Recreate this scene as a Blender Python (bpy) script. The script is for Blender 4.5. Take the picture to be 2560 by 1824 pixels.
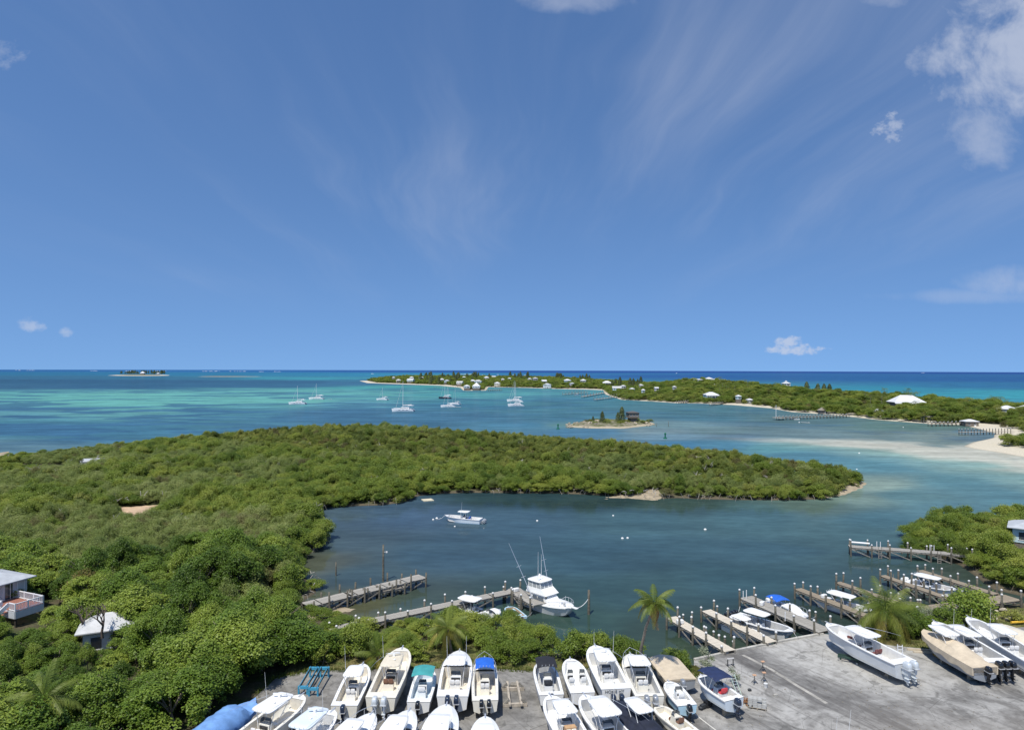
import bpy, math, random
import numpy as np
from mathutils import Vector, Matrix, Euler

# ------------------------------------------------------------------ scene, camera, sky, sun
for o in list(bpy.data.objects):
    bpy.data.objects.remove(o)
sc = bpy.context.scene
COL = sc.collection
FPX = 1700.0                      # focal length in photo pixels (2560 wide)
CAM_H = 33.0
cam_d = bpy.data.cameras.new('camera'); cam = bpy.data.objects.new('camera', cam_d); COL.objects.link(cam)
cam_d.sensor_width = 36.0; cam_d.sensor_fit = 'HORIZONTAL'
cam_d.lens = 36.0 * FPX / 2560.0
cam_d.clip_start = 0.5; cam_d.clip_end = 80000
PITCH = math.atan(9.0 / FPX); ROLL = math.radians(0.15)
CM = Matrix.Rotation(math.pi / 2 + PITCH, 3, 'X') @ Matrix.Rotation(ROLL, 3, 'Z')
cam.matrix_world = Matrix.Translation((0, 0, CAM_H)) @ CM.to_4x4()
sc.camera = cam
sc.view_settings.view_transform = 'Standard'; sc.view_settings.look = 'None'
sc.view_settings.gamma = 1.0; sc.view_settings.exposure = 0.0
sc.view_settings.use_curve_mapping = False

SUN_EL = math.radians(63); SUN_H = Vector((-0.45, -0.89)).normalized()   # where the sun stands
sd_ = Vector((SUN_H.x * math.cos(SUN_EL), SUN_H.y * math.cos(SUN_EL), math.sin(SUN_EL)))
sl = bpy.data.lights.new('sun', 'SUN'); sl.energy = 4.8; sl.angle = math.radians(0.53); sl.color = (1.0, 0.955, 0.87)
so = bpy.data.objects.new('sun', sl); COL.objects.link(so)
so.rotation_euler = (-sd_).to_track_quat('-Z', 'Y').to_euler(); so.location = (0, -50, 200)

W = bpy.data.worlds.new('World'); sc.world = W; W.use_nodes = True
wn = W.node_tree; wn.nodes.clear()
def wnode(t, **kw):
    n = wn.nodes.new(t)
    for k, v in kw.items(): setattr(n, k, v)
    return n
def wl(a, b): wn.links.new(a, b)
def wmath(op, a, b=None, c=None, clamp=False):
    n = wnode('ShaderNodeMath', operation=op); n.use_clamp = clamp
    for i, v in enumerate((a, b, c)):
        if v is None: continue
        if isinstance(v, (int, float)): n.inputs[i].default_value = v
        else: wl(v, n.inputs[i])
    return n.outputs[0]
sky = wnode('ShaderNodeTexSky', sky_type='NISHITA'); sky.sun_disc = False
sky.sun_elevation = SUN_EL; sky.sun_rotation = math.atan2(SUN_H.x, SUN_H.y) % (2 * math.pi)
sky.altitude = 0; sky.air_density = 1.0; sky.dust_density = 0.25; sky.ozone_density = 2.2
tcw = wnode('ShaderNodeTexCoord'); sxyz = wnode('ShaderNodeSeparateXYZ'); wl(tcw.outputs['Generated'], sxyz.inputs[0])
DX, DY, DZ = sxyz.outputs
skv = wnode('ShaderNodeCombineXYZ'); wl(DX, skv.inputs[0]); wl(DY, skv.inputs[1])
wl(wmath('ADD', wmath('MULTIPLY', DZ, 0.86), 0.215), skv.inputs[2]); wl(skv.outputs[0], sky.inputs[0])   # clear sea air: no yellow band at the horizon
zc_ = wmath('ADD', wmath('MAXIMUM', DZ, 0.0), 0.10)
PXp = wmath('DIVIDE', DX, zc_); PYp = wmath('DIVIDE', DY, zc_)
def wnoise(vx, vy, vz, scale, detail=5, rough=0.55, dist=0.0):
    cb = wnode('ShaderNodeCombineXYZ')
    for i, v in enumerate((vx, vy, vz)):
        if isinstance(v, (int, float)): cb.inputs[i].default_value = v
        else: wl(v, cb.inputs[i])
    n = wnode('ShaderNodeTexNoise'); n.inputs['Scale'].default_value = scale
    n.inputs['Detail'].default_value = detail; n.inputs['Roughness'].default_value = rough; n.inputs['Distortion'].default_value = dist
    wl(cb.outputs[0], n.inputs['Vector']); return n.outputs[0]
def wstep(x, lo, hi):
    n = wnode('ShaderNodeMapRange', interpolation_type='SMOOTHSTEP')
    n.inputs[1].default_value = lo; n.inputs[2].default_value = hi
    wl(x, n.inputs[0]); return n.outputs[0]
# thin cirrus drawn out in parallel streaks overhead
warp = wmath('MULTIPLY', wmath('SUBTRACT', wnoise(PXp, PYp, 3.1, 0.5, 3), 0.5), 0.9)
cx_ = wmath('ADD', wmath('MULTIPLY', PXp, 1.15), warp)
cir = wnoise(cx_, wmath('MULTIPLY', PYp, 0.16), 1.7, 1.55, 6, 0.55)
cirb = wnoise(PXp, wmath('MULTIPLY', PYp, 0.5), 8.2, 0.45, 3)
cirA = wmath('MULTIPLY', wmath('MULTIPLY', wstep(cir, 0.40, 0.78), wstep(cirb, 0.33, 0.62)), 0.62)
# low cumulus: heaps of cloud at their own bearing (tangent of bearing, tangent of height, widths)
ycl = wmath('MAXIMUM', DY, 0.05)
Uu = wmath('DIVIDE', DX, ycl); Vv = wmath('DIVIDE', DZ, ycl)
cn_f = wnoise(Uu, Vv, 4.4, 9.0, 8, 0.6, 0.25)
cn_s = wnoise(Uu, wmath('MULTIPLY', Vv, 1.5), 9.9, 52.0, 7, 0.62)
def blob(u, v, ru, rv, nz, lo, hi, amp):
    e = wmath('ADD', wmath('POWER', wmath('ABSOLUTE', wmath('DIVIDE', wmath('SUBTRACT', Uu, u), ru)), 2.0),
              wmath('POWER', wmath('ABSOLUTE', wmath('DIVIDE', wmath('SUBTRACT', Vv, v), rv)), 2.0))
    m = wmath('SUBTRACT', 1.0, e, clamp=False)
    m = wmath('MAXIMUM', m, -1.5)
    d = wmath('ADD', wmath('MULTIPLY', m, 0.55), wmath('MULTIPLY', wmath('SUBTRACT', nz, 0.5), 1.9))
    return wmath('MULTIPLY', wstep(d, lo, hi), amp)
cl = None
for b in [(0.735, 0.475, .15, .15, cn_f, .10, .62, .62), (0.70, 0.345, .12, .07, cn_f, .12, .75, .42), (0.555, 0.355, .028, .03, cn_s, .12, .75, .5),
          (0.735, 0.128, .080, .030, cn_f, .05, .9, .38), (0.69, 0.108, .16, .012, cn_f, .0, .9, .22),
          (0.415, 0.030, .050, .009, cn_s, .02, .5, .62), (0.408, 0.039, .022, .010, cn_s, .02, .5, .62), (-0.706, 0.062, .022, .012, cn_s, .05, .8, .45), (-0.655, 0.052, .014, .009, cn_s, .05, .8, .4),
          (0.09, 0.545, .10, .025, cn_f, .1, .9, .35), (0.55, 0.545, .05, .02, cn_f, .1, .9, .35), (-0.75, 0.46, .05, .03, cn_s, .2, .9, .22)]:
    x = blob(*b); cl = x if cl is None else wmath('MAXIMUM', cl, x)
cl = wmath('MULTIPLY', cl, wstep(DY, 0.0, 0.15))
fine = wnoise(wmath('ADD', wmath('MULTIPLY', PXp, 3.2), warp), wmath('MULTIPLY', PYp, 0.22), 5.5, 2.1, 6, 0.6)
cirA = wmath('MULTIPLY', cirA, wmath('ADD', 0.45, wmath('MULTIPLY', wstep(fine, 0.35, 0.75), 0.40)))
cirA = wmath('MAXIMUM', cirA, wmath('MULTIPLY', wmath('MULTIPLY', wstep(fine, 0.50, 0.78), wstep(cirb, 0.42, 0.66)), 0.06))
cloud = wmath('MAXIMUM', cl, wmath('MULTIPLY', cirA, wstep(DZ, 0.06, 0.30)))
hsv = wnode('ShaderNodeHueSaturation'); hsv.inputs['Saturation'].default_value = 1.0; hsv.inputs['Value'].default_value = 1.0
smul = wnode('ShaderNodeMix', data_type='RGBA', blend_type='MULTIPLY'); smul.inputs['Factor'].default_value = 1.0
wl(sky.outputs[0], smul.inputs['A']); smul.inputs['B'].default_value = (0.715, 0.905, 1.10, 1); wl(smul.outputs['Result'], hsv.inputs['Color'])
cmix = wnode('ShaderNodeMix', data_type='RGBA'); wl(cloud, cmix.inputs['Factor']); wl(hsv.outputs[0], cmix.inputs['A'])
CLOUDC = (4.6, 4.95, 5.8, 1); cmix.inputs['B'].default_value = CLOUDC
bg = wnode('ShaderNodeBackground'); bg.inputs[1].default_value = 0.134; wl(cmix.outputs['Result'], bg.inputs[0])
wo = wnode('ShaderNodeOutputWorld'); wl(bg.outputs[0], wo.inputs[0])

# ------------------------------------------------------------------ from the photograph to the ground plan
CMn = np.array(CM)
def U(px, py, z=0.0):
    """point on the level z seen at photo pixel (px, py)"""
    d = CMn @ np.array([(px - 1280) / FPX, -(py - 912) / FPX, -1.0])
    t = (z - CAM_H) / d[2]
    return Vector((d[0] * t, d[1] * t, z))
def UD(px, py, depth):
    d = CMn @ np.array([(px - 1280) / FPX, -(py - 912) / FPX, -1.0]); t = depth / d[1]
    return Vector((d[0] * t, d[1] * t, CAM_H + d[2] * t))
def proj(P):
    """N x 3 world points -> photo pixels and depth"""
    P = np.asarray(P, float).reshape(-1, 3) - np.array([0, 0, CAM_H])
    c = P @ CMn
    dep = -c[:, 2]; s = np.where(dep > 0.01, dep, 0.01)
    return 1280 + c[:, 0] / s * FPX, 912 - c[:, 1] / s * FPX, dep
def sdpoly(P, X, Y):
    """signed distance to a closed polygon, positive inside"""
    X = np.asarray(X, float); Y = np.asarray(Y, float)
    n = len(P); best = np.full(X.shape, 1e18); ins = np.zeros(X.shape, bool)
    for i in range(n):
        x1, y1 = P[i]; x2, y2 = P[(i + 1) % n]
        dx, dy = x2 - x1, y2 - y1; L2 = dx * dx + dy * dy + 1e-12
        t = np.clip(((X - x1) * dx + (Y - y1) * dy) / L2, 0, 1)
        best = np.minimum(best, (X - x1 - t * dx) ** 2 + (Y - y1 - t * dy) ** 2)
        if abs(dy) > 1e-9:
            c = ((y1 > Y) != (y2 > Y)) & (X < dx * (Y - y1) / dy + x1)
            ins ^= c
    d = np.sqrt(best)
    return np.where(ins, d, -d)
def sstep(x, a, b):
    t = np.clip((np.asarray(x, float) - a) / (b - a), 0, 1); return t * t * (3 - 2 * t)
_tab = np.random.RandomState(5).rand(256, 256)
def vnoise(X, Y, s):
    x = np.asarray(X, float) / s; y = np.asarray(Y, float) / s
    xi = np.floor(x).astype(int); yi = np.floor(y).astype(int); fx = x - xi; fy = y - yi
    fx = fx * fx * (3 - 2 * fx); fy = fy * fy * (3 - 2 * fy)
    g = lambda a, b: _tab[a % 256, b % 256]
    return (g(xi, yi) * (1 - fx) + g(xi + 1, yi) * fx) * (1 - fy) + (g(xi, yi + 1) * (1 - fx) + g(xi + 1, yi + 1) * fx) * fy
def plan(pts, z=0.0):
    return [tuple(U(a, b, z)[:2]) for a, b in pts]

# ------------------------------------------------------------------ materials
MATS = {}
def lin(r, g, b):
    f = lambda c: (c / 255 / 12.92) if c <= 10 else ((c / 255 + 0.055) / 1.055) ** 2.4
    return (f(r), f(g), f(b), 1)
class NT:
    def __init__(s, m): s.m = m; s.t = m.node_tree; s.n = s.t.nodes; s.l = s.t.links
    def new(s, t, **kw):
        n = s.n.new(t)
        for k, v in kw.items(): setattr(n, k, v)
        return n
    def link(s, a, b): s.l.new(a, b)
    def math(s, op, a, b=None, clamp=False):
        n = s.new('ShaderNodeMath', operation=op); n.use_clamp = clamp
        for i, v in enumerate((a, b)):
            if v is None: continue
            if isinstance(v, (int, float)): n.inputs[i].default_value = v
            else: s.link(v, n.inputs[i])
        return n.outputs[0]
    def noise(s, scale, detail=4, rough=0.55, vec=None, dist=0.0):
        n = s.new('ShaderNodeTexNoise'); n.inputs['Scale'].default_value = scale; n.inputs['Detail'].default_value = detail
        n.inputs['Roughness'].default_value = rough; n.inputs['Distortion'].default_value = dist
        if vec is not None: s.link(vec, n.inputs['Vector'])
        return n.outputs[0]
    def ramp(s, x, lo, hi, a=0.0, b=1.0, smooth=True):
        n = s.new('ShaderNodeMapRange', interpolation_type='SMOOTHSTEP' if smooth else 'LINEAR')
        n.inputs[1].default_value = lo; n.inputs[2].default_value = hi; n.inputs[3].default_value = a; n.inputs[4].default_value = b
        s.link(x, n.inputs[0]); return n.outputs[0]
    def mix(s, f, a, b, blend='MIX'):
        n = s.new('ShaderNodeMix', data_type='RGBA', blend_type=blend)
        for k, v in (('Factor', f), ('A', a), ('B', b)):
            if isinstance(v, (int, float)): n.inputs[k].default_value = v
            elif isinstance(v, tuple): n.inputs[k].default_value = v if len(v) == 4 else (*v, 1)
            else: s.link(v, n.inputs[k])
        return n.outputs['Result']
    def pos(s):
        return s.new('ShaderNodeNewGeometry').outputs['Position']
    def obj(s):
        return s.new('ShaderNodeTexCoord').outputs['Object']
    def mapping(s, vec, scale=(1, 1, 1), rot=(0, 0, 0)):
        n = s.new('ShaderNodeMapping'); n.inputs['Scale'].default_value = scale; n.inputs['Rotation'].default_value = rot
        s.link(vec, n.inputs['Vector']); return n.outputs[0]
    def bump(s, h, strength=0.3, dist=0.02):
        n = s.new('ShaderNodeBump'); n.inputs['Strength'].default_value = strength; n.inputs['Distance'].default_value = dist
        s.link(h, n.inputs['Height']); return n.outputs[0]
def newmat(name):
    m = bpy.data.materials.new(name); m.use_nodes = True
    nt = NT(m); nt.n.clear()
    out = nt.new('ShaderNodeOutputMaterial'); p = nt.new('ShaderNodeBsdfPrincipled'); nt.link(p.outputs[0], out.inputs[0])
    return m, nt, p, out
def mat(name, col, rough=0.5, metal=0.0, var=0.12, vscale=3.0, spec=0.5, bump=0.0, bscale=20.0, coat=0.0, stain=None, stain_amt=0.3):
    """plain procedural material: base colour broken up by weathering noise"""
    if name in MATS: return MATS[name]
    m, nt, p, out = newmat(name)
    c = col if len(col) == 4 else (*col, 1)
    v = nt.obj()
    f = nt.noise(vscale, 5, 0.6, v)
    dk = tuple(x * (1 - var) for x in c[:3]) + (1,); lt = tuple(min(1, x * (1 + var * .6)) for x in c[:3]) + (1,)
    r = nt.mix(nt.ramp(f, 0.3, 0.7), dk, lt)
    if stain:
        r = nt.mix(nt.ramp(nt.noise(vscale * 2.3, 6, 0.65, v), 0.52, 0.75, 0, stain_amt), r, stain)
    nt.link(r, p.inputs['Base Color'])
    p.inputs['Roughness'].default_value = rough; p.inputs['Metallic'].default_value = metal
    p.inputs['Specular IOR Level'].default_value = spec
    if coat: p.inputs['Coat Weight'].default_value = coat; p.inputs['Coat Roughness'].default_value = 0.1
    if bump: nt.link(nt.bump(nt.noise(bscale, 4, 0.6, v), bump), p.inputs['Normal'])
    MATS[name] = m
    return m

# ------------------------------------------------------------------ mesh helpers
def newobj(name, data, parent=None):
    o = bpy.data.objects.new(name, data); COL.objects.link(o)
    if parent is not None: o.parent = parent
    return o
def tag(o, label=None, cat=None, group=None, kind=None):
    if label: o['label'] = label
    if cat: o['category'] = cat
    if group: o['group'] = group
    if kind: o['kind'] = kind
    return o
def thing(name, label, cat, loc=(0, 0, 0), rz=0.0, group=None):
    o = newobj(name, None); o.location = loc; o.rotation_euler = (0, 0, rz); o.empty_display_size = 0.2
    return tag(o, label, cat, group)
def npmesh(name, V, F, m=None, smooth=False):
    me = bpy.data.meshes.new(name); V = np.asarray(V, np.float32); F = np.asarray(F, np.int32)
    k = F.shape[1]
    me.vertices.add(len(V)); me.vertices.foreach_set('co', V.ravel())
    me.loops.add(F.size); me.loops.foreach_set('vertex_index', F.ravel())
    me.polygons.add(len(F)); me.polygons.foreach_set('loop_start', np.arange(0, F.size, k, dtype=np.int32))
    try: me.polygons.foreach_set('loop_total', np.full(len(F), k, np.int32))
    except Exception: pass
    if smooth: me.polygons.foreach_set('use_smooth', np.ones(len(F), bool))
    me.update(calc_edges=True)
    if m: me.materials.append(m)
    return me
class MB:
    """collects shapes of ONE part; build() links them as one mesh object"""
    def __init__(s): s.v = []; s.f = []
    def add(s, vs, fs):
        o = len(s.v); s.v += [tuple(v) for v in vs]; s.f += [tuple(i + o for i in f) for f in fs]; return s
    def box(s, c, d, rz=0.0, taper=1.0, rx=0.0):
        x, y, z = d[0] / 2, d[1] / 2, d[2] / 2; vs = []
        R = Matrix.Rotation(rz, 3, 'Z') @ Matrix.Rotation(rx, 3, 'X')
        for sz in (-1, 1):
            k = taper if sz > 0 else 1.0
            for sx, sy in ((-1, -1), (1, -1), (1, 1), (-1, 1)):
                vs.append(R @ Vector((sx * x * k, sy * y * k, sz * z)) + Vector(c))
        return s.add(vs, [(3, 2, 1, 0), (4, 5, 6, 7), (0, 1, 5, 4), (1, 2, 6, 5), (2, 3, 7, 6), (3, 0, 4, 7)])
    def bar(s, a, b, w, h):
        """rectangular bar from a to b"""
        a = Vector(a); b = Vector(b); d = (b - a).normalized()
        up = Vector((0, 0, 1)) if abs(d.z) < .95 else Vector((0, 1, 0))
        x = d.cross(up).normalized(); y = x.cross(d)
        vs = [p + x * (sx * w / 2) + y * (sy * h / 2) for p in (a, b) for sx, sy in ((-1, -1), (1, -1), (1, 1), (-1, 1))]
        return s.add(vs, [(3, 2, 1, 0), (4, 5, 6, 7), (0, 1, 5, 4), (1, 2, 6, 5), (2, 3, 7, 6), (3, 0, 4, 7)])
    def tube(s, pts, r, n=6, cap=True):
        pts = [Vector(p) for p in pts]; rs = r if isinstance(r, (list, tuple)) else [r] * len(pts)
        vs = []; fs = []; prev = None
        for i, p in enumerate(pts):
            d = (pts[min(i + 1, len(pts) - 1)] - pts[max(i - 1, 0)])
            if d.length < 1e-9: d = Vector((0, 0, 1))
            d.normalize()
            if prev is None:
                up = Vector((0, 0, 1)) if abs(d.z) < .9 else Vector((1, 0, 0)); x = d.cross(up).normalized()
            else:
                x = (prev - d * prev.dot(d)); x = x.normalized() if x.length > 1e-6 else d.orthogonal().normalized()
            prev = x; y = d.cross(x)
            for k in range(n):
                a = 2 * math.pi * k / n; vs.append(p + (x * math.cos(a) + y * math.sin(a)) * rs[i])
        for i in range(len(pts) - 1):
            for k in range(n):
                k2 = (k + 1) % n; fs.append((i * n + k, i * n + k2, (i + 1) * n + k2, (i + 1) * n + k))
        if cap: fs.append(tuple(range(n))[::-1]); fs.append(tuple((len(pts) - 1) * n + k for k in range(n)))
        return s.add(vs, fs)
    def lathe(s, prof, n=10, c=(0, 0, 0)):
        vs = []; fs = []
        for r, z in prof:
            for k in range(n):
                a = 2 * math.pi * k / n; vs.append((c[0] + r * math.cos(a), c[1] + r * math.sin(a), c[2] + z))
        for i in range(len(prof) - 1):
            for k in range(n):
                k2 = (k + 1) % n; fs.append((i * n + k, i * n + k2, (i + 1) * n + k2, (i + 1) * n + k))
        fs.append(tuple(range(n))[::-1]); fs.append(tuple((len(prof) - 1) * n + k for k in range(n)))
        return s.add(vs, fs)
    def sbox(s, c, d, e=0.35, nu=12, nv=6, rz=0.0, taper=0.0, rx=0.0):
        """rounded box (superellipsoid); taper narrows it towards the top"""
        vs = []; fs = []; R = Matrix.Rotation(rz, 3, 'Z') @ Matrix.Rotation(rx, 3, 'X')
        pw = lambda x, p: math.copysign(abs(x) ** p, x)
        for j in range(nv + 1):
            ph = -math.pi / 2 + math.pi * j / nv; cz = pw(math.sin(ph), e); cr = pw(math.cos(ph), e) if 0 < j < nv else 0.02
            for i in range(nu):
                th = 2 * math.pi * i / nu + math.pi / nu; k = 1 - taper * (cz + 1) / 2
                vs.append(R @ Vector((pw(math.cos(th), e) * cr * d[0] / 2 * k, pw(math.sin(th), e) * cr * d[1] / 2 * k, cz * d[2] / 2)) + Vector(c))
        for j in range(nv):
            for i in range(nu):
                i2 = (i + 1) % nu; fs.append((j * nu + i, j * nu + i2, (j + 1) * nu + i2, (j + 1) * nu + i))
        fs.append(tuple(range(nu))[::-1]); fs.append(tuple(nv * nu + i for i in range(nu)))
        return s.add(vs, fs)
    def prism(s, poly, z0, z1):
        n = len(poly)
        return s.add([(x, y, z0) for x, y in poly] + [(x, y, z1) for x, y in poly],
                     [tuple(range(n))[::-1], tuple(range(n, 2 * n))] + [(i, (i + 1) % n, n + (i + 1) % n, n + i) for i in range(n)])
    def mesh(s, name, m=None, smooth=False):
        me = bpy.data.meshes.new(name); me.from_pydata([tuple(v) for v in s.v], [], s.f)
        if smooth:
            me.polygons.foreach_set('use_smooth', np.ones(len(me.polygons), bool))
        me.update()
        if m: me.materials.append(m)
        return me
    def build(s, name, m, parent=None, smooth=False):
        me = s.mesh(name, m, smooth)
        o = newobj(name, me, parent)
        if smooth:
            try: me.set_sharp_from_angle(angle=math.radians(40))
            except Exception: pass
        return o
def copy_tree(o, parent=None, ch=None):
    """copy of a thing with its parts and sub-parts, sharing mesh data"""
    c = o.copy(); COL.objects.link(c)
    if parent is not None:
        c.parent = parent
    for k in KIDS.get(o.name, []) if ch is None else ch:
        copy_tree(k, c)
    return c
KIDS = {}
def note_kids(root):
    """remember the children of a prototype once (object.children scans the whole file)"""
    allc = list(root.children); KIDS[root.name] = allc
    for k in allc: note_kids(k)
# ------------------------------------------------------------------ land outlines (ground plan, metres)
LAGOON = plan([(2150, 1213), (2105, 1230), (2060, 1247), (1960, 1250), (1840, 1249), (1750, 1247), (1690, 1244), (1640, 1247), (1520, 1238), (1400, 1233), (1280, 1232),
               (1180, 1231), (1090, 1234), (1040, 1240), (1015, 1254), (960, 1262), (900, 1264), (813, 1268), (797, 1290), (815, 1325), (812, 1355), (770, 1388),
               (737, 1412), (758, 1440), (785, 1462), (790, 1482), (760, 1500), (742, 1520), (800, 1548), (870, 1524), (885, 1524), (850, 1556), (880, 1566), (1000, 1562), (1200, 1562), (1300, 1574), (1338, 1600),
               (1350, 1628), (1400, 1634), (1500, 1630), (1600, 1638), (1680, 1655), (1733, 1674), (2057, 1606), (2180, 1585), (2275, 1558), (2400, 1536),
               (2520, 1512), (2600, 1500), (2480, 1472), (2440, 1440), (2400, 1412), (2340, 1392), (2262, 1376), (2268, 1356), (2296, 1336), (2300, 1322), (2340, 1308)])
NEAR_P = [tuple(p) for p in LAGOON] + [(128, 148), (260, 150), (260, -80), (-330, -80), (-330, 140), (-245, 185), (-196, 222), (-186, 238), (-177, 258), (-166, 282), (-140, 308), (-90, 328), (-30, 318), (5, 290), (45, 262), (80, 232), (97, 212), (103, 203)]
YARD_P = plan([(2058, 1583), (1735, 1648), (1735, 1690), (1690, 1690), (1640, 1668), (1500, 1666), (1350, 1678), (1240, 1670), (1000, 1670), (860, 1674), (770, 1676), (690, 1694), (640, 1740), (560, 1810), (470, 1870)], 1.0) + [(-28, 20), (75, 20)] + \
    plan([(2900, 1640), (2560, 1566), (2440, 1580), (2345, 1600), (2330, 1622), (2225, 1612), (2120, 1592)], 1.0)
CAY_P = plan([(917, 957), (1000, 960), (1100, 963.5), (1150, 969), (1158, 976), (1215, 976), (1222, 967), (1317, 969), (1400, 972), (1460, 973), (1507, 975), (1512, 985), (1552, 999), (1629, 1003), (1687, 1007),
              (1756, 1008.5), (1832, 1012), (1924, 1020), (1980, 1030), (2073, 1036), (2131, 1042), (2190, 1049), (2320, 1059), (2406, 1062), (2435, 1069), (2487, 1083), (2482, 1094), (2435, 1104),
              (2407, 1115), (2430, 1121), (2493, 1130), (2560, 1143), (2650, 1158)]) + \
    [(215, 215), (330, 210), (480, 300), (480, 380), (430, 500), (360, 620), (335, 800), (335, 950), (300, 1150), (230, 1450), (150, 1750), (-100, 1960), (-330, 1900), (-395, 1760)]
ROCK_P = plan([(1413, 1067), (1480, 1070.5), (1560, 1071), (1630, 1063), (1638, 1058), (1610, 1053), (1500, 1051), (1425, 1060)])
def near_z(X, Y):
    s = sdpoly(NEAR_P, X, Y)
    z = np.where(s > 0, 0.75 * (1 - np.exp(-np.maximum(s, 0) / 2.5)), np.maximum(s * 0.25, -2.0))
    # low ridge along the outer shore of the point, and the rise towards the lighthouse hill
    ridge = 4.2 * sstep(Y - (215 - 0.55 * np.clip(X, -400, 60)), -10, 45) * sstep(s, 2, 28) * (.25 + .75 * sstep(X, -190, -90))
    hill = 2.6 * sstep(-X, 30, 90) * sstep(120 - Y, 0, 60)
    z = z + ridge + hill * (s > 0) + (vnoise(X, Y, 9) - .5) * .3 * (s > 3)
    y = sdpoly(YARD_P, X, Y)
    return np.where(y > -0.6, np.minimum(z, 0.8), z)
def cay_z(X, Y):
    s = sdpoly(CAY_P, X, Y)
    e = np.maximum(s, 0)
    z = 0.9 * (1 - np.exp(-e / 10)) + 3.0 * sstep(e, 14, 70)
    z += 11 * np.exp(-(((X - 262) / 75) ** 2 + ((Y - 880) / 170) ** 2)) * sstep(e, 5, 80)
    z += 6 * np.exp(-(((X - 300) / 60) ** 2 + ((Y - 620) / 150) ** 2)) * sstep(e, 5, 80)
    z += 5 * sstep(Y, 1100, 1400) * sstep(e, 20, 120)
    return np.where(s > 0, z, np.maximum(s * 0.12, -1.5))
def rock_z(X, Y):
    s = sdpoly(ROCK_P, X, Y)
    return np.where(s > 0, 1.5 * sstep(s, 0, 7) + (vnoise(X, Y, 2.2) - .35) * .8 * sstep(s, 0, 3), np.maximum(s * .2, -1.5))
def hit(px, py, off=0.0, zf=cay_z, near=180, far=2600):
    """where the sight line through a photo pixel comes down to the land (plus off metres)"""
    d = CMn @ np.array([(px - 1280) / FPX, -(py - 912) / FPX, -1.0])
    t = np.arange(near, far, 2.0) / d[1]
    X = d[0] * t; Y = d[1] * t; Z = CAM_H + d[2] * t
    k = np.nonzero(Z <= np.maximum(zf(X, Y), 0) + off)[0]
    i = k[0] if len(k) else -1
    return Vector((X[i], Y[i], Z[i] - off))

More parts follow.
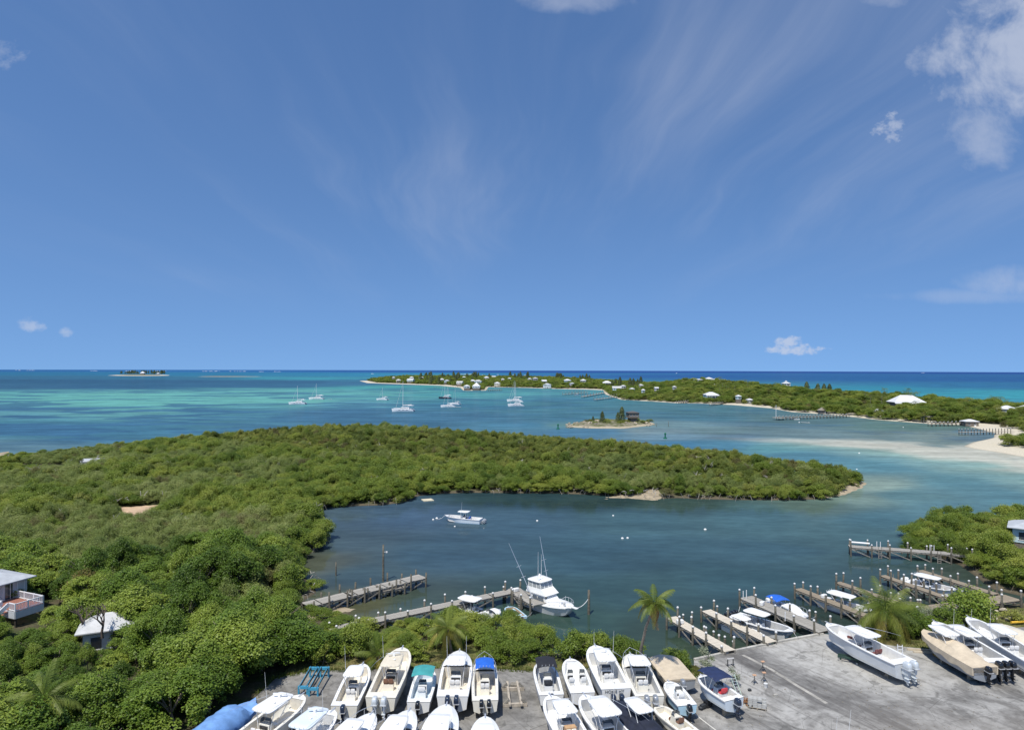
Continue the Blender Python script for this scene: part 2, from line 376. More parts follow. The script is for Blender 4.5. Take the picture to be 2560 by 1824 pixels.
# ------------------------------------------------------------------ the sea: one sheet to the horizon
#  (px, py, colour of water and bottom as seen, how patchy with sea grass)
SEA = [(-200, 926, 42, 98, 158, 0.1), (0, 926, 45, 100, 160, 0.1), (600, 928, 48, 108, 168, 0.1), (1000, 928, 44, 92, 160, 0.1), (1300, 929, 40, 82, 155, 0), (1800, 929, 40, 78, 150, 0), (2560, 931, 38, 75, 148, 0), (3000, 932, 38, 75, 148, 0),
       (0, 933, 44, 112, 152, 0.3), (500, 934, 46, 120, 160, 0.3), (800, 935, 50, 130, 168, 0.3), (1050, 936, 55, 140, 175, 0.2), (1300, 938, 48, 110, 168, 0.1), (1700, 940, 42, 92, 155, 0.1), (2100, 945, 42, 95, 152, 0.1), (2560, 948, 42, 92, 150, 0.1), (3000, 950, 42, 92, 150, 0.1),
       (0, 945, 52, 105, 138, 0.5), (400, 946, 56, 110, 140, 0.5), (800, 946, 66, 150, 170, 0.5), (950, 950, 62, 120, 150, 0.4), (2200, 975, 56, 140, 165, 0.2), (2560, 985, 62, 155, 172, 0.2), (2560, 965, 48, 110, 155, 0.2), (3000, 985, 62, 155, 172, 0.2),
       (0, 950, 50, 92, 124, 0.2), (200, 953, 50, 92, 126, 0.2), (450, 953, 52, 94, 128, 0.2), (700, 955, 54, 98, 132, 0.3), (0, 966, 55, 98, 130, 0.3), (300, 966, 52, 96, 130, 0.3), (600, 963, 54, 100, 134, 0.4), (900, 958, 62, 112, 145, 0.5), (1000, 968, 80, 160, 165, 0.6),
       (0, 984, 100, 170, 168, 0.8), (350, 984, 106, 176, 172, 0.7), (700, 980, 104, 174, 172, 0.7), (950, 984, 100, 170, 170, 0.6), (1150, 984, 82, 155, 165, 0.6), (1300, 985, 90, 158, 168, 0.5), (1400, 990, 78, 135, 155, 0.5),
       (0, 1004, 104, 174, 170, 0.8), (350, 1008, 106, 176, 172, 0.8), (700, 1004, 106, 176, 172, 0.7), (900, 1010, 93, 153, 167, 0.6), (1150, 1010, 70, 128, 150, 0.5), (1400, 1012, 74, 124, 141, 0.4), (1700, 1020, 80, 124, 138, 0.4),
       (0, 1030, 91, 147, 159, 0.9), (300, 1030, 97, 157, 162, 0.9), (600, 1030, 79, 134, 152, 0.8), (850, 1032, 67, 111, 142, 0.4), (1100, 1040, 69, 115, 144, 0.3), (1400, 1040, 74, 122, 142, 0.3), (1750, 1045, 76, 118, 136, 0.3), (2000, 1050, 90, 122, 131, 0.4), (2250, 1068, 94, 126, 125, 0.4),
       (0, 1070, 71, 129, 150, 0.9), (200, 1070, 67, 117, 144, 0.8), (-200, 1090, 79, 129, 147, 0.7), (0, 1120, 95, 130, 145, 0.3), (1000, 1060, 67, 111, 140, 0.2), (1300, 1062, 75, 125, 152, 0.2), (1410, 1062, 100, 141, 146, 0.2),
       (1660, 1062, 120, 150, 155, 0.2), (1640, 1078, 116, 141, 151, 0.1), (1500, 1080, 76, 124, 155, 0.1), (1800, 1078, 107, 135, 142, 0.3), (2000, 1085, 110, 136, 144, 0.4), (2200, 1090, 114, 138, 142, 0.5), (2350, 1095, 120, 140, 140, 0.5), (2420, 1110, 140, 142, 145, 0.3),
       (1700, 1092, 110, 142, 160, 0.1), (1850, 1091, 98, 126, 144, 0.2), (1950, 1092, 108, 136, 146, 0.3), (2050, 1095, 110, 136, 144, 0.3), (2150, 1098, 112, 137, 143, 0.3), (2250, 1102, 116, 139, 142, 0.3), (2330, 1107, 120, 142, 142, 0.3), (1850, 1098, 165, 182, 184, 0), (1950, 1100.5, 180, 190, 190, 0), (2050, 1103.5, 192, 198, 196, 0), (2150, 1108, 198, 202, 198, 0), (2250, 1113, 200, 204, 200, 0), (2350, 1121, 202, 205, 200, 0), (2450, 1131, 218, 219, 206, 0), (2400, 1140, 208, 214, 202, 0), (2300, 1131, 196, 210, 198, 0), (2200, 1122, 165, 188, 184, 0),  (1800, 1100, 140, 165, 170, 0.1), (1950, 1105, 165, 180, 180, 0.1), (2100, 1109, 185, 192, 188, 0), (2300, 1120, 195, 198, 194, 0), (2480, 1140, 214, 214, 200, 0), (2560, 1155, 212, 212, 198, 0), (2800, 1190, 206, 209, 196, 0),
       (1800, 1112, 82, 132, 158, 0.1), (1950, 1122, 98, 152, 162, 0.1), (2100, 1130, 121, 166, 166, 0.1), (2300, 1146, 156, 186, 176, 0), (2460, 1170, 166, 190, 180, 0), (2560, 1190, 166, 190, 180, 0),
       (1700, 1110, 72, 122, 155, 0.1), (2000, 1140, 88, 136, 156, 0.1), (2200, 1160, 94, 140, 154, 0.1), (2400, 1200, 100, 144, 154, 0.1), (2560, 1235, 98, 140, 150, 0.1), (2800, 1260, 96, 138, 148, 0.1),
       (2140, 1185, 136, 164, 158, 0.1), (2190, 1210, 134, 156, 148, 0), (2150, 1240, 116, 139, 133, 0), (2250, 1230, 96, 132, 138, 0.1), (2350, 1260, 82, 120, 132, 0.1), (2200, 1300, 52, 90, 108, 0.1), (2050, 1265, 74, 98, 98, 0),
       (1900, 1290, 48, 84, 102, 0.1), (1700, 1260, 52, 76, 78, 0), (1500, 1255, 44, 68, 74, 0), (1600, 1300, 44, 78, 96, 0.1), (1300, 1250, 42, 66, 74, 0), (1300, 1300, 42, 72, 96, 0.1), (1000, 1290, 44, 72, 104, 0.1), (850, 1300, 48, 72, 95, 0), (840, 1360, 46, 68, 86, 0),
       (800, 1420, 57, 67, 66, 0), (900, 1450, 41, 65, 82, 0), (1100, 1400, 35, 63, 86, 0.1), (1500, 1400, 33, 63, 82, 0.1), (1900, 1380, 42, 74, 92, 0.1), (2150, 1340, 48, 82, 98, 0.1), (1600, 1480, 31, 61, 74, 0.1), (1850, 1450, 33, 65, 82, 0.1), (2250, 1400, 35, 63, 76, 0), (2400, 1440, 40, 58, 62, 0),
       (900, 1520, 61, 69, 58, 0), (1050, 1530, 43, 63, 66, 0), (1300, 1540, 31, 57, 62, 0), (1450, 1580, 33, 61, 64, 0), (1650, 1600, 31, 53, 52, 0), (1800, 1600, 29, 49, 50, 0), (2000, 1540, 29, 51, 58, 0), (2300, 1500, 34, 52, 56, 0)]
def build_sea():
    rad = np.concatenate([[0, 12], np.geomspace(28, 12000, 430)])
    ang = np.concatenate([np.linspace(-180, -52, 30, endpoint=False), np.linspace(-52, 52, 400, endpoint=False), np.linspace(52, 180, 31)])
    A, R = np.meshgrid(np.radians(ang), rad)
    X = np.sin(A) * R; Y = np.cos(A) * R
    nr, na = R.shape
    V = np.stack([X.ravel(), Y.ravel(), np.zeros(X.size)], 1)
    px, py, dep = proj(V)
    S = np.array([q for q in SEA if not (q[0] > 1780 and 1095 < q[1] < 1200 and q[2] > 103)], float)
    sp = np.array([U(a, b, 0) for a, b in S[:, :2]])
    su, sv = S[:, 0], 1150 * np.log(sp[:, 1])
    Yc = np.maximum(V[:, 1], 30)
    wob = (vnoise(X.ravel(), Y.ravel(), 45) - .5) * 70 * sstep(R.ravel(), 150, 500) + (vnoise(X.ravel(), Y.ravel(), 160) - .5) * 90 * sstep(R.ravel(), 300, 900)
    uu = np.clip(1280 + V[:, 0] / Yc * FPX, -1500, 4200) + wob
    vv = 1150 * np.log(Yc * (1 + (vnoise(X.ravel() + 77, Y.ravel(), 60) - .5) * .05)) 
    har = sstep(S[:, 1], 1235, 1290)[:, None] * np.array([27, 24, 15.])
    lc = np.array([lin(*c)[:3] for c in S[:, 2:5] + har])
    out = np.zeros((len(V), 4)); CH = 20000
    for i in range(0, len(V), CH):
        d2 = ((uu[i:i + CH, None] - su) * 0.75) ** 2 + ((vv[i:i + CH, None] - sv) * 1.0) ** 2 + 120
        w = d2 ** -2.0; w /= w.sum(1, keepdims=True)
        out[i:i + CH, :3] = w @ lc; out[i:i + CH, 3] = w @ S[:, 5]
    # the drying sand bar across the channel: sharp on its outer side, shelving off towards the lagoon
    xs = [1640, 1700, 1850, 2050, 2250, 2450, 2560, 2700, 3200]
    yU = np.interp(px, xs, [1088, 1091, 1096.5, 1101, 1108, 1121, 1134, 1155, 1230]); wc = np.interp(px, xs, [.5, 1, 3.5, 9, 19, 32, 42, 48, 60]); wf = np.interp(px, xs, [3, 6, 14, 28, 46, 62, 74, 80, 90])
    q = py - yU + (vnoise(X.ravel(), Y.ravel(), 14) - .5) * wc * .7 + (vnoise(X.ravel(), Y.ravel(), 5) - .5) * wc * .3
    on = sstep(px, 1720, 2200) * (dep > 5)
    core = .95 * sstep(q, -3 - wc * .35, wc * .3) * (1 - sstep(q, wc * .7, wc * 1.5)) * on; shelf = sstep(q, wc * .5, wc) * (1 - sstep(q, wc, wc + wf)) * on * .8
    for i_, c_ in ((shelf, lin(150, 180, 172)), (core, lin(206, 208, 198))): out[:, :3] = out[:, :3] * (1 - i_[:, None]) + np.array(c_[:3]) * i_[:, None]
    out[:, 3] *= 1 - np.clip(core + shelf, 0, 1)
    idx = np.arange(nr * na).reshape(nr, na)
    F = np.stack([idx[:-1, :-1].ravel(), idx[:-1, 1:].ravel(), idx[1:, 1:].ravel(), idx[1:, :-1].ravel()], 1)
    F = F[:, ::-1]
    m, nt, p, outn = newmat('sea_water')
    at = nt.new('ShaderNodeAttribute', attribute_name='bottom')
    pos = nt.pos()
    sx = nt.new('ShaderNodeSeparateXYZ'); nt.link(pos, sx.inputs[0])
    cd = nt.math('LOGARITHM', nt.math('MAXIMUM', sx.outputs[1], 20.0), 2.718)
    base = nt.mix(1.0, at.outputs['Color'], (SEA_K * 1.04, SEA_K, SEA_K * .92, 1), 'MULTIPLY')
    # sea-grass beds: dark patches in plan, big far out
    g1 = nt.noise(0.022, 5, 0.55, nt.mapping(pos, (0.55, 1, 1)), 0.4); g2 = nt.noise(0.0065, 4, 0.5, nt.mapping(pos, (0.6, 1, 1)), 0.3)
    gm = nt.math('MULTIPLY', nt.ramp(nt.math('ADD', nt.math('MULTIPLY', g1, .55), nt.math('MULTIPLY', g2, .45)), 0.492, 0.535), at.outputs['Alpha'])
    base = nt.mix(nt.math('MULTIPLY', gm, .95), base, tuple(c * SEA_K for c in lin(62, 104, 136)[:3]))
    st = nt.ramp(nt.noise(0.09, 5, 0.6, nt.mapping(pos, (0.3, 1, 1), (0, 0, .15))), 0.3, 0.72, 0.84, 1.2)
    pt = nt.ramp(nt.noise(0.035, 4, 0.6, nt.mapping(pos, (0.5, 1, 1), (0, 0, .1)), .6), 0.35, 0.66, 0.90, 1.10)
    st2 = nt.ramp(nt.noise(0.6, 4, 0.6, nt.mapping(pos, (0.45, 1, 1), (0, 0, .3))), 0.3, 0.72, 0.88, 1.12)
    v = nt.new('ShaderNodeVectorMath', operation='SCALE'); nt.link(base, v.inputs[0]); nt.link(nt.math('MULTIPLY', nt.math('MULTIPLY', st, pt), st2), v.inputs['Scale'])
    nt.n.remove(p)
    w1 = nt.noise(1.6, 3, 0.6, nt.mapping(pos, (0.5, 1, 1), (0, 0, .35))); w2 = nt.noise(0.35, 3, 0.55, nt.mapping(pos, (0.5, 1, 1), (0, 0, .25)))
    bh = nt.math('ADD', nt.math('MULTIPLY', w1, .35), nt.math('MULTIPLY', w2, .65))
    calm = nt.new('ShaderNodeMapRange', interpolation_type='SMOOTHSTEP'); nt.link(sx.outputs[1], calm.inputs[0])
    calm.inputs[1].default_value = 130; calm.inputs[2].default_value = 320; calm.inputs[3].default_value = 0.05; calm.inputs[4].default_value = 0.5
    bn = nt.new('ShaderNodeBump'); bn.inputs['Distance'].default_value = 0.5; nt.link(calm.outputs[0], bn.inputs['Strength']); nt.link(bh, bn.inputs['Height'])
    dif = nt.new('ShaderNodeBsdfDiffuse'); nt.link(v.outputs[0], dif.inputs['Color'])
    gl = nt.new('ShaderNodeBsdfGlossy'); gl.inputs['Roughness'].default_value = 0.07; nt.link(bn.outputs[0], gl.inputs['Normal'])
    fr = nt.new('ShaderNodeFresnel'); fr.inputs['IOR'].default_value = 1.33; nt.link(bn.outputs[0], fr.inputs['Normal'])
    ff = nt.math('MINIMUM', nt.math('MULTIPLY', fr.outputs[0], 0.6), 0.115)
    ms = nt.new('ShaderNodeMixShader'); nt.link(ff, ms.inputs[0]); nt.link(dif.outputs[0], ms.inputs[1]); nt.link(gl.outputs[0], ms.inputs[2])
    nt.link(ms.outputs[0], outn.inputs[0])
    me = npmesh('sea', V, F, m)
    a = me.attributes.new('bottom', 'FLOAT_COLOR', 'POINT'); a.data.foreach_set('color', out.astype(np.float32).ravel())
    tag(newobj('sea', me), kind='structure')
SEA_K = 0.70
build_sea()

# ------------------------------------------------------------------ land
def ground_mat(name, sand, soil, green, zlo, zhi):
    m, nt, p, out = newmat(name)
    pos = nt.pos(); sx = nt.new('ShaderNodeSeparateXYZ'); nt.link(pos, sx.inputs[0])
    n1 = nt.noise(0.35, 6, .6, pos); n2 = nt.noise(2.5, 5, .65, pos)
    c = nt.mix(nt.ramp(n1, .4, .6), soil, green)
    zz = nt.math('ADD', sx.outputs[2], nt.math('MULTIPLY', nt.math('SUBTRACT', n1, .5), .5))
    c = nt.mix(nt.ramp(zz, zlo, zhi), sand, c)
    c = nt.mix(1.0, c, nt.mix(nt.ramp(n2, .3, .7), (.7, .7, .7, 1), (1.1, 1.1, 1.1, 1)), 'MULTIPLY')
    c = nt.mix(nt.ramp(sx.outputs[2], 0.0, 0.16, 0.75, 0.0), c, tuple(x * .5 for x in sand[:3]))
    nt.link(c, p.inputs['Base Color']); p.inputs['Roughness'].default_value = .95; p.inputs['Specular IOR Level'].default_value = .1
    nt.link(nt.bump(n2, .5, .1), p.inputs['Normal'])
    return m
def terrain(name, x0, x1, y0, y1, st, zf, m, cut=-1.2):
    xs = np.arange(x0, x1 + st, st); ys = np.arange(y0, y1 + st, st); X, Y = np.meshgrid(xs, ys)
    Z = zf(X.ravel(), Y.ravel()); n, k = X.shape; idx = np.arange(n * k).reshape(n, k)
    F = np.stack([idx[:-1, :-1].ravel(), idx[:-1, 1:].ravel(), idx[1:, 1:].ravel(), idx[1:, :-1].ravel()], 1)
    F = F[(Z[F] > cut).any(1)]
    used, inv = np.unique(F, return_inverse=True)
    V = np.stack([X.ravel(), Y.ravel(), Z], 1)[used]
    tag(newobj(name, npmesh(name, V, inv.reshape(F.shape), m, True)), kind='structure')
SAND = (.60, .54, .42, 1); SOIL = (.10, .085, .055, 1); GRN = (.055, .075, .025, 1)
terrain('mangrove_point_ground', -335, 265, 20, 345, 1.25, near_z, ground_mat('point_soil', (.13, .11, .075, 1), SOIL, GRN, .2, .5))
terrain('cay_ground', -420, 490, 200, 1980, 5.0, cay_z, ground_mat('cay_sand', SAND, (.16, .14, .08, 1), GRN, .65, 1.2))
terrain('rocky_islet_ground', 25, 90, 375, 460, .7, rock_z, ground_mat('islet_rock', (.44, .38, .27, 1), (.26, .23, .17, 1), (.12, .13, .06, 1), .5, .9))

# ------------------------------------------------------------------ foliage
def leaf_mat(name, dark, mid, lite, patch=0.05, brown=0.0):
    m, nt, p, out = newmat(name)
    oi = nt.new('ShaderNodeObjectInfo'); pos = nt.pos()
    at = nt.new('ShaderNodeAttribute', attribute_name='leaf')
    big = nt.noise(patch, 3, .5, pos)
    f = nt.math('ADD', nt.math('MULTIPLY', oi.outputs['Random'], .50), nt.math('MULTIPLY', nt.ramp(big, .3, .7), .33))
    f = nt.math('ADD', f, nt.math('MULTIPLY', at.outputs['Fac'], .30))
    c = nt.mix(nt.ramp(f, .12, .55, smooth=False), dark, mid); c = nt.mix(nt.ramp(f, .55, .98, smooth=False), c, lite)
    if brown:
        b = nt.math('GREATER_THAN', nt.math('FRACT', nt.math('MULTIPLY', oi.outputs['Random'], 7.31)), 1 - brown)
        c = nt.mix(nt.math('MULTIPLY', b, .6), c, (.13, .095, .045, 1))
    nt.link(c, p.inputs['Base Color']); p.inputs['Roughness'].default_value = .5; p.inputs['Specular IOR Level'].default_value = .3
    tr = nt.new('ShaderNodeBsdfTranslucent'); nt.link(nt.mix(1.0, c, (1.25, 1.35, .7, 1), 'MULTIPLY'), tr.inputs['Color'])
    ms = nt.new('ShaderNodeMixShader'); ms.inputs[0].default_value = .22
    nt.link(p.outputs[0], ms.inputs[1]); nt.link(tr.outputs[0], ms.inputs[2]); nt.link(ms.outputs[0], out.inputs[0])
    MATS[name] = m; return m
def leaf_quads(C, N, size, asp, rng):
    """leaf blades: kite-shaped quads at C facing N"""
    n = len(C); N = N / (np.linalg.norm(N, axis=1, keepdims=True) + 1e-9)
    t = rng.randn(n, 3); t -= N * (t * N).sum(1, keepdims=True); t /= np.linalg.norm(t, axis=1, keepdims=True) + 1e-9
    b = np.cross(N, t); s = size[:, None]
    V = np.stack([C - t * s, C + b * s * asp - N * s * .12, C + t * s, C - b * s * asp - N * s * .12], 1).reshape(-1, 3)
    return V, np.arange(4 * n).reshape(n, 4)
def crown(name, m, seed, R, H, base, nleaf, size, lobes=16, asp=.62, flat=.75, loose=.15, lobe_r=.42):
    """a crown of leaf clumps: lobes scattered over a dome of radius R, from base up to H"""
    rng = np.random.RandomState(seed)
    a = rng.rand(lobes) * 2 * np.pi; u = rng.rand(lobes) ** .6
    rr = u * R * (1 - lobe_r * .8); hz = (H - base)
    top = base + hz * (1 - .62 * (rr / R) ** 2) * (.72 + .28 * rng.rand(lobes)) - lobe_r * R * flat * .6
    low = rng.rand(lobes) < .38
    top = np.where(low, base + (top - base) * rng.rand(lobes) * .75, top); rr = np.where(low, R * (1 - lobe_r * .8) * (.6 + .4 * rng.rand(lobes)), rr)
    Cx = np.stack([np.cos(a) * rr, np.sin(a) * rr, np.maximum(top, base + .15 * hz)], 1)
    lr = R * lobe_r * (.45 + 1.0 * rng.rand(lobes) ** 1.4)
    w = lr ** 2; w /= w.sum(); k = rng.choice(lobes, nleaf, p=w)
    D = rng.randn(nleaf, 3); D[:, 2] = np.abs(D[:, 2]) * 1.15 - .35; D /= np.linalg.norm(D, axis=1, keepdims=True)
    sc_ = lr[k] * (1 - np.abs(rng.randn(nleaf)) * loose)
    P = Cx[k] + D * sc_[:, None] * np.array([1, 1, flat])
    P += (vnoise(P[:, 0] * 3, P[:, 1] * 3 + P[:, 2], 1.3)[:, None] - .5) * .5 * D * lr[k][:, None] * .6
    spray = rng.rand(nleaf) < .14; P[spray] += D[spray] * (lr[k][spray] * rng.rand(int(spray.sum())) * .55)[:, None]
    P += rng.randn(nleaf, 3) * R * .025
    P[:, 2] = np.maximum(P[:, 2], base * .6 + .15)
    N = D * .62 + np.array([0, 0, .80]) + rng.randn(nleaf, 3) * .5
    sz = size * (.55 + .8 * rng.rand(nleaf))
    V, F = leaf_quads(P, N, sz, asp, rng)
    me = npmesh(name, V, F, m)
    tint = np.clip(rng.rand(lobes)[k] * .6 + rng.rand(nleaf) * .4, 0, 1)
    at = me.attributes.new('leaf', 'FLOAT', 'FACE'); at.data.foreach_set('value', tint.astype(np.float32))
    return me
def limbs(name, m, seed, R, H, base, r0, nb=6, lean=0.0, roots=0):
    """trunk that forks into tapering limbs reaching into the crown; roots adds arching prop roots"""
    rn = random.Random(seed); b = MB(); n = 5
    tz = max(base * 1.0, H * .32); tip = (lean, rn.uniform(-.2, .2), tz)
    b.tube([(0, 0, -.4), (rn.uniform(-.1, .1), rn.uniform(-.1, .1), tz * .5), tip], [r0, r0 * .82, r0 * .66], 6)
    for i in range(nb):
        a = 2 * math.pi * (i + rn.random() * .6) / nb; rr = R * rn.uniform(.45, .8); h = tz + (H - tz) * rn.uniform(.45, .85)
        e = (tip[0] + math.cos(a) * rr, tip[1] + math.sin(a) * rr, h); mid = (tip[0] + math.cos(a) * rr * .45, tip[1] + math.sin(a) * rr * .45, tz + (h - tz) * .6)
        b.tube([tip, mid, e], [r0 * .5, r0 * .34, r0 * .12], 4)
    for i in range(roots):
        a = rn.random() * 6.28; rr = R * rn.uniform(.35, .85); x, y = math.cos(a), math.sin(a)
        b.tube([(x * .15, y * .15, tz * .8), (x * rr * .6, y * rr * .6, tz * .75), (x * rr, y * rr, -.5)], [r0 * .3, r0 * .3, r0 * .22], 4)
    return b.mesh(name, m)
bark = mat('grey_bark', (.20, .17, .13), .9, var=.35, vscale=6, spec=.1)
L_MANG = leaf_mat('mangrove_leaf', (.065, .115, .013, 1), (.160, .218, .028, 1), (.290, .320, .056, 1), .045)
L_SCRB = leaf_mat('scrub_leaf', (.065, .098, .016, 1), (.155, .190, .032, 1), (.285, .295, .066, 1), .06, .06)
L_BUTT = leaf_mat('buttonwood_leaf', (.105, .145, .034, 1), (.195, .240, .060, 1), (.285, .315, .105, 1), .05, .05)
L_BROAD = leaf_mat('broad_leaf', (.045, .085, .010, 1), (.120, .190, .022, 1), (.265, .325, .052, 1), .11)
class Kind:
    def __init__(s, name, part, leafm, variants, trunk_args):
        s.name = name; s.cr = []; s.tr = []; s.src = None; s.H = []
        for i, v in enumerate(variants):
            s.cr.append(crown(part, leafm, 100 + i * 7 + len(name), *v)); s.H.append(v[1])
            s.tr.append(limbs('trunk', bark, 50 + i, v[0], v[1], v[2], *trunk_args))
    def put(s, loc, sc_, rz, i, label, cat, group):
        t = thing(s.name, label, cat, loc, rz, group); t.scale = (sc_[0], sc_[0], sc_[1])
        c = newobj('crown', s.cr[i % len(s.cr)], t); newobj('trunk', s.tr[i % len(s.tr)], t)
        return t, c
MANG = Kind('mangrove_tree', 'crown', L_MANG, [(2.9, 4.3, .9, 6000, .115, 30, .62, .8, .2, .30), (2.5, 3.7, .7, 5200, .11, 24, .62, .8, .2, .31), (3.2, 4.7, 1.0, 7000, .12, 36, .62, .8, .2, .29), (2.3, 4.0, .8, 4800, .11, 22, .62, .8, .2, .32)], (.13, 5, .2, 7))
SCRB = Kind('scrub_bush', 'crown', L_SCRB, [(2.3, 3.3, .5, 3800, .115, 20, .55, .8, .22, .33), (1.9, 3.0, .5, 3200, .11, 16, .55, .8, .22, .34), (2.7, 3.8, .6, 4600, .12, 24, .55, .8, .22, .31), (2.0, 4.0, .7, 3600, .115, 15, .5, .95, .22, .34)], (.10, 6))
BUTT = Kind('buttonwood_shrub', 'crown', L_BUTT, [(2.4, 3.6, .6, 4600, .115, 22, .38, .9, .32, .32), (2.0, 3.2, .5, 3900, .11, 18, .38, .9, .32, .33), (2.7, 4.0, .7, 5400, .115, 26, .38, .9, .32, .31)], (.09, 7))
BROAD = Kind('broadleaf_tree', 'crown', L_BROAD, [(3.6, 6.4, 1.5, 13500, .115, 52, .68, .85, .2, .25), (3.0, 5.6, 1.2, 10500, .11, 42, .68, .85, .2, .26), (4.2, 7.2, 1.8, 17000, .12, 64, .68, .85, .2, .24), (2.6, 5.0, 1.0, 8600, .11, 36, .68, .85, .2, .27)], (.2, 8, .3))
# ------------------------------------------------------------------ where the plants grow
rnd = random.Random(11); npr = np.random.RandomState(23)
CLEAR = [(plan([(300, 1268), (395, 1262), (385, 1300), (335, 1312)], .9), 1.0),           # bare sandy track
         (plan([(1515, 1243), (1600, 1240), (1625, 1228), (1640, 1228), (1648, 1250), (1520, 1250)], .5), 0.5),      # low bank by the lagoon
         (plan([(0, 1160), (160, 1162), (160, 1178), (0, 1176)], .9), 0.5)]
LOW_SPOTS = []                                                                           # (x, y, radius, height) where only low growth stands
HOUSE_SPOTS = []                                                                         # (x, y, radius) kept free of trees
TRACK = tuple(U(345, 1288, .9)[:2])
def free(X, Y, m=0.0):
    ok = sdpoly(YARD_P, X, Y) < -m
    for P, k in CLEAR: ok &= sdpoly(P, X, Y) < -1.0
    for x, y, r in HOUSE_SPOTS: ok &= (X - x) ** 2 + (Y - y) ** 2 > r * r
    return ok
def inview(X, Y, Z, mx=160, my=260):
    px, py, d = proj(np.stack([X, Y, Z], 1)); return (d > 5) & (px > -mx) & (px < 2560 + mx) & (py < 1824 + my)
def scatter(x0, x1, y0, y1, s):
    xs = np.arange(x0, x1, s); ys = np.arange(y0, y1, s * .87); X, Y = np.meshgrid(xs, ys)
    X = X + (np.arange(len(ys)) % 2)[:, None] * s * .5
    X = X.ravel() + (npr.rand(X.size) - .5) * s * .8; Y = Y.ravel() + (npr.rand(Y.size) - .5) * s * .8
    return X, Y
def thicket(name, label, cat, kind, P, Sc, Rz):
    """everything too many to pick apart: the same plants set out on points by geometry nodes"""
    n = len(P); idx = npr.randint(0, len(kind.cr), n)
    objs = []
    me = bpy.data.meshes.new(name); me.vertices.add(n); me.vertices.foreach_set('co', np.asarray(P, np.float32).ravel())
    a = me.attributes.new('rot', 'FLOAT_VECTOR', 'POINT'); r = np.zeros((n, 3), np.float32); r[:, 2] = Rz; r[:, :2] = (npr.rand(n, 2) - .5) * .25; a.data.foreach_set('vector', r.ravel())
    a = me.attributes.new('scl', 'FLOAT_VECTOR', 'POINT'); a.data.foreach_set('vector', np.asarray(Sc, np.float32).ravel())
    a = me.attributes.new('idx', 'INT', 'POINT'); a.data.foreach_set('value', idx.astype(np.int32))
    o = tag(newobj(name, me), label, cat, kind='stuff')
    ng = bpy.data.node_groups.new(name, 'GeometryNodeTree')
    ng.interface.new_socket('Geometry', in_out='INPUT', socket_type='NodeSocketGeometry'); ng.interface.new_socket('Geometry', in_out='OUTPUT', socket_type='NodeSocketGeometry')
    N = ng.nodes; gi = N.new('NodeGroupInput'); go = N.new('NodeGroupOutput')
    j = N.new('GeometryNodeJoinGeometry')
    for k in reversed(range(len(kind.cr))):
        oi = N.new('GeometryNodeObjectInfo'); oi.inputs['Object'].default_value = kind.src[k]; oi.inputs['As Instance'].default_value = True
        ng.links.new(oi.outputs['Geometry'], j.inputs[0])
    ip = N.new('GeometryNodeInstanceOnPoints'); ip.inputs['Pick Instance'].default_value = True
    ng.links.new(gi.outputs[0], ip.inputs['Points']); ng.links.new(j.outputs[0], ip.inputs['Instance'])
    for nm, ty, sk in (('rot', 'FLOAT_VECTOR', 'Rotation'), ('scl', 'FLOAT_VECTOR', 'Scale'), ('idx', 'INT', 'Instance Index')):
        at = N.new('GeometryNodeInputNamedAttribute'); at.data_type = ty; at.inputs['Name'].default_value = nm; ng.links.new(at.outputs['Attribute'], ip.inputs[sk])
    ng.links.new(ip.outputs[0], go.inputs[0])
    md = o.modifiers.new('set_out', 'NODES'); md.node_group = ng
    return o

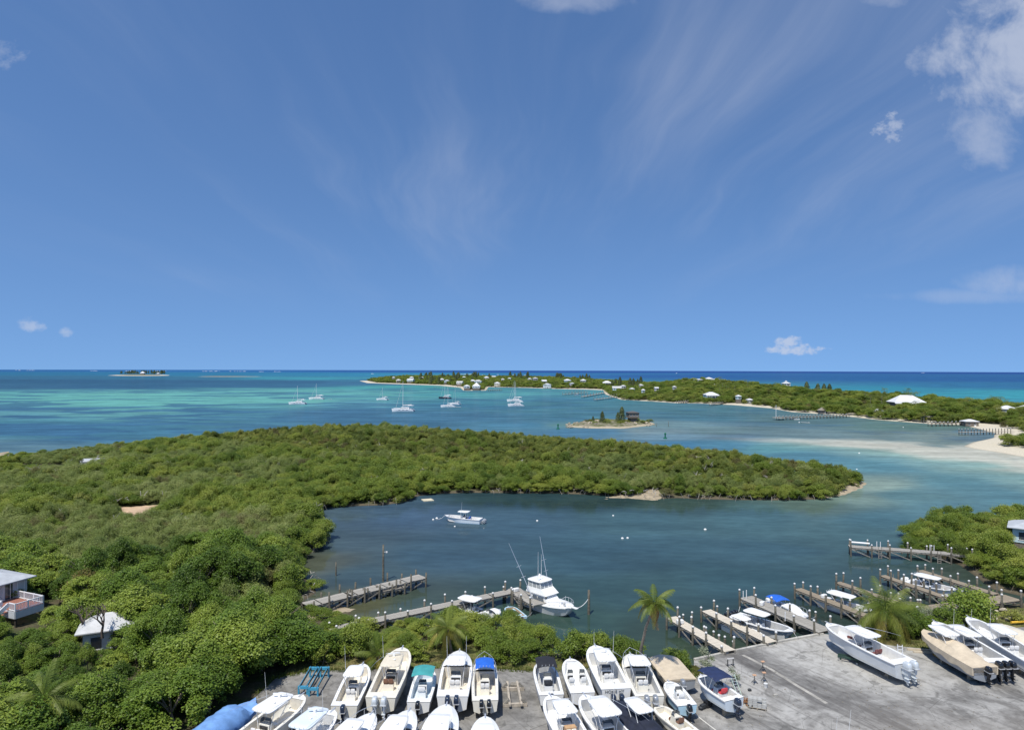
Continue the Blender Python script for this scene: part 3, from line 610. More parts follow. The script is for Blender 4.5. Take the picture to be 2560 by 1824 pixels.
def plant_point():
    X, Y = scatter(-300, 200, 34, 345, 2.45)
    s = sdpoly(NEAR_P, X, Y); Z = near_z(X, Y)
    fr_ = free(X, Y, .9) & (proj(np.stack([X, Y, Z], 1))[0] > 760) & (Y < 100) & (X < 25)
    ok = (s > np.where((X < -120) & (Y > 180), 5.0, -0.35)) & (free(X, Y, 2.2) | fr_) & inview(X, Y, Z)
    px, py, dep = proj(np.stack([X, Y, Z], 1))
    ridge = sstep(Y - (215 - 0.55 * np.clip(X, -400, 60)), -22, 8)
    n1 = vnoise(X, Y, 26); n2 = vnoise(X + 300, Y, 11)
    lag = sdpoly([tuple(p) for p in LAGOON], X, Y)
    dl = np.abs(lag)                                                   # distance from the lagoon shore
    near = dep < 118
    left = (near & (px < 700) & (py > 1400)) | ((dep < 80) & (px < 1700))
    strip = (dep < 96) & (px > 760) & (px < 1760)
    right = (px > 2150) & (dep < 190) & (X > 55)
    kind = np.full(len(X), 'm', object)
    kind[(ridge > .5)] = 's'
    kind[(ridge <= .5) & (dl > 26) & (n1 > .60) & (dep > 100)] = 'b'
    kind[(ridge <= .5) & (dl > 16) & (n1 < .26) & (dep > 100)] = 's'
    kind[(ridge > .5) & (n1 > .72)] = 'b'
    kind[(px > 1500) & (dl < 30) & (dl > 5) & (ridge < .9) & (dep > 150) & (n2 > .3)] = 'b'
    fl = npr.rand(len(X)) < .20; kind[fl & (dep > 100)] = npr.choice(np.array(['m', 's', 'b'], object), int((fl & (dep > 100)).sum()))
    kind[left] = 'l'; kind[strip & ~left] = 'm'; kind[strip & left] = 'm'
    kind[~strip & (dep > 86) & (dep < 140) & (px > 150) & (px < 760) & (dl > 5) & (n1 + .35 * n2 > .42)] = 'b'
    kind[~strip & (dep > 140) & (dep < 190) & (px < 560) & (dl > 12) & (n2 > .55)] = 'b'
    # the big trees stand wider apart
    thin = (kind == 'l') & (npr.rand(len(X)) < .50)
    thin |= (kind == 'm') & (npr.rand(len(X)) < .18)
    ok &= ~thin
    ok &= ~(right & (sdpoly(plan([(2180, 1545), (2600, 1480), (2700, 1560), (2300, 1600)], 1), X, Y) > -1.5))
    X, Y, Z, kind, dep, dl, px, py = [a[ok] for a in (X, Y, Z, kind, dep, dl, px, py)]
    n = len(X); rz = npr.rand(n) * 6.28; sxy = .58 + .5 * npr.rand(n) ** 1.3; sz = .60 + .55 * npr.rand(n) ** 1.3 + .34 * (vnoise(X, Y, 14) - .5)
    lowc = 1 - .5 * sstep(-X, 125, 172) * (Y > 150); sz *= lowc; sxy *= .5 + .5 * lowc
    edge = dl < 3.0
    sxy[edge] *= .85; sz[edge] *= .82
    m = kind == 'l'; sxy[m] *= 1.05; sz[m] *= .86
    m = (X > 55) & (dep < 190) & (px > 2150); sz[m] *= .92
    # the strip by the yard is kept low enough to see the jetties over it
    st = (dep < 96) & (px > 1330); sz[st] *= .80; sxy[st] *= .95
    st = (dep < 100) & (px > 760) & (px <= 1330); sz[st] *= .82 ; sxy[st] *= .8
    st = (dep < 108) & (px > 735) & (px <= 1060) & (py < 1640); sz[st] *= .52; sxy[st] *= .8
    for lx, ly, lr_, ls in LOW_SPOTS:
        q_ = (X - lx) ** 2 + (Y - ly) ** 2 < lr_ * lr_; sz[q_] = np.minimum(sz[q_], ls * (.8 + .4 * npr.rand(int(q_.sum())))); sxy[q_] *= .75
    tab = {'m': (MANG, 300), 's': (SCRB, 200), 'b': (BUTT, 200), 'l': (BROAD, 300)}
    for k, (K, cap) in tab.items():
        ii = np.nonzero(kind == k)[0]; ii = ii[np.argsort(dep[ii])]
        first = ii[:cap]; srcs = {}
        for q, i in enumerate(first):
            v = q % len(K.cr)
            if k == 'm':
                if px[i] > 2150 and dep[i] < 190: lab, g = 'mangrove tree in the clump right of the lagoon behind the grey pier', 'mangroves of the right clump'
                elif dep[i] < 100: lab, g = 'slim mangrove tree in the strip between boatyard and lagoon', 'mangroves in the strip along the boatyard'
                else: lab, g = 'dense bright green mangrove in the thicket round the lagoon', 'mangroves round the lagoon'
            elif k == 's' and px[i] > 900: lab, g = 'dark olive scrub bush on the wooded point behind the lagoon', 'scrub bushes behind the lagoon'
            elif k == 'b' and px[i] > 900: lab, g = 'feathery grey-green buttonwood shrub on the point behind the lagoon', 'buttonwood shrubs behind the lagoon'
            elif k == 'l' and px[i] < 420 and py[i] > 1640: lab, g = 'broadleaf tree in the bottom left corner round the palm', 'broadleaf trees of the bottom left corner'
            elif k == 'l' and px[i] > 520 and dep[i] < 80: lab, g = 'large broadleaf tree overhanging the left end of the boatyard', 'broadleaf trees beside the blue racks'
            elif k == 'l' and px[i] < 420: lab, g = 'broadleaf tree round the cottage and the grey timber house', 'broadleaf trees round the cottage'
            elif k == 's': lab, g = 'dark olive scrub bush among the mangroves left of the lagoon', 'scrub bushes left of the lagoon'
            elif k == 'b': lab, g = 'feathery grey-green buttonwood shrub left of the lagoon', 'buttonwood shrubs left of the lagoon'
            else: lab, g = 'large glossy broadleaf tree between the cottage and the old jetty', 'broadleaf trees towards the old jetty'
            t, c = K.put((X[i], Y[i], Z[i] - .05), (sxy[i], sz[i]), rz[i], v, lab, 'shrub' if k in 'sb' else 'tree', g)
            srcs.setdefault(v, c)
        K.src = [srcs[v] for v in range(len(K.cr))] if len(srcs) == len(K.cr) else None
        rest = ii[cap:]
        if len(rest):
            nm, lb, ct = {'m': ('mangrove_thicket', 'mangrove thicket covering the low point behind the lagoon', 'mangroves'),
                          's': ('scrub_thicket', 'olive scrub covering the ridge of the wooded point', 'scrub'),
                          'b': ('buttonwood_thicket', 'pale feathery buttonwood growth on the wooded point', 'shrubs'), 'l': ('broadleaf_thicket', 'farther broadleaf wood', 'trees')}[k]
            thicket(nm, lb, ct, K, np.stack([X[rest], Y[rest], Z[rest] - .05], 1), np.stack([sxy[rest], sxy[rest], sz[rest]], 1), rz[rest])
    print('plants', n, {k: int((kind == k).sum()) for k in tab})
def plant_cay():
    X, Y = scatter(-400, 480, 210, 1960, 6.0)
    s = sdpoly(CAY_P, X, Y); Z = cay_z(X, Y)
    px, py, dep = proj(np.stack([X, Y, Z], 1))
    beach = ((px < 1165) | ((px > 1815) & (px < 1935) & (dep < 700)) | ((px > 2395) & (dep < 420)) | ((px > 1410) & (px < 1510) & (dep > 950)))
    mn = 1.5 + 4 * vnoise(X, Y, 30) + 3 * sstep(dep, 900, 1200) + beach * (8 + 8 * sstep(dep, 900, 1500)) + 4 * ((px > 2395) & (dep < 420))
    ok = (s > mn) & inview(X, Y, Z, 120)
    for x, y, r in HOUSE_SPOTS: ok &= (X - x) ** 2 + (Y - y) ** 2 > r * r
    X, Y, Z, dep = X[ok], Y[ok], Z[ok], dep[ok]; n = len(X)
    k = npr.rand(n) < .38
    sc_ = (1.25 + .6 * npr.rand(n)) * (1 + .15 * sstep(dep, 600, 1400)); sz = (.9 + .75 * npr.rand(n)) * (.75 + .5 * vnoise(X, Y, 40))
    for m, K, nm, lb in ((k, MANG, 'green_cay_wood', 'green wood covering the far inhabited cay'), (~k, SCRB, 'olive_cay_wood', 'darker olive wood among the houses of the far cay')):
        thicket(nm, lb, 'wood', K, np.stack([X[m], Y[m], Z[m] - .3], 1), np.stack([sc_[m], sc_[m], sz[m]], 1), npr.rand(int(m.sum())) * 6.28)
    print('cay plants', n)
# ------------------------------------------------------------------ boatyard ground
YZ = 1.0
def yard_mat():
    m, nt, p, out = newmat('yard_concrete')
    pos = nt.pos()
    a = U(1880, 1645, YZ); b = U(2120, 1760, YZ); ang = math.atan2(b.y - a.y, b.x - a.x)
    rot = nt.mapping(pos, (1, 1, 1), (0, 0, -ang))
    n1 = nt.noise(.22, 6, .62, pos, .6); n2 = nt.noise(1.3, 6, .68, pos); n3 = nt.noise(.9, 5, .65, nt.mapping(rot, (.16, 1.0, 1)), .3); n4 = nt.noise(7, 4, .7, pos)
    c = nt.mix(nt.ramp(n1, .32, .66), (.15, .145, .136, 1), (.40, .39, .365, 1))
    c = nt.mix(nt.ramp(n2, .45, .75, 0, .65), c, (.085, .082, .076, 1))
    dd = nt.new('ShaderNodeVectorMath', operation='DISTANCE'); nt.link(pos, dd.inputs[0]); dd.inputs[1].default_value = tuple(U(2110, 1632, YZ))
    slab_ = nt.ramp(nt.math('ADD', dd.outputs['Value'], nt.math('MULTIPLY', nt.math('SUBTRACT', n1, .5), 12)), 6.5, 11, 1, 0)
    c = nt.mix(nt.math('MULTIPLY', slab_, .8), c, nt.mix(nt.ramp(n2, .35, .7), (.44, .43, .40, 1), (.30, .29, .265, 1)))
    # worn dark driving lane across the slab
    sx = nt.new('ShaderNodeSeparateXYZ'); nt.link(rot, sx.inputs[0])
    la = Matrix.Rotation(-ang, 3, 'Z') @ Vector(a)
    d = nt.math('ABSOLUTE', nt.math('SUBTRACT', sx.outputs[1], la.y + .3))
    d = nt.math('ADD', d, nt.math('MULTIPLY', nt.math('SUBTRACT', n1, .5), 3.0))
    lane = nt.math('MULTIPLY', nt.ramp(d, 1.2, 3.4, 1, 0), nt.ramp(n3, .35, .62, .35, 1))
    c = nt.mix(nt.math('MULTIPLY', lane, .75), c, (.095, .09, .085, 1))
    c = nt.mix(nt.ramp(n3, .52, .75, 0, .55), c, (.13, .12, .11, 1))
    sp = nt.new('ShaderNodeSeparateXYZ'); nt.link(pos, sp.inputs[0])
    old = nt.ramp(nt.math('ADD', sp.outputs[0], nt.math('MULTIPLY', n1, 6)), 17, 24, .55, 0); c = nt.mix(old, c, nt.mix(nt.ramp(n2, .35, .65), (.20, .19, .175, 1), (.12, .115, .105, 1)))
    warm = nt.math('MULTIPLY', nt.ramp(nt.math('ADD', sp.outputs[1], nt.math('MULTIPLY', n1, 6)), 60, 70, 1, 0), nt.ramp(sp.outputs[0], 24, 34))
    c = nt.mix(nt.math('MULTIPLY', warm, .35), c, (.21, .18, .145, 1))
    c = nt.mix(nt.ramp(n4, .58, .8, 0, .5), c, (.11, .10, .09, 1))
    cr = nt.new('ShaderNodeTexVoronoi', feature='DISTANCE_TO_EDGE'); cr.inputs['Scale'].default_value = .22
    nt.link(nt.mix(.06, pos, nt.new('ShaderNodeTexNoise').outputs['Color']), cr.inputs['Vector'])
    c = nt.mix(nt.ramp(cr.outputs['Distance'], 0, .006, .55, 0), c, (.06, .057, .05, 1))
    oil = nt.noise(.55, 3, .5, nt.mapping(pos, (1, 1, 1), (0, 0, 1.1)), .8); c = nt.mix(nt.ramp(oil, .62, .70, 0, .45), c, (.07, .067, .062, 1))
    tr = nt.noise(.5, 4, .6, nt.mapping(rot, (.05, 2.2, 1)), .15); c = nt.mix(nt.ramp(tr, .56, .66, 0, .42), c, (.075, .07, .066, 1))
    nt.link(c, p.inputs['Base Color']); p.inputs['Roughness'].default_value = .9; p.inputs['Specular IOR Level'].default_value = .2
    nt.link(nt.bump(n4, .25, .03), p.inputs['Normal'])
    return m
yb = MB(); yb.prism([tuple(q) for q in YARD_P][::-1], -1.6, YZ)
tag(yb.build('boatyard_pavement', yard_mat()), kind='structure')
conc = mat('pale_concrete', (.46, .44, .39), .9, var=.25, vscale=1.2, stain=(.16, .14, .11, 1), stain_amt=.5, spec=.2)
for a, b in (((1736, 1649), (1819, 1631)), ((1838, 1627), (1926, 1608.5)), ((1943, 1605), (2057, 1584))):
    A = U(*a, YZ); B = U(*b, YZ)
    tag(MB().bar(A + Vector((0, 0, .06)), B + Vector((0, 0, .06)), .32, .24).build('quay_kerb', conc), kind='structure')
P = [U(1857, 1636, YZ), U(1925, 1670, YZ), U(1995, 1714, YZ), U(2067, 1757, YZ)]
sb = MB()
for i in range(3):
    d = (P[i + 1] - P[i]).normalized(); n_ = Vector((-d.y, d.x, 0)) * .2
    o_ = Vector((0, 0, .005 + .0015 * i)); sb.add([P[i] + n_ + o_, P[i] - n_ + o_, P[i + 1] - n_ + o_, P[i + 1] + n_ + o_], [(0, 1, 2, 3)])
tag(sb.build('slab_edge_strip', mat('strip_concrete', (.36, .34, .30), .9, var=.35, vscale=.8, stain=(.14, .13, .11, 1), stain_amt=1.0)), kind='structure')
P = [U(1735, 1782, YZ), U(1795, 1828, YZ)]; d = (P[1] - P[0]).normalized(); n_ = Vector((-d.y, d.x, 0)) * .06; o_ = Vector((0, 0, .005))
tag(MB().add([P[0] + n_ + o_, P[0] - n_ + o_, P[1] - n_ + o_, P[1] + n_ + o_], [(0, 1, 2, 3)]).build('painted_line', mat('line_paint', (.6, .58, .52), .8)), kind='structure')
# lawn corners
def lawn_mat():
    m, nt, p, out = newmat('dry_grass'); pos = nt.pos()
    c = nt.mix(nt.ramp(nt.noise(.6, 6, .65, pos), .35, .65), (.20, .165, .075, 1), (.105, .125, .04, 1))
    c = nt.mix(nt.ramp(nt.noise(6, 4, .7, pos), .4, .7, 0, .5), c, (.07, .075, .03, 1))
    nt.link(c, p.inputs['Base Color']); p.inputs['Roughness'].default_value = 1; p.inputs['Specular IOR Level'].default_value = .05; return m
LAWN = lawn_mat()
LAWNS = [plan([(2118, 1592), (2225, 1612), (2330, 1622), (2345, 1600), (2440, 1580), (2560, 1566), (2700, 1590), (2620, 1515), (2530, 1520), (2400, 1543), (2276, 1565), (2180, 1580)], YZ),
         plan([(1690, 1691), (1735, 1691), (1765, 1682), (1740, 1664), (1706, 1662), (1680, 1668)], YZ), plan([(700, 1692), (770, 1674), (860, 1672), (1000, 1668), (1240, 1668), (1350, 1676), (1500, 1664), (1640, 1666), (1690, 1689), (1690, 1660), (1600, 1646), (1500, 1640), (1400, 1645), (1340, 1650), (1300, 1615), (1000, 1600), (780, 1600)], YZ)]
for q in LAWNS:
    b = MB(); b.prism(q[::-1] if sum((q[i][0] - q[i - 1][0]) * (q[i][1] + q[i - 1][1]) for i in range(len(q))) > 0 else q, .2, YZ - .03); tag(b.build('lawn', LAWN), kind='structure')
def tufts(name, label, polys, n, m, h, seed):
    rng = np.random.RandomState(seed); Ps = []
    for q in polys:
        a = np.array(q); X = rng.uniform(a[:, 0].min(), a[:, 0].max(), n * 3); Y = rng.uniform(a[:, 1].min(), a[:, 1].max(), n * 3)
        k = (sdpoly(q, X, Y) > .05) & (vnoise(X, Y, 1.7) > .35); Ps.append(np.stack([X[k][:n], Y[k][:n], np.full(k.sum(), YZ - .03)[:n]], 1))
    Pn = np.concatenate(Ps); k = len(Pn)
    a = rng.rand(k) * 6.28; w = .03 + .03 * rng.rand(k); hh = h * (.4 + rng.rand(k)); dx = np.cos(a) * w; dy = np.sin(a) * w; lx = (rng.rand(k) - .5) * hh; ly = (rng.rand(k) - .5) * hh
    V = np.stack([Pn + np.stack([dx, dy, 0 * a], 1), Pn - np.stack([dx, dy, 0 * a], 1), Pn + np.stack([lx, ly, hh], 1)], 1).reshape(-1, 3)
    tag(newobj(name, npmesh(name, V, np.arange(3 * k).reshape(k, 3), m)), label, 'grass', kind='stuff')
tufts('grass_tufts', 'dry grass tufts on the lawn corners of the boatyard', LAWNS, 3500, mat('grass_blade', (.13, .14, .045), .9, var=.5, vscale=1.5, spec=.1), .16, 3)

# ------------------------------------------------------------------ jetties
M_GREY = mat('grey_deck_wood', (.36, .34, .30), .9, var=.25, vscale=2, stain=(.17, .15, .12, 1), stain_amt=.6, spec=.15)
M_PALE = mat('pale_deck_wood', (.62, .56, .46), .9, var=.15, vscale=2, stain=(.25, .20, .14, 1), stain_amt=.5, spec=.15)
M_BRWN = mat('brown_deck_wood', (.31, .26, .195), .9, var=.25, vscale=2, stain=(.12, .09, .06, 1), stain_amt=.5, spec=.15)
M_PILE = mat('piling_wood', (.15, .138, .112), .95, var=.4, vscale=3, stain=(.10, .13, .09, 1), stain_amt=.7, spec=.1)
M_OLD = mat('weathered_wood', (.27, .25, .215), .95, var=.35, vscale=3, stain=(.10, .085, .07, 1), stain_amt=.7, spec=.1)
M_CAP = mat('white_cap', (.66, .66, .64), .5, var=.06)
M_BLK = mat('dark_timber', (.07, .06, .05), .9, var=.3, spec=.1)
PV = random.Random(4)
_pile = {}
def pile_mesh(h, r, bottom=-1.6):
    k = (round(h, 1), round(r, 2))
    if k not in _pile:
        _pile[k] = MB().lathe([(r * 1.08, bottom), (r * 1.05, .3), (r, k[0] * .6), (r * .94, k[0])], 8).mesh('piling', M_PILE, True)
    return _pile[k]
_cap = {}
def cap_mesh(r, kind='cone'):
    if r not in _cap:
        _cap[r] = MB().lathe([(r * 1.06, -.02), (r * 1.1, .14), (r * .95, .19), (r * .25, .25)], 8).mesh('piling_cap', M_CAP, True)
    return _cap[r]
def piling(parent, x, y, h, r=.14, cap=True, lean=0.0):
    o = newobj('piling', pile_mesh(h, r), parent); o.location = (x, y, 0); o.rotation_euler = (PV.uniform(-1, 1) * (.035 + lean), PV.uniform(-1, 1) * (.015 + lean), PV.random() * 6)
    if cap:
        c = newobj('piling_cap', cap_mesh(r), o); c.location = (0, 0, round(h, 1))
    return o
def ladder(parent, x, y, side, z1=1.9, w=.5, m=None):
    b = MB()
    for s in (-1, 1): b.box((x + side * .06, y + s * w / 2, z1 / 2 - .25), (.06, .09, z1 + .5))
    k = -0.2
    while k < z1 - .3: b.box((x + side * .06, y, k), (.12, w, .05)); k += .3
    return b.build('ladder', m or M_OLD, parent)
def jetty(label, A, B, width, m, z=1.35, piles=(), ladders=(), braces=True, sp=.2, group=None, pr=.14, gap=.025, seed=0, missing=0.0, extra=None, crossbeams=True):
    """a plank jetty from A to B (ground plan). piles: (distance, side -1/1, height, cap)"""
    A = Vector((A[0], A[1], 0)); B = Vector((B[0], B[1], 0)); L = (B - A).length; rz = math.atan2(B.y - A.y, B.x - A.x) - math.pi / 2
    t = thing('jetty', label, 'jetty', A, rz, group); rn = random.Random(seed)
    pm = MB().box((0, 0, 0), (width, sp - gap, .05)).mesh('plank', m)
    pm2 = MB().box((0, 0, 0), (width * 1.03, sp - gap, .045)).mesh('plank', m)
    n = int(L / sp)
    for i in range(n):
        if rn.random() < missing: continue
        o = newobj('plank', pm if rn.random() < .7 else pm2, t); o.location = (rn.uniform(-.02, .02), (i + .5) * sp, z + rn.uniform(-.008, .008)); o.rotation_euler = (0, rn.uniform(-.01, .01), rn.uniform(-.008, .008))
    for s in (-1, 1):
        MB().box((s * (width / 2 - .09), L / 2, z - .15), (.09, L, .24)).build('stringer', M_OLD if m is not M_BRWN else M_BRWN, t)
    if crossbeams:
        k = 1.0
        while k < L:
            MB().box((0, k, z - .36), (width + .35, .16, .18)).build('crossbeam', M_PILE, t); k += 2.4
    for d, s, h, c in piles: piling(t, s * (width / 2 + pr + .02), d, h, pr, c)
    ds = sorted(set(round(p[0], 2) for p in piles))
    if braces:
        for i in range(0, len(ds) - 1):
            for s in (-1, 1):
                if rn.random() < .75:
                    x = s * (width / 2 + .06)
                    MB().bar((x, ds[i], z - .3), (x, ds[i + 1], .15), .05, .16).build('brace', M_OLD, t)
    for d, s in ladders: ladder(t, s * (width / 2 + .06), d, s, z + .5)
    return t
def mid(p, q): return ((p[0] + q[0]) / 2, (p[1] + q[1]) / 2)
DZ_ = 1.35
def reg(L, n, h, cap=True, both=True, start=.3, var=.38, seed=1):
    rn = random.Random(seed); out = []
    for i in range(n):
        d = start + (L - start - .5) * i / (n - 1)
        for s in ((-1, 1) if both else (1,)): out.append((d + rn.uniform(-.15, .15), s, h + rn.uniform(-var, var), cap))
    return out
def jet_px(label, far1, far2, near1, near2, m, z=DZ_, **kw):
    f = [U(*q, z) for q in (far1, far2, near1, near2)]
    A = mid(f[0], f[1]); B = mid(f[2], f[3]); dv = Vector((B[0] - A[0], B[1] - A[1])).normalized()
    nn = Vector((-dv.y, dv.x)); w = abs((f[1].xy - f[0].xy).dot(nn)); w2 = abs((f[3].xy - f[2].xy).dot(nn))
    w = kw.pop('width', max(.9, min(3.2, (w + w2) / 2))); L = (Vector(B) - Vector(A)).length
    np_ = kw.pop('npiles', 5); h = kw.pop('h', 2.15); cap = kw.pop('cap', True); n0 = kw.get('seed', 0)
    kw.setdefault('piles', reg(L, np_, h, cap, seed=n0)); lad = kw.pop('lad', ())
    print(label[:40], 'L %.1f w %.2f' % (L, w))
    return jetty(label, A, B, w, m, z, ladders=[(L * a, s) for a, s in lad], **kw)
JG = 'finger jetties of the marina'
jet_px('pale finger jetty nearest the leaning coconut palm', (1671, 1543), (1684, 1540), (1815, 1629), (1838, 1624.5), M_PALE, seed=1, lad=((.5, -1),), group=JG, width=1.5)
jet_px('pale finger jetty beside the grey hulled boat, four outboards at its side', (1757, 1526), (1773, 1523), (1920, 1606.5), (1943, 1603), M_PALE, seed=2, lad=((.5, -1),), group=JG, width=1.5)
jet_px('wide grey plank jetty between the grey hulled boat and the blue topped cabin boat', (1849, 1495), (1879, 1488), (2049, 1580), (2080, 1574.5), M_GREY, seed=3, group=JG, npiles=5, width=2.3, h=2.4)
jet_px('brown plank jetty in front of the white topped boat behind the palm', (1989, 1472), (2000, 1469), (2160, 1540), (2175, 1537), M_BRWN, seed=4, group=JG, lad=((.32, -1),), width=1.3, h=2.4)
jet_px('brown plank jetty behind the white topped boat, empty lift posts on it', (2088, 1456), (2100, 1453), (2290, 1525), (2304, 1521), M_BRWN, seed=5, group=JG, width=1.2, h=2.4)
jet_px('long brown plank jetty with tall posts in front of the moored open boat', (2200, 1439), (2211, 1436), (2368, 1498), (2382, 1494), M_BRWN, seed=6, group=JG, lad=((.1, -1),), width=1.2, h=2.5, npiles=6)
jet_px('brown plank jetty behind the moored open boat, beside the mangroves', (2294, 1426), (2304, 1424), (2485, 1487), (2498, 1483), M_BRWN, seed=7, group=JG, width=1.3, h=2.4)
jet_px('broad plank walkway along the shore joining the finger jetties', (2273, 1534), (2262, 1526), (2544, 1497), (2528, 1488), M_BRWN, seed=8, width=2.4, npiles=6, h=2.2)
jet_px('long grey pier in front of the right mangrove clump, white pipe rail at its end', (2120, 1368), (2124, 1360), (2432, 1391), (2436, 1383), M_GREY, z=1.6, seed=9, npiles=7, h=2.5, lad=((.25, 1), (.72, 1)), width=1.9)
# the two old jetties left of the sport fishing boat
jet_px('old weathered jetty with a sagging side walk at the left of the lagoon', (1052, 1432), (1062, 1447), (752, 1503), (772, 1520), M_GREY, z=1.3, seed=10, npiles=8, h=2.3, cap=False, width=2.3, missing=.05)
jet_px('low broken walkway slats beside the old weathered jetty', (1010, 1462), (1014, 1468), (868, 1488), (874, 1494), M_OLD, z=.95, seed=11, npiles=5, h=1.7, cap=False, width=1.0, missing=.12, braces=False)
jet_px('long grey jetty running from the mangroves to the sport fishing boat', (1262, 1474), (1285, 1482), (812, 1570), (830, 1578), M_GREY, z=1.35, seed=12, npiles=9, h=2.0, width=1.7, missing=.02)
jet_px('short cross jetty beside the sport fishing boat', (1266, 1470), (1292, 1470), (1338, 1514), (1362, 1508), M_GREY, z=1.35, seed=13, npiles=4, h=2.2, width=2.2, lad=((.55, 1),))
# posts standing free in the water
def post(px, py, top_py, label, r=.15, cap=False, group=None, zbase=0.0):
    b = U(px, py, zbase); dep = b.y; h = (py - top_py) * dep / FPX
    t = newobj('mooring_post', MB().lathe([(r * 1.1, -1.5), (r * 1.1, .2), (r, h * .6), (r * .85, h)], 8).mesh('mooring_post', M_PILE, True)); t.location = b; tag(t, label, 'post', group)
    if cap: c = newobj('piling_cap', cap_mesh(.14), t); c.location = (0, 0, h)
    return t
post(958, 1452, 1361, 'tall pole with a lamp standing beside the old weathered jetty', .16)
post(840, 1438, 1404, 'short bare stake in the water left of the old jetty', .12)
post(1472, 1535, 1474, 'mooring post right of the sport fishing boat with a rope on it', .17)
MP = 'white capped mooring posts between the marina jetties'
for i, (x, y, ty, lab) in enumerate([(1730, 1556, 1532, 'white capped post left of the pale jetties, near the palm crown'), (1708, 1552, 1538, 'white capped post beside the outer end of the first pale jetty'), (1765, 1596, 1570, 'white capped post between the two pale jetties, outermost'),
        (1784, 1598, 1580, 'white capped post between the two pale jetties, second from outside'), (1812, 1608, 1593, 'white capped post between the two pale jetties, second from the quay'), (1833, 1622, 1605, 'white capped post between the two pale jetties, nearest the quay'),
        (1793, 1540, 1517, 'white capped post beside the outer end of the second pale jetty'), (1819, 1548, 1530, 'white capped post at the stern of the grey hulled boat'), (1902, 1590, 1567, 'white capped post beside the bow of the small white boat'),
        (1935, 1598, 1578, 'white capped post in front of the grey hulled bow'), (2039, 1552, 1531, 'white capped post at the bow of the blue topped cabin boat'), (1996, 1545, 1525, 'white capped post beside the blue topped cabin boat')]):
    post(x, y, ty, lab, .14, True, MP)
lp = U(958, 1452, 0); b = MB(); b.bar((lp.x, lp.y - .05, 4.5), (lp.x + .5, lp.y - .05, 4.6), .06, .06); b.sbox((lp.x + .55, lp.y - .05, 4.5), (.3, .25, .3), .7)
tag(b.build('dock_lamp', mat('lamp_grey', (.6, .6, .58), .5)), 'small pale lamp fixed on the tall pole by the old jetty', 'lamp')
# sandy banks along the shores
SANDM = mat('bank_sand', (.36, .30, .21), .95, var=.25, vscale=.5, stain=(.24, .2, .14, 1), stain_amt=.6, spec=.1); PINKS = mat('track_sand', (.50, .36, .24), .95, var=.2, vscale=.4, spec=.1)
def bank(name, pts, z, m, h=.35):
    q = plan(pts, z); xs = [a[0] for a in q]; ys = [a[1] for a in q]
    terrain(name, min(xs) - 2, max(xs) + 2, min(ys) - 2, max(ys) + 2, .7, lambda X, Y: np.where(sdpoly(q, X, Y) > -1.2, np.maximum(near_z(X, Y), -.05) + .04 + h * sstep(sdpoly(q, X, Y), -.6, 3) + (vnoise(X, Y, 1.1) - .5) * .12 - .5 * sstep(-sdpoly(q, X, Y), .2, 1.2), -5), m, -1)
bank('sandy_tip', [(2070, 1244), (2110, 1236), (2152, 1220), (2166, 1207), (2130, 1198), (2095, 1212)], 0, SANDM); bank('sandy_bank', [(1510, 1247), (1560, 1245), (1640, 1250), (1655, 1243), (1642, 1226), (1622, 1226), (1612, 1238), (1560, 1239), (1515, 1242)], 0, SANDM, .15)
bank('sandy_beach', [(-60, 1172), (0, 1152), (28, 1140), (22, 1128), (-60, 1140)], 0, SANDM); bank('sandy_track', [(298, 1266), (395, 1260), (388, 1302), (335, 1314)], .9, PINKS, .1); bank('sand_spit', [(780, 1550), (870, 1526), (892, 1521), (850, 1512), (765, 1526)], 0, SANDM, .2)
# ------------------------------------------------------------------ boats
GEL = mat('white_gelcoat', (.80, .80, .78), .28, var=.05, vscale=1.2, stain=(.50, .46, .38, 1), stain_amt=.35)
GELC = mat('cream_gelcoat', (.76, .72, .62), .3, var=.06, vscale=1.2, stain=(.55, .48, .34, 1), stain_amt=.25)
GELI = mat('ivory_gelcoat', (.79, .76, .67), .3, var=.06, vscale=1.2, stain=(.55, .5, .4, 1), stain_amt=.25)
GELB = mat('ice_blue_gelcoat', (.66, .73, .78), .28, var=.05, vscale=1.2)
GELG = mat('slate_grey_gelcoat', (.30, .32, .345), .25, var=.08, vscale=1)
GELS = mat('silver_hull', (.60, .62, .63), .28, var=.06, vscale=1)
LINER = mat('cockpit_liner', (.72, .71, .68), .5, var=.08, vscale=2, stain=(.45, .42, .36, 1), stain_amt=.3)
LINERG = mat('grey_cockpit_floor', (.50, .50, .49), .6, var=.1, vscale=2)
LINERC = mat('cream_cockpit', (.72, .67, .57), .5, var=.08, vscale=2, stain=(.45, .36, .24, 1), stain_amt=.3)
DASH = mat('dark_dash', (.035, .037, .042), .35, var=.3)
ALU = mat('aluminium_tube', (.72, .73, .74), .35, .6, var=.08)
PIPE = mat('white_powder_tube', (.78, .78, .77), .4, var=.05)
BTUBE = mat('black_tube', (.03, .03, .035), .4)
GLASS = mat('smoked_plexi', (.10, .12, .14), .08, var=.1, spec=.8)
CLEAR_V = mat('clear_vinyl', (.36, .38, .38), .15, var=.25, vscale=2, spec=.7)
RUB = mat('rub_rail', (.20, .20, .21), .5)
WCUSH = mat('white_vinyl', (.75, .74, .71), .55, var=.06)
MAROON = mat('maroon_vinyl', (.17, .055, .05), .55, var=.15)
BROWNC = mat('brown_vinyl', (.18, .09, .055), .55, var=.15)
REDC = mat('red_vinyl', (.60, .05, .06), .5, var=.1)
TANV = mat('tan_vinyl', (.55, .40, .27), .6, var=.12)
BLUEC = mat('royal_blue_canvas', (.015, .12, .55), .75, var=.12, vscale=2)
TEAL = mat('teal_canvas', (.05, .30, .30), .8, var=.15, vscale=2)
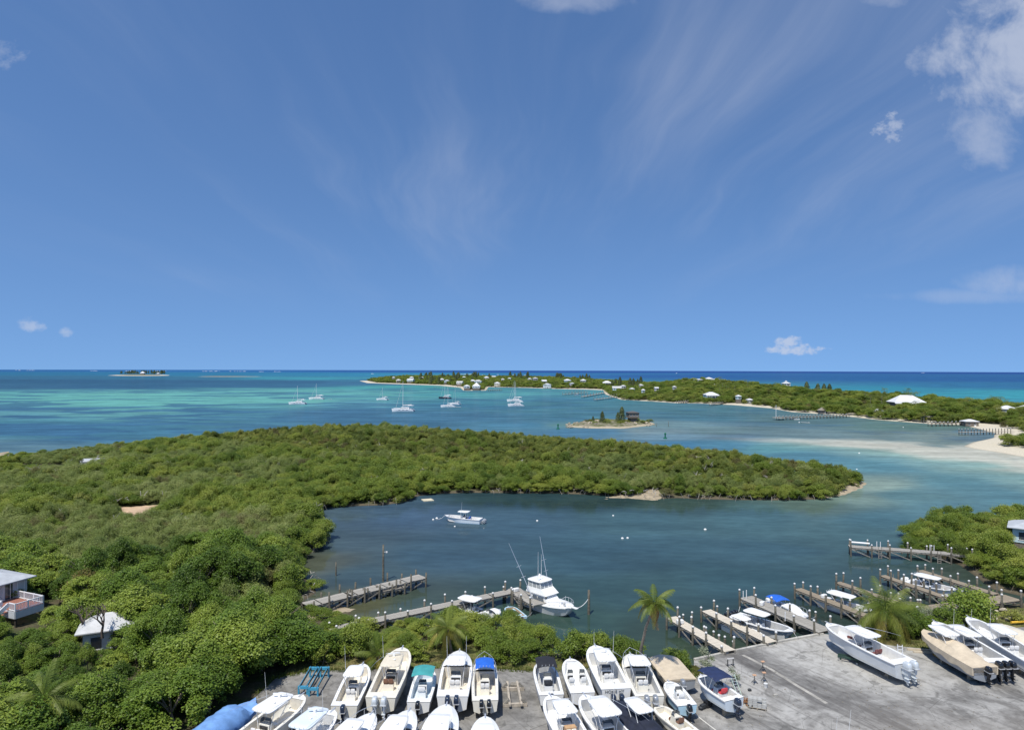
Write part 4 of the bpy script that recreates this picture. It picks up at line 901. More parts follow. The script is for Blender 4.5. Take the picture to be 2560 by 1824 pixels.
NAVYC = mat('navy_canvas', (.015, .028, .085), .8, var=.2, vscale=2)
BLKC = mat('black_canvas', (.016, .017, .022), .8, var=.2, vscale=2)
TANC = mat('tan_canvas', (.56, .47, .345), .85, var=.12, vscale=1.5, stain=(.36, .29, .2, 1), stain_amt=.35, bump=.3, bscale=5)
SAGC = mat('beige_canvas', (.64, .58, .46), .85, var=.1, vscale=1.5)
TARP = mat('sky_blue_tarp', (.15, .30, .58), .7, var=.22, vscale=1.4, bump=.4, bscale=3)
COVN = mat('dark_navy_cover', (.014, .018, .035), .8, var=.35, vscale=1.2, bump=.5, bscale=2.5)
E_BLK = mat('black_cowling', (.012, .013, .016), .22, var=.2, coat=.4)
E_NVY = mat('blue_black_cowling', (.02, .03, .055), .2, var=.15, coat=.5)
E_WHT = mat('white_cowling', (.78, .78, .76), .25, var=.05, coat=.4)
E_SLV = mat('silver_cowling', (.36, .38, .40), .3, .4, var=.12, coat=.3)
E_PALE = mat('pale_grey_cowling', (.60, .64, .66), .28, .1, var=.08, coat=.3)
PROPM = mat('prop_metal', (.55, .52, .46), .3, .8)
BOTTOM = mat('blue_bottom_paint', (.02, .12, .22), .8, var=.2)
BOTBK = mat('black_bottom_paint', (.025, .025, .03), .8, var=.2)
LBLUE = mat('light_blue_paint', (.45, .66, .78), .4, var=.08, stain=(.55, .5, .42, 1), stain_amt=.3)
TIMB = mat('block_timber', (.30, .26, .20), .9, var=.3)
def lerp(a, b, t): return a + (b - a) * t
class Hull:
    """the lines of a boat: y runs forward from the transom, z from the keel"""
    def __init__(s, L, B, H, full=2.6, stern=.93, sheer=.26, keel=0.0, rake=.70, hmid=.5):
        s.L, s.B, s.H, s.full, s.stern, s.sheer, s.k0, s.rake, s.hm = L, B, H, full, stern, sheer, keel, rake, hmid
    def b(s, t):
        if t < s.hm: return s.B / 2 * lerp(s.stern, 1, min(1, t / (s.hm * .8)) ** .8)
        return s.B / 2 * max(0.0, 1 - ((t - s.hm) / (1 - s.hm)) ** s.full) ** .64
    def s(s_, t): return s_.k0 + s_.H * (1 + s_.sheer * t ** 1.8)
    def k(s, t): return s.k0 + (0 if t < s.rake else (s.H * (1 + s.sheer) - .06) * ((t - s.rake) / (1 - s.rake)) ** 2.4)
    def ch(s, t):
        q = max(0, (t - .5) / .5); zc = s.k0 + s.H * (.27 + .46 * q ** 2)
        return s.b(t) * (.90 - .42 * q), min(max(zc, s.k(t) + .02), s.s(t) - .03)
    def ts(s, n=16): return [i / n * (1.0 if i < n else .9999) for i in range(n + 1)]
def hull_shell(h, n=18, lo=0.0, hi=1.0):
    """outer skin; lo/hi pick a band between keel (0), chine and rail (1) for two-colour hulls"""
    m = MB(); rows = []
    for t in h.ts(n):
        y = t * h.L; c, zc = h.ch(t); b, sz, k = h.b(t), h.s(t), h.k(t)
        fl = .5; mx, mz = lerp(c, b, .42), lerp(zc, sz, .5)
        rows.append([(0, y, k), (c * .55, y, lerp(k, zc, .48)), (c, y, zc), (mx, y, mz), (b, y, sz)])
    vs = []; fs = []; w = 9
    for r in rows: vs += [(-x, y, z) for x, y, z in r[::-1]] + list(r[1:])
    for i in range(len(rows) - 1):
        for j in range(w - 1): fs.append((i * w + j, i * w + j + 1, (i + 1) * w + j + 1, (i + 1) * w + j))
    fs.append(tuple(range(w))[::-1])
    return m.add(vs, fs)
def deck_shell(h, ta, tb, g=.24, crown=.05, n=22, up=.05, gb=None):
    """side decks round an open cockpit between ta and tb, closed fore and aft decks"""
    ts = sorted(set([0, ta, tb, .9999] + [i / n for i in range(n)])); m = MB()
    def cs(t):
        b = h.b(t); return b, h.s(t)
    for i in range(len(ts) - 1):
        t0, t1 = ts[i], ts[i + 1]
        for sgn in (-1, 1):
            q = []
            for t in (t0, t1):
                b, z = cs(t); gi = min(g, b * .6); q.append((b, t * h.L, z, gi))
            (b0, y0, z0, g0), (b1, y1, z1, g1) = q
            m.add([(sgn * (b0 + .02), y0, z0 - .04), (sgn * (b0 + .02), y0, z0 + up), (sgn * (b1 + .02), y1, z1 + up), (sgn * (b1 + .02), y1, z1 - .04)], [(0, 1, 2, 3) if sgn < 0 else (3, 2, 1, 0)])
            if ta - 1e-6 <= t0 and t1 <= tb + 1e-6:
                m.add([(sgn * (b0 + .02), y0, z0 + up), (sgn * (b0 - g0), y0, z0 + up), (sgn * (b1 - g1), y1, z1 + up), (sgn * (b1 + .02), y1, z1 + up)], [(0, 1, 2, 3) if sgn < 0 else (3, 2, 1, 0)])
            else:
                c0 = crown if t0 >= tb else 0; c1 = crown if t1 > tb else 0
                c0 = c0 * min(1, max(0, (1 - t0) * 6)); c1 = c1 * min(1, max(0, (1 - t1) * 6))
                m.add([(sgn * (b0 + .02), y0, z0 + up), (sgn * b0 * .62, y0, z0 + up + c0 * .8), (0, y0, z0 + up + c0), (0, y1, z1 + up + c1), (sgn * b1 * .62, y1, z1 + up + c1 * .8), (sgn * (b1 + .02), y1, z1 + up)],
                      [(0, 1, 4, 5), (1, 2, 3, 4)] if sgn < 0 else [(5, 4, 1, 0), (4, 3, 2, 1)])
    return m
def liner_shell(h, ta, tb, floor, g=.24, up=.05, n=14):
    m = MB(); vs = []; fs = []
    ts = [lerp(ta, tb, i / n) for i in range(n + 1)]
    for t in ts:
        b = h.b(t); w = b - min(g, b * .6); z = h.s(t) + up; f = max(h.k0 + floor, h.k(t) + .12); f = min(f, z - .05); y = t * h.L
        vs += [(-w, y, z), (-w * .97, y, f), (w * .97, y, f), (w, y, z)]
    for i in range(n):
        for j in range(3): fs.append((i * 4 + j, (i + 1) * 4 + j, (i + 1) * 4 + j + 1, i * 4 + j + 1))
    fs.append((0, 1, 2, 3)); fs.append(tuple(n * 4 + j for j in (3, 2, 1, 0)))
    return m.add(vs, fs)
def outboard(parent, x, y, ztop, m, s=1.0, tilt=0.0, two=None):
    """outboard motor: cowling, leg and lower unit, propeller; ztop is the top of the cowling"""
    e = newobj('outboard', None, parent); e.location = (x, y, ztop - 1.0 * s); e.rotation_euler = (tilt, 0, 0)
    q = MB(); q.sbox((0, -.38 * s, .70 * s), (.48 * s, .78 * s, .62 * s), .45, 12, 6, taper=.18); cw = q.build('cowling', m, e, True)
    MB().box((0, -.40 * s, .47 * s), (.487 * s, .79 * s, .05 * s)).build('cowling_band', two or ALU, cw)
    q = MB(); q.box((0, -.36 * s, .22 * s), (.24 * s, .40 * s, .5 * s), taper=1.15); q.box((0, -.34 * s, -.22 * s), (.11 * s, .30 * s, .55 * s)); q.box((0, -.10 * s, .18 * s), (.30 * s, .22 * s, .40 * s))
    q.sbox((0, -.36 * s, -.52 * s), (.17 * s, .68 * s, .19 * s), .8, 10, 6); q.box((0, -.40 * s, -.30 * s), (.30 * s, .42 * s, .035 * s)); q.add([(-.015, -.2 * s, -.58 * s), (.015, -.2 * s, -.58 * s), (.015, -.5 * s, -.58 * s), (-.015, -.5 * s, -.58 * s), (-.01, -.38 * s, -.8 * s), (.01, -.38 * s, -.8 * s), (.01, -.52 * s, -.8 * s), (-.01, -.52 * s, -.8 * s)], [(0, 1, 5, 4), (1, 2, 6, 5), (2, 3, 7, 6), (3, 0, 4, 7), (4, 5, 6, 7)])
    q.build('leg', m, e, True)
    q = MB()
    for k in range(3):
        a = k * 2.094; c_, s_ = math.cos(a), math.sin(a); q.add([(0, -.72 * s, -.52 * s), (.19 * s * c_ - .05 * s * s_, -.70 * s, -.52 * s + .19 * s * s_ + .05 * s * c_), (.19 * s * c_ + .05 * s * s_, -.76 * s, -.52 * s + .19 * s * s_ - .05 * s * c_)], [(0, 1, 2), (2, 1, 0)])
    q.lathe([(.05 * s, -.0), (.05 * s, .1 * s)], 6, (0, -.72 * s, -.57 * s)); q.build('propeller', PROPM, e)
    return e
def rail(parent, pts, r, m, posts=(), name='bow_rail'):
    q = MB(); q.tube(pts, r, 5)
    for a, b in posts: q.tube([a, b], r * .85, 4)
    return q.build(name, m, parent, True)
def slab(cx, cy, z, w, l, th, crown, nx=8, ny=8, nose=.75, tail=.9, cut=.35):
    """roof panel: rounded corners, slightly crowned"""
    m = MB(); out = []
    for i in range(28):
        a = 2 * math.pi * i / 28; px = math.copysign(abs(math.cos(a)) ** cut, math.cos(a)); py = math.copysign(abs(math.sin(a)) ** cut, math.sin(a))
        k = lerp(tail, nose, (py + 1) / 2); out.append((px * k, py))
    vs = []; fs = []
    for s_, zz in ((1.0, -th), (1.0, 0), (.93, .02 + crown * .35), (.6, crown * .8), (.01, crown)):
        vs += [(cx + x * w / 2 * s_, cy + y * l / 2 * s_, z + zz) for x, y in out]
    for j in range(4):
        for i in range(28): fs.append((j * 28 + i, j * 28 + (i + 1) % 28, (j + 1) * 28 + (i + 1) % 28, (j + 1) * 28 + i))
    fs.append(tuple(range(28))[::-1]); fs.append(tuple(range(112, 140)))
    return m.add(vs, fs)
def bimini(cx, cy, z, w, l, arch, drop=.10):
    """canvas top stretched over bows"""
    m = MB(); nx, ny = 8, 6; vs = []; fs = []
    for lay in (0, -.03):
        for j in range(ny + 1):
            for i in range(nx + 1):
                u, v = i / nx * 2 - 1, j / ny * 2 - 1
                vs.append((cx + u * w / 2, cy + v * l / 2, z + arch * (1 - u * u) - drop * v ** 4 - .03 * (1 - abs(math.cos(v * 4.7))) + lay))
    o = (nx + 1) * (ny + 1)
    for j in range(ny):
        for i in range(nx):
            a = j * (nx + 1) + i; fs.append((a, a + 1, a + nx + 2, a + nx + 1)); fs.append((o + a, o + a + nx + 1, o + a + nx + 2, o + a + 1))
    edge = [i for i in range(nx + 1)] + [j * (nx + 1) + nx for j in range(1, ny + 1)] + [ny * (nx + 1) + i for i in range(nx - 1, -1, -1)] + [j * (nx + 1) for j in range(ny - 1, 0, -1)]
    for a, b in zip(edge, edge[1:] + edge[:1]): fs.append((b, a, o + a, o + b))
    return m.add(vs, fs)
def cover(h, prof, drop=.5, out=.07, seed=1, wr=.05, box=0.0):
    """canvas cover over the whole boat; prof: (t, ridge height above the rail)"""
    rng = random.Random(seed); m = MB(); n = 26; rows = []
    for i in range(n + 1):
        t = min(.9995, i / n); b = h.b(t) + out; z = h.s(t)
        for (t0, r0), (t1, r1) in zip(prof, prof[1:]):
            if t0 <= t <= t1 + 1e-6: r = lerp(r0, r1, (t - t0) / (t1 - t0 + 1e-9)); break
        w = lambda: rng.uniform(-wr, wr); dp = drop * (1 - .5 * t) + .1 * math.sin(t * 23)
        y = t * h.L + (.08 if t > .99 else 0)
        rows.append([(b + .02 + w() * .5, y, z - dp), (b + .03, y, z + .07), (b * .72, y, z + .06 + r * lerp(.45, .80, box) + w()), (b * .38, y, z + .07 + r * lerp(.82, .97, box) + w()), (0, y, z + .08 + r + w() * .4)])
    vs = []; fs = []; k = 9
    for r in rows: vs += [(-x, y, z) for x, y, z in r] + [q for q in r[-2::-1]]
    for i in range(n):
        for j in range(k - 1): fs.append((i * k + j, i * k + j + 1, (i + 1) * k + j + 1, (i + 1) * k + j))
    fs.append(tuple(range(k))); fs.append(tuple(n * k + j for j in range(k))[::-1])
    return m.add(vs, fs)
TEXTS = []
STRIPES = [mat('navy_stripe', (.02, .04, .14), .4), mat('grey_stripe', (.25, .26, .28), .4), mat('light_blue_stripe', (.22, .40, .60), .4), mat('black_stripe', (.03, .03, .03), .4), mat('pale_stripe', (.62, .60, .54), .4)]
def lettering(parent, txt, size, loc, rot, m):
    cu = bpy.data.curves.new('lettering', 'FONT'); cu.body = txt; cu.size = size; cu.align_x = 'CENTER'; cu.extrude = .004
    tmp = bpy.data.objects.new('lettering', cu); COL.objects.link(tmp)
    dg = bpy.context.evaluated_depsgraph_get(); me = bpy.data.meshes.new_from_object(tmp.evaluated_get(dg)); bpy.data.objects.remove(tmp); bpy.data.curves.remove(cu)
    me.materials.clear(); me.materials.append(m); o = newobj('boat_name', me, parent); o.location = loc; o.rotation_euler = rot; return o
def console(t, y, z, w, l, hh, m, glass=True, dash=True, seatm=None):
    q = MB(); q.add([(-w / 2, y - l / 2, z), (w / 2, y - l / 2, z), (w / 2 * .9, y + l / 2, z), (-w / 2 * .9, y + l / 2, z), (-w / 2, y - l / 2 * .9, z + hh), (w / 2, y - l / 2 * .9, z + hh), (w / 2 * .8, y + l * .18, z + hh * .98), (-w / 2 * .8, y + l * .18, z + hh * .98)],
                    [(3, 2, 1, 0), (4, 5, 6, 7), (0, 1, 5, 4), (1, 2, 6, 5), (2, 3, 7, 6), (3, 0, 4, 7)])
    c = q.build('console', m, t)
    if dash:
        q = MB(); q.box((0, y - l / 2 * .95 - .012, z + hh * .76), (w * .82, .03, hh * .30)); q.build('instrument_panel', DASH, c)
        q = MB(); R = .17
        pts = [(R * math.cos(a), y - l / 2 - .14 + R * math.sin(a) * .35, z + hh * .68 + R * math.sin(a)) for a in [k * math.pi / 6 for k in range(13)]]
        q.tube(pts, .018, 4); q.build('steering_wheel', BTUBE, c)
    if glass:
        q = MB(); q.add([(-w / 2 * .85, y + l * .20, z + hh), (w / 2 * .85, y + l * .20, z + hh), (w / 2 * .8, y - l * .02, z + hh + .42), (-w / 2 * .8, y - l * .02, z + hh + .42), (-w / 2 * .95, y - l * .3, z + hh), (w / 2 * .95, y - l * .3, z + hh), (w / 2 * .9, y - l * .32, z + hh + .36), (-w / 2 * .9, y - l * .32, z + hh + .36)], [(0, 1, 2, 3), (4, 0, 3, 7), (1, 5, 6, 2)])
        q.build('windscreen', GLASS, c)
    return c
def bench(t, y, z, w, hh, m, base=LINER, back=True, name='helm_seat'):
    q = MB(); q.box((0, y, z + hh * .42), (w, .5, hh * .84), taper=.94); s_ = q.build(name, base, t)
    q = MB(); n = 2 if w > .85 else 1
    for i in range(n):
        x = (i - (n - 1) / 2) * w / n; q.sbox((x, y, z + hh * .9), (w / n * .96, .5, .14), .4)
        if back: q.sbox((x, y - .26, z + hh + .22), (w / n * .94, .12, .42), .4)
    q.build('cushion', m, s_, True); return s_
def keel_blocks(t_loc, rz, L, Hk, label):
    for f in (.18, .62):
        p = Vector(t_loc) + Matrix.Rotation(rz, 3, 'Z') @ Vector((0, L * f, 0))
        q = MB(); q.box((0, 0, Hk * .5 - .01), (1.1, .34, Hk - .02)); o = q.build('keel_block', TIMB); o.location = (p.x, p.y, p.z); o.rotation_euler = (0, 0, rz)
        tag(o, label, 'block', 'timber blocks under the stored boats')
KB = 'timber keel block in the shade under a stored boat'
def boat(label, stern=None, bow=None, B=2.6, H=1.25, L=None, head=None, ground=YZ, water=False, hull=GEL, deck=None, liner=LINER, name='motor_boat', cat='boat', full=2.6, sheer=.26, sternf=.93,
         ta=.10, tb=.90, crown=.06, g=.24, floor=.42, top=None, con=True, seat=WCUSH, engines=1, em=E_BLK, es=1.0, etilt=0.0, bowseat=None, raised=None, bottom=None, antennas=0, rodh=True, radar=None, bowrail=None, cover_=None, group=None, blocks=True, conm=None, rub=True, text=None, ez=.30, outr=None, stripe=None, legm=PIPE, consoles2=False, lift=.45, transom_box=False):
    """one complete motor boat. stern/bow are photo pixels of the rail at the transom and at the stem"""
    k0 = lift if not water else -.42
    base = ground if not water else 0.0
    zs, zb = base + k0 + H, base + k0 + H * (1 + sheer)
    b_ = U(*bow, zb) if bow else None
    if stern:
        s_ = U(*stern, zs); d = Vector((b_.x - s_.x, b_.y - s_.y)); L = L or d.length; head = math.atan2(d.y, d.x) - math.pi / 2
        loc = Vector((s_.x, s_.y, base))
    else:
        head = math.radians(head); loc = Vector((b_.x + math.sin(head) * L, b_.y - math.cos(head) * L, base))
    t = thing(name, label, cat, loc, head, group); h = Hull(L, B, H, full, sternf, sheer, k0)
    deck = deck or GEL; conm = conm or deck
    hs = hull_shell(h).build('hull', hull, t, True)
    if bottom:
        q = MB(); hh = Hull(L, B + .012, H, full, sternf, sheer, k0 - .006); rows = []
        for tt in hh.ts(16):
            c, zc = hh.ch(tt); k = hh.k(tt); rows.append((c + .004, tt * L, zc, k))
        vs = []; fs = []
        for c, y, zc, k in rows: vs += [(-c, y, zc), (-c * .55, y, lerp(k, zc, .48) - .006), (0, y, k - .006), (c * .55, y, lerp(k, zc, .48) - .006), (c, y, zc)]
        for i in range(len(rows) - 1):
            for j in range(4): fs.append((i * 5 + j, i * 5 + j + 1, (i + 1) * 5 + j + 1, (i + 1) * 5 + j))
        q.add(vs, fs); q.build('bottom_paint', bottom, hs, True)
    if blocks and not water: keel_blocks(loc, head, L, lift, KB)
    if rub:
        for sg in (-1, 1):
            MB().tube([(sg * (h.b(tt) + .025), tt * L, h.s(tt) - .05) for tt in h.ts(14)], .028, 4).build('rub_rail', RUB, hs)
    ztop = k0 + H
    if cover_:
        cm, prof, kw = cover_
        cover(h, prof, **kw).build('cover', cm, t, True)
    else:
        dk = deck_shell(h, ta, tb, g, crown).build('deck', deck, t)
        liner_shell(h, ta, tb, floor * H, g).build('cockpit', liner, t)
        fz = k0 + floor * H; ym = L * .44
        q = MB()
        for sg in (-1, 1):
            for tt in (.16, .34, .52, .78): q.box((sg * (h.b(tt) - .10), tt * L, h.s(tt) + .075), (.05, .18, .04))
        q.box((0, L * .955, h.s(.955) + .09), (.09, .22, .06)); q.build('cleats', ALU, dk)
        if bowseat:
            bs = newobj('bow_seat', None, t)
            for sg in (-1, 1):
                q = MB(); a, b2 = .66, .85
                vs = [(sg * (h.b(a) - g - .02), a * L, fz), (sg * (h.b(b2) - g * .9) * .8, b2 * L, fz), (sg * .12, b2 * L, fz), (sg * (h.b(a) * .45), a * L, fz)]
                q.add(vs + [(x, y, z + .34) for x, y, z in vs], [(4, 5, 6, 7) if sg > 0 else (7, 6, 5, 4), (0, 1, 5, 4), (1, 2, 6, 5), (2, 3, 7, 6), (3, 0, 4, 7)]); q.build('bow_locker', liner, bs)
                q = MB(); q.sbox((sg * h.b(.76) * .52, L * .75, fz + .62), (.12, .62, .30), .4, rz=sg * .35); q.build('backrest', bowseat, bs, True)
        if con:
            cw = min(1.05, B * .36)
            if consoles2:
                for sg in (-1, 1):
                    c = console(t, L * .52, fz, B * .24, .55, .85, LINER); c.location = (sg * B * .24, 0, 0)
                    s2 = bench(t, L * .40, fz, B * .22, .55, WCUSH); s2.location = (sg * B * .24, 0, 0)
            else:
                console(t, L * .47, fz, cw, .95, .98, conm); bench(t, L * .34, fz, cw * .95, .72, seat, conm)
                q = MB(); q.sbox((0, L * .555, fz + .42), (cw * .8, .4, .3), .4); q.build('console_seat', seat if seat is not WCUSH else WCUSH, t, True)
        q = MB(); q.box((0, L * ta + .30, fz + .24), (B * .55, .5, .46)); tb_ = q.build('stern_locker', liner, t)
        MB().box((0, L * ta + .30, fz + .485), (B * .42, .34, .03)).build('hatch', deck, tb_)
    if raised:
        # low cabin trunk on the foredeck with side windows
        y0, y1, rh, rm, win = raised; n = 8; vs = []; fs = []
        for i in range(n + 1):
            q_ = i / n; y = lerp(y0, y1, q_) * L; w = (h.b(lerp(y0, y1, q_)) - .28) * (1 - .12 * q_); z = h.s(lerp(y0, y1, q_)) + .04; e = rh * (1 - q_ ** 2.2)
            w = max(w, .05); vs += [(-w, y, z), (-w * .86, y + e * .25, z + e * .85), (0, y + e * .3, z + e + .04), (w * .86, y + e * .25, z + e * .85), (w, y, z)]
        for i in range(n):
            for j in range(4): fs.append((i * 5 + j, i * 5 + j + 1, (i + 1) * 5 + j + 1, (i + 1) * 5 + j))
        fs.append((4, 3, 2, 1, 0)); cb = MB().add(vs, fs).build('cabin', rm, t, True)
        if win:
            for sg in (-1, 1):
                q = MB(); w = h.b(y0 + .06) - .28; z = h.s(y0) + .04; y = y0 * L
                q.add([(sg * (w * 1.0), y + .25, z + rh * .2), (sg * (w * .93), y + .35, z + rh * .75), (sg * (w * .82), y + 1.5, z + rh * .62), (sg * (w * .93), y + 1.6, z + rh * .2)], [(0, 1, 2, 3), (3, 2, 1, 0)]); q.build('window', GLASS, cb)
    if top:
        kind, tm, yc, tl, tw = top[:5]; hz = (top[5] if len(top) > 5 else 2.05) + .12; tl *= 1.18; tw *= 1.06
        fz = k0 + floor * H; z = fz + hz; y = L * yc
        if kind == 'hard':
            tp = slab(0, y, z, tw, tl, .07, .07).build('hardtop', tm, t, True)
        else:
            tp = bimini(0, y, z - .06, tw, tl, .18).build('canvas_top', tm, t, True)
        q = MB()
        for sg in (-1, 1):
            for ya, yb in ((y - tl * .30, L * .47 - .42), (y + tl * .18, L * .47 + .25)):
                if kind == 'hard': q.tube([(sg * tw * .42, ya, z - .06), (sg * min(tw * .40, B * .24), lerp(ya, yb, .6), fz + 1.1), (sg * B * .21, yb, fz + .03)], .028, 5)
                else: q.tube([(sg * tw * .48, ya, z - .06), (sg * (B * .5 - g), y + (ya - y) * .25, h.s(.45) + .06)], .022, 4)
            q.tube([(sg * tw * .42, y - tl * .30, z - .1), (sg * tw * .42, y + tl * .18, z - .1)], .022, 4)
        q.build('top_frame', legm, t, True)
        if rodh:
            for i in range(4): MB().tube([(tw * (.27 - .18 * i), y - tl * .48, z - .08), (tw * (.27 - .18 * i), y - tl * .48 - .14, z + .16)], .02, 5).build('rod_holder', legm if kind == 'hard' else PIPE, tp)
        if radar:
            q = MB()
            if radar == 'dome': q.lathe([(.30, .02), (.33, .1), (.28, .22), (.05, .27)], 12, (0, y + tl * .15, z + .08))
            else: q.box((0, y + tl * .22, z + .18), (.22, .22, .24)); q.box((0, y + tl * .22, z + .34), (1.15, .12, .11), rz=.35)
            q.build('radar', GEL, t, radar == 'dome')
        for i in range(antennas):
            sg = (-1, 1)[i % 2]; q = MB(); q.tube([(sg * tw * .44, y + tl * (.1 - .2 * (i // 2)), z), (sg * tw * .46, y + tl * (.1 - .2 * (i // 2)) - .2, z + 2.3)], [.02, .009], 4); q.build('antenna', PIPE, t)
    if top and (outr if outr is not None else (top[0] == 'hard' and not water and B > 2.6)):
        for sg in (-1, 1):
            a = Vector((sg * tw * .44, y + tl * .18, z + .10)); MB().tube([a, a + Vector((sg * .25, -2.2, .35)), a + Vector((sg * .42, -4.2, .55))], [.022, .016, .007], 4).build('outrigger', ALU, t)
        MB().tube([(-tw * .40, y + tl * .30, z + .03), (-tw * .40, y + tl * .34, z + .15), (tw * .40, y + tl * .34, z + .15), (tw * .40, y + tl * .30, z + .03)], .018, 4).build('grab_rail', ALU, t)
        MB().sbox((tw * .12, y - tl * .08, z + .13), (.24, .24, .12), .8, 8, 4).build('antenna_puck', GEL, t, True)
    if stripe or (stripe is None and not cover_ and B > 2):
        sm = stripe or (STRIPES[len(TEXTS) % 5]); TEXTS.append(1)
        for sg in (-1, 1):
            vs = []; fs = []
            for i, tt in enumerate(h.ts(16)):
                c, zc = h.ch(tt); b2, sz2 = h.b(tt), h.s(tt); f0, f1 = .10, .17
                for f_ in (f0, f1): vs.append((sg * (lerp(c, lerp(c, b2, .42), f_ * 2) + .006), tt * L, lerp(zc, sz2, f_)))
                if i: fs.append((2 * i - 2, 2 * i - 1, 2 * i + 1, 2 * i) if sg < 0 else (2 * i, 2 * i + 1, 2 * i - 1, 2 * i - 2))
            MB().add(vs, fs).build('boot_stripe', sm, hs)
    if not cover_:
        MB().bar((0, L * .93, h.s(.93) + .12), (0, L * 1.025, h.s(1) + .10), .12, .07).build('anchor_roller', ALU, t)
    if engines:
        sp = .62 * es if engines > 2 else .72 * es
        for i in range(engines):
            outboard(t, (i - (engines - 1) / 2) * sp, -.06, ztop + ez * es, em, es, etilt)
    if bowrail:
        pts = []; n = 9
        for sg in (-1, 1):
            r_ = [(sg * (h.b(tt) - .08), tt * L, h.s(tt) + .06 + .55 * min(1, (tt - .5) * 6)) for tt in [lerp(.5, .985, i / n) for i in range(n + 1)]]
            pts = r_ if sg < 0 else pts + [(0, L * 1.02, h.s(1) + .62)] + r_[::-1]
        ps = [((sg * (h.b(tt) - .08), tt * L, h.s(tt) + .05), (sg * (h.b(tt) - .08), tt * L, h.s(tt) + .61)) for sg in (-1, 1) for tt in (.6, .72, .84, .94)]
        rail(t, pts, .02, bowrail, ps)
    if text:
        lettering(t, text[0], text[1], (text[2], -.035, k0 + H * .80), (math.pi / 2, 0, 0), text[3])
    return t, h

YG = None
# --- second row of the yard, left to right
boat('white centre console with white hardtop and one dark outboard, beside the blue rack', (860, 1764), (908, 1658), B=2.55, H=1.3, top=('hard', GEL, .50, 2.1, 1.9), engines=1, em=E_NVY, antennas=1, es=1.05, deck=GEL, liner=LINERC, hull=GELI)
boat('cream boat with beige hardtop, brown helm seat and twin white outboards', (951, 1744), (1007, 1617), B=2.95, H=1.5, hull=GELC, deck=GELC, liner=LINERC, top=('hard', SAGC, .50, 2.7, 2.1), seat=BROWNC, engines=2, em=E_PALE, es=1.15, conm=GELC, antennas=1, radar='bar', full=2.9)
boat('small white boat with a teal canvas top and one black outboard', (1046, 1755), (1070, 1669), B=2.25, H=1.1, top=('bimini', TEAL, .52, 1.9, 1.9), engines=1, em=E_BLK, bowseat=None, liner=GELB, rodh=False)
boat('big white boat with closed foredeck, hardtop and twin blue-black outboards, anchor on the bow', (1131, 1741), (1149, 1625), B=3.05, H=1.55, tb=.62, crown=.32, top=('hard', GEL, .54, 2.1, 2.0), engines=2, em=E_NVY, es=1.12, ta=.14, antennas=2, liner=LINERC)
boat('white boat with royal blue canvas top, bow rail and twin black outboards', (1213, 1751), (1211, 1643), B=2.5, H=1.3, tb=.66, crown=.22, deck=GELI, top=('bimini', BLUEC, .56, 1.9, 1.7, 2.15), engines=2, em=E_BLK, es=.95, bowrail=ALU, liner=LINERC, hull=GELI)
boat('white boat with a black canvas top and black seat frame', (1379, 1737), (1356, 1651), B=2.45, H=1.2, top=('bimini', BLKC, .60, 2.0, 1.85), engines=1, em=E_NVY, seat=DASH, liner=LINERG, legm=BTUBE)
boat('open white boat with twin helm consoles and no top', (1457, 1732), (1425, 1645), B=2.45, H=1.2, consoles2=True, ta=.20, engines=0, liner=GEL, floor=.5)
boat('large white boat with hardtop, radar dome and a name lettered on its transom', (1541, 1722), (1487, 1612), B=3.0, H=1.6, tb=.80, top=('hard', GEL, .53, 2.7, 2.1), engines=2, em=E_NVY, es=1.1, radar='dome', antennas=2, ta=.12, text=('HOKIE HY', .40, -.18, DASH), full=3.0, ez=-.22)
boat('white boat with square white top, tall bow rail and twin silver outboards', (1625, 1740), (1575, 1633), B=2.85, H=1.4, tb=.64, crown=.25, deck=GELI, hull=GELI, liner=LINERG, top=('hard', GEL, .52, 2.1, 2.2, 2.15), engines=2, em=E_SLV, es=1.1, bowrail=ALU, ta=.06)
boat('small white and blue open boat with one black outboard', (1719, 1763), (1670, 1702), B=1.95, H=.95, hull=LBLUE, deck=GEL, liner=GEL, engines=1, em=E_BLK, es=.95, rub=True, ta=.2, lift=.5)
t_, h_ = boat('white centre console with navy canvas top and red seat', (1836, 1748), (1752, 1687), B=2.35, H=1.15, hull=GELB, top=('bimini', NAVYC, .56, 2.2, 1.95, 2.0), seat=REDC, engines=1, em=E_NVY, es=1.0, rodh=False, lift=.6, ta=.12)
# flat tan covered barge boat
boat('broad grey boat under a flat tan cover with one grey outboard', (1703, 1700), (1651, 1637), B=3.0, H=1.1, hull=GELG, full=6, sternf=1.0, sheer=.1, cover_=(TANC, [(0, .10), (.5, .16), (.93, .12), (1, .02)], dict(drop=.16, out=.06, wr=.015)), engines=1, em=E_SLV, name='covered_boat')
# --- front row, cut by the bottom of the picture
boat('boat wrapped in a sky blue tarp at the left end of the front row', None, (637, 1753), L=6.6, head=-22, B=2.5, H=1.35, hull=LBLUE, engines=0, cover_=(TARP, [(0, .75), (.25, 1.0), (.60, 1.05), (.68, .85), (.78, -.15), (.93, -.12), (1, .30)], dict(drop=.62, wr=.06, seed=5, box=.75)), name='covered_boat')
boat('white boat with broad hardtop and radar bar beside the blue tarped boat', None, (757, 1735), L=9.0, head=-20, B=2.95, H=1.4, hull=GELI, deck=GELI, liner=LINERC, top=('hard', GEL, .56, 3.0, 2.25, 2.2), radar='bar', antennas=1, em=E_WHT, engines=2, full=3.2)
boat('white front row boat with radar bar on its roof, below the single outboard boat', None, (835, 1773), L=9.2, head=-17, B=2.85, H=1.4, top=('hard', GELB, .60, 3.0, 2.2, 2.2), radar='bar', antennas=2, engines=2, em=E_WHT)
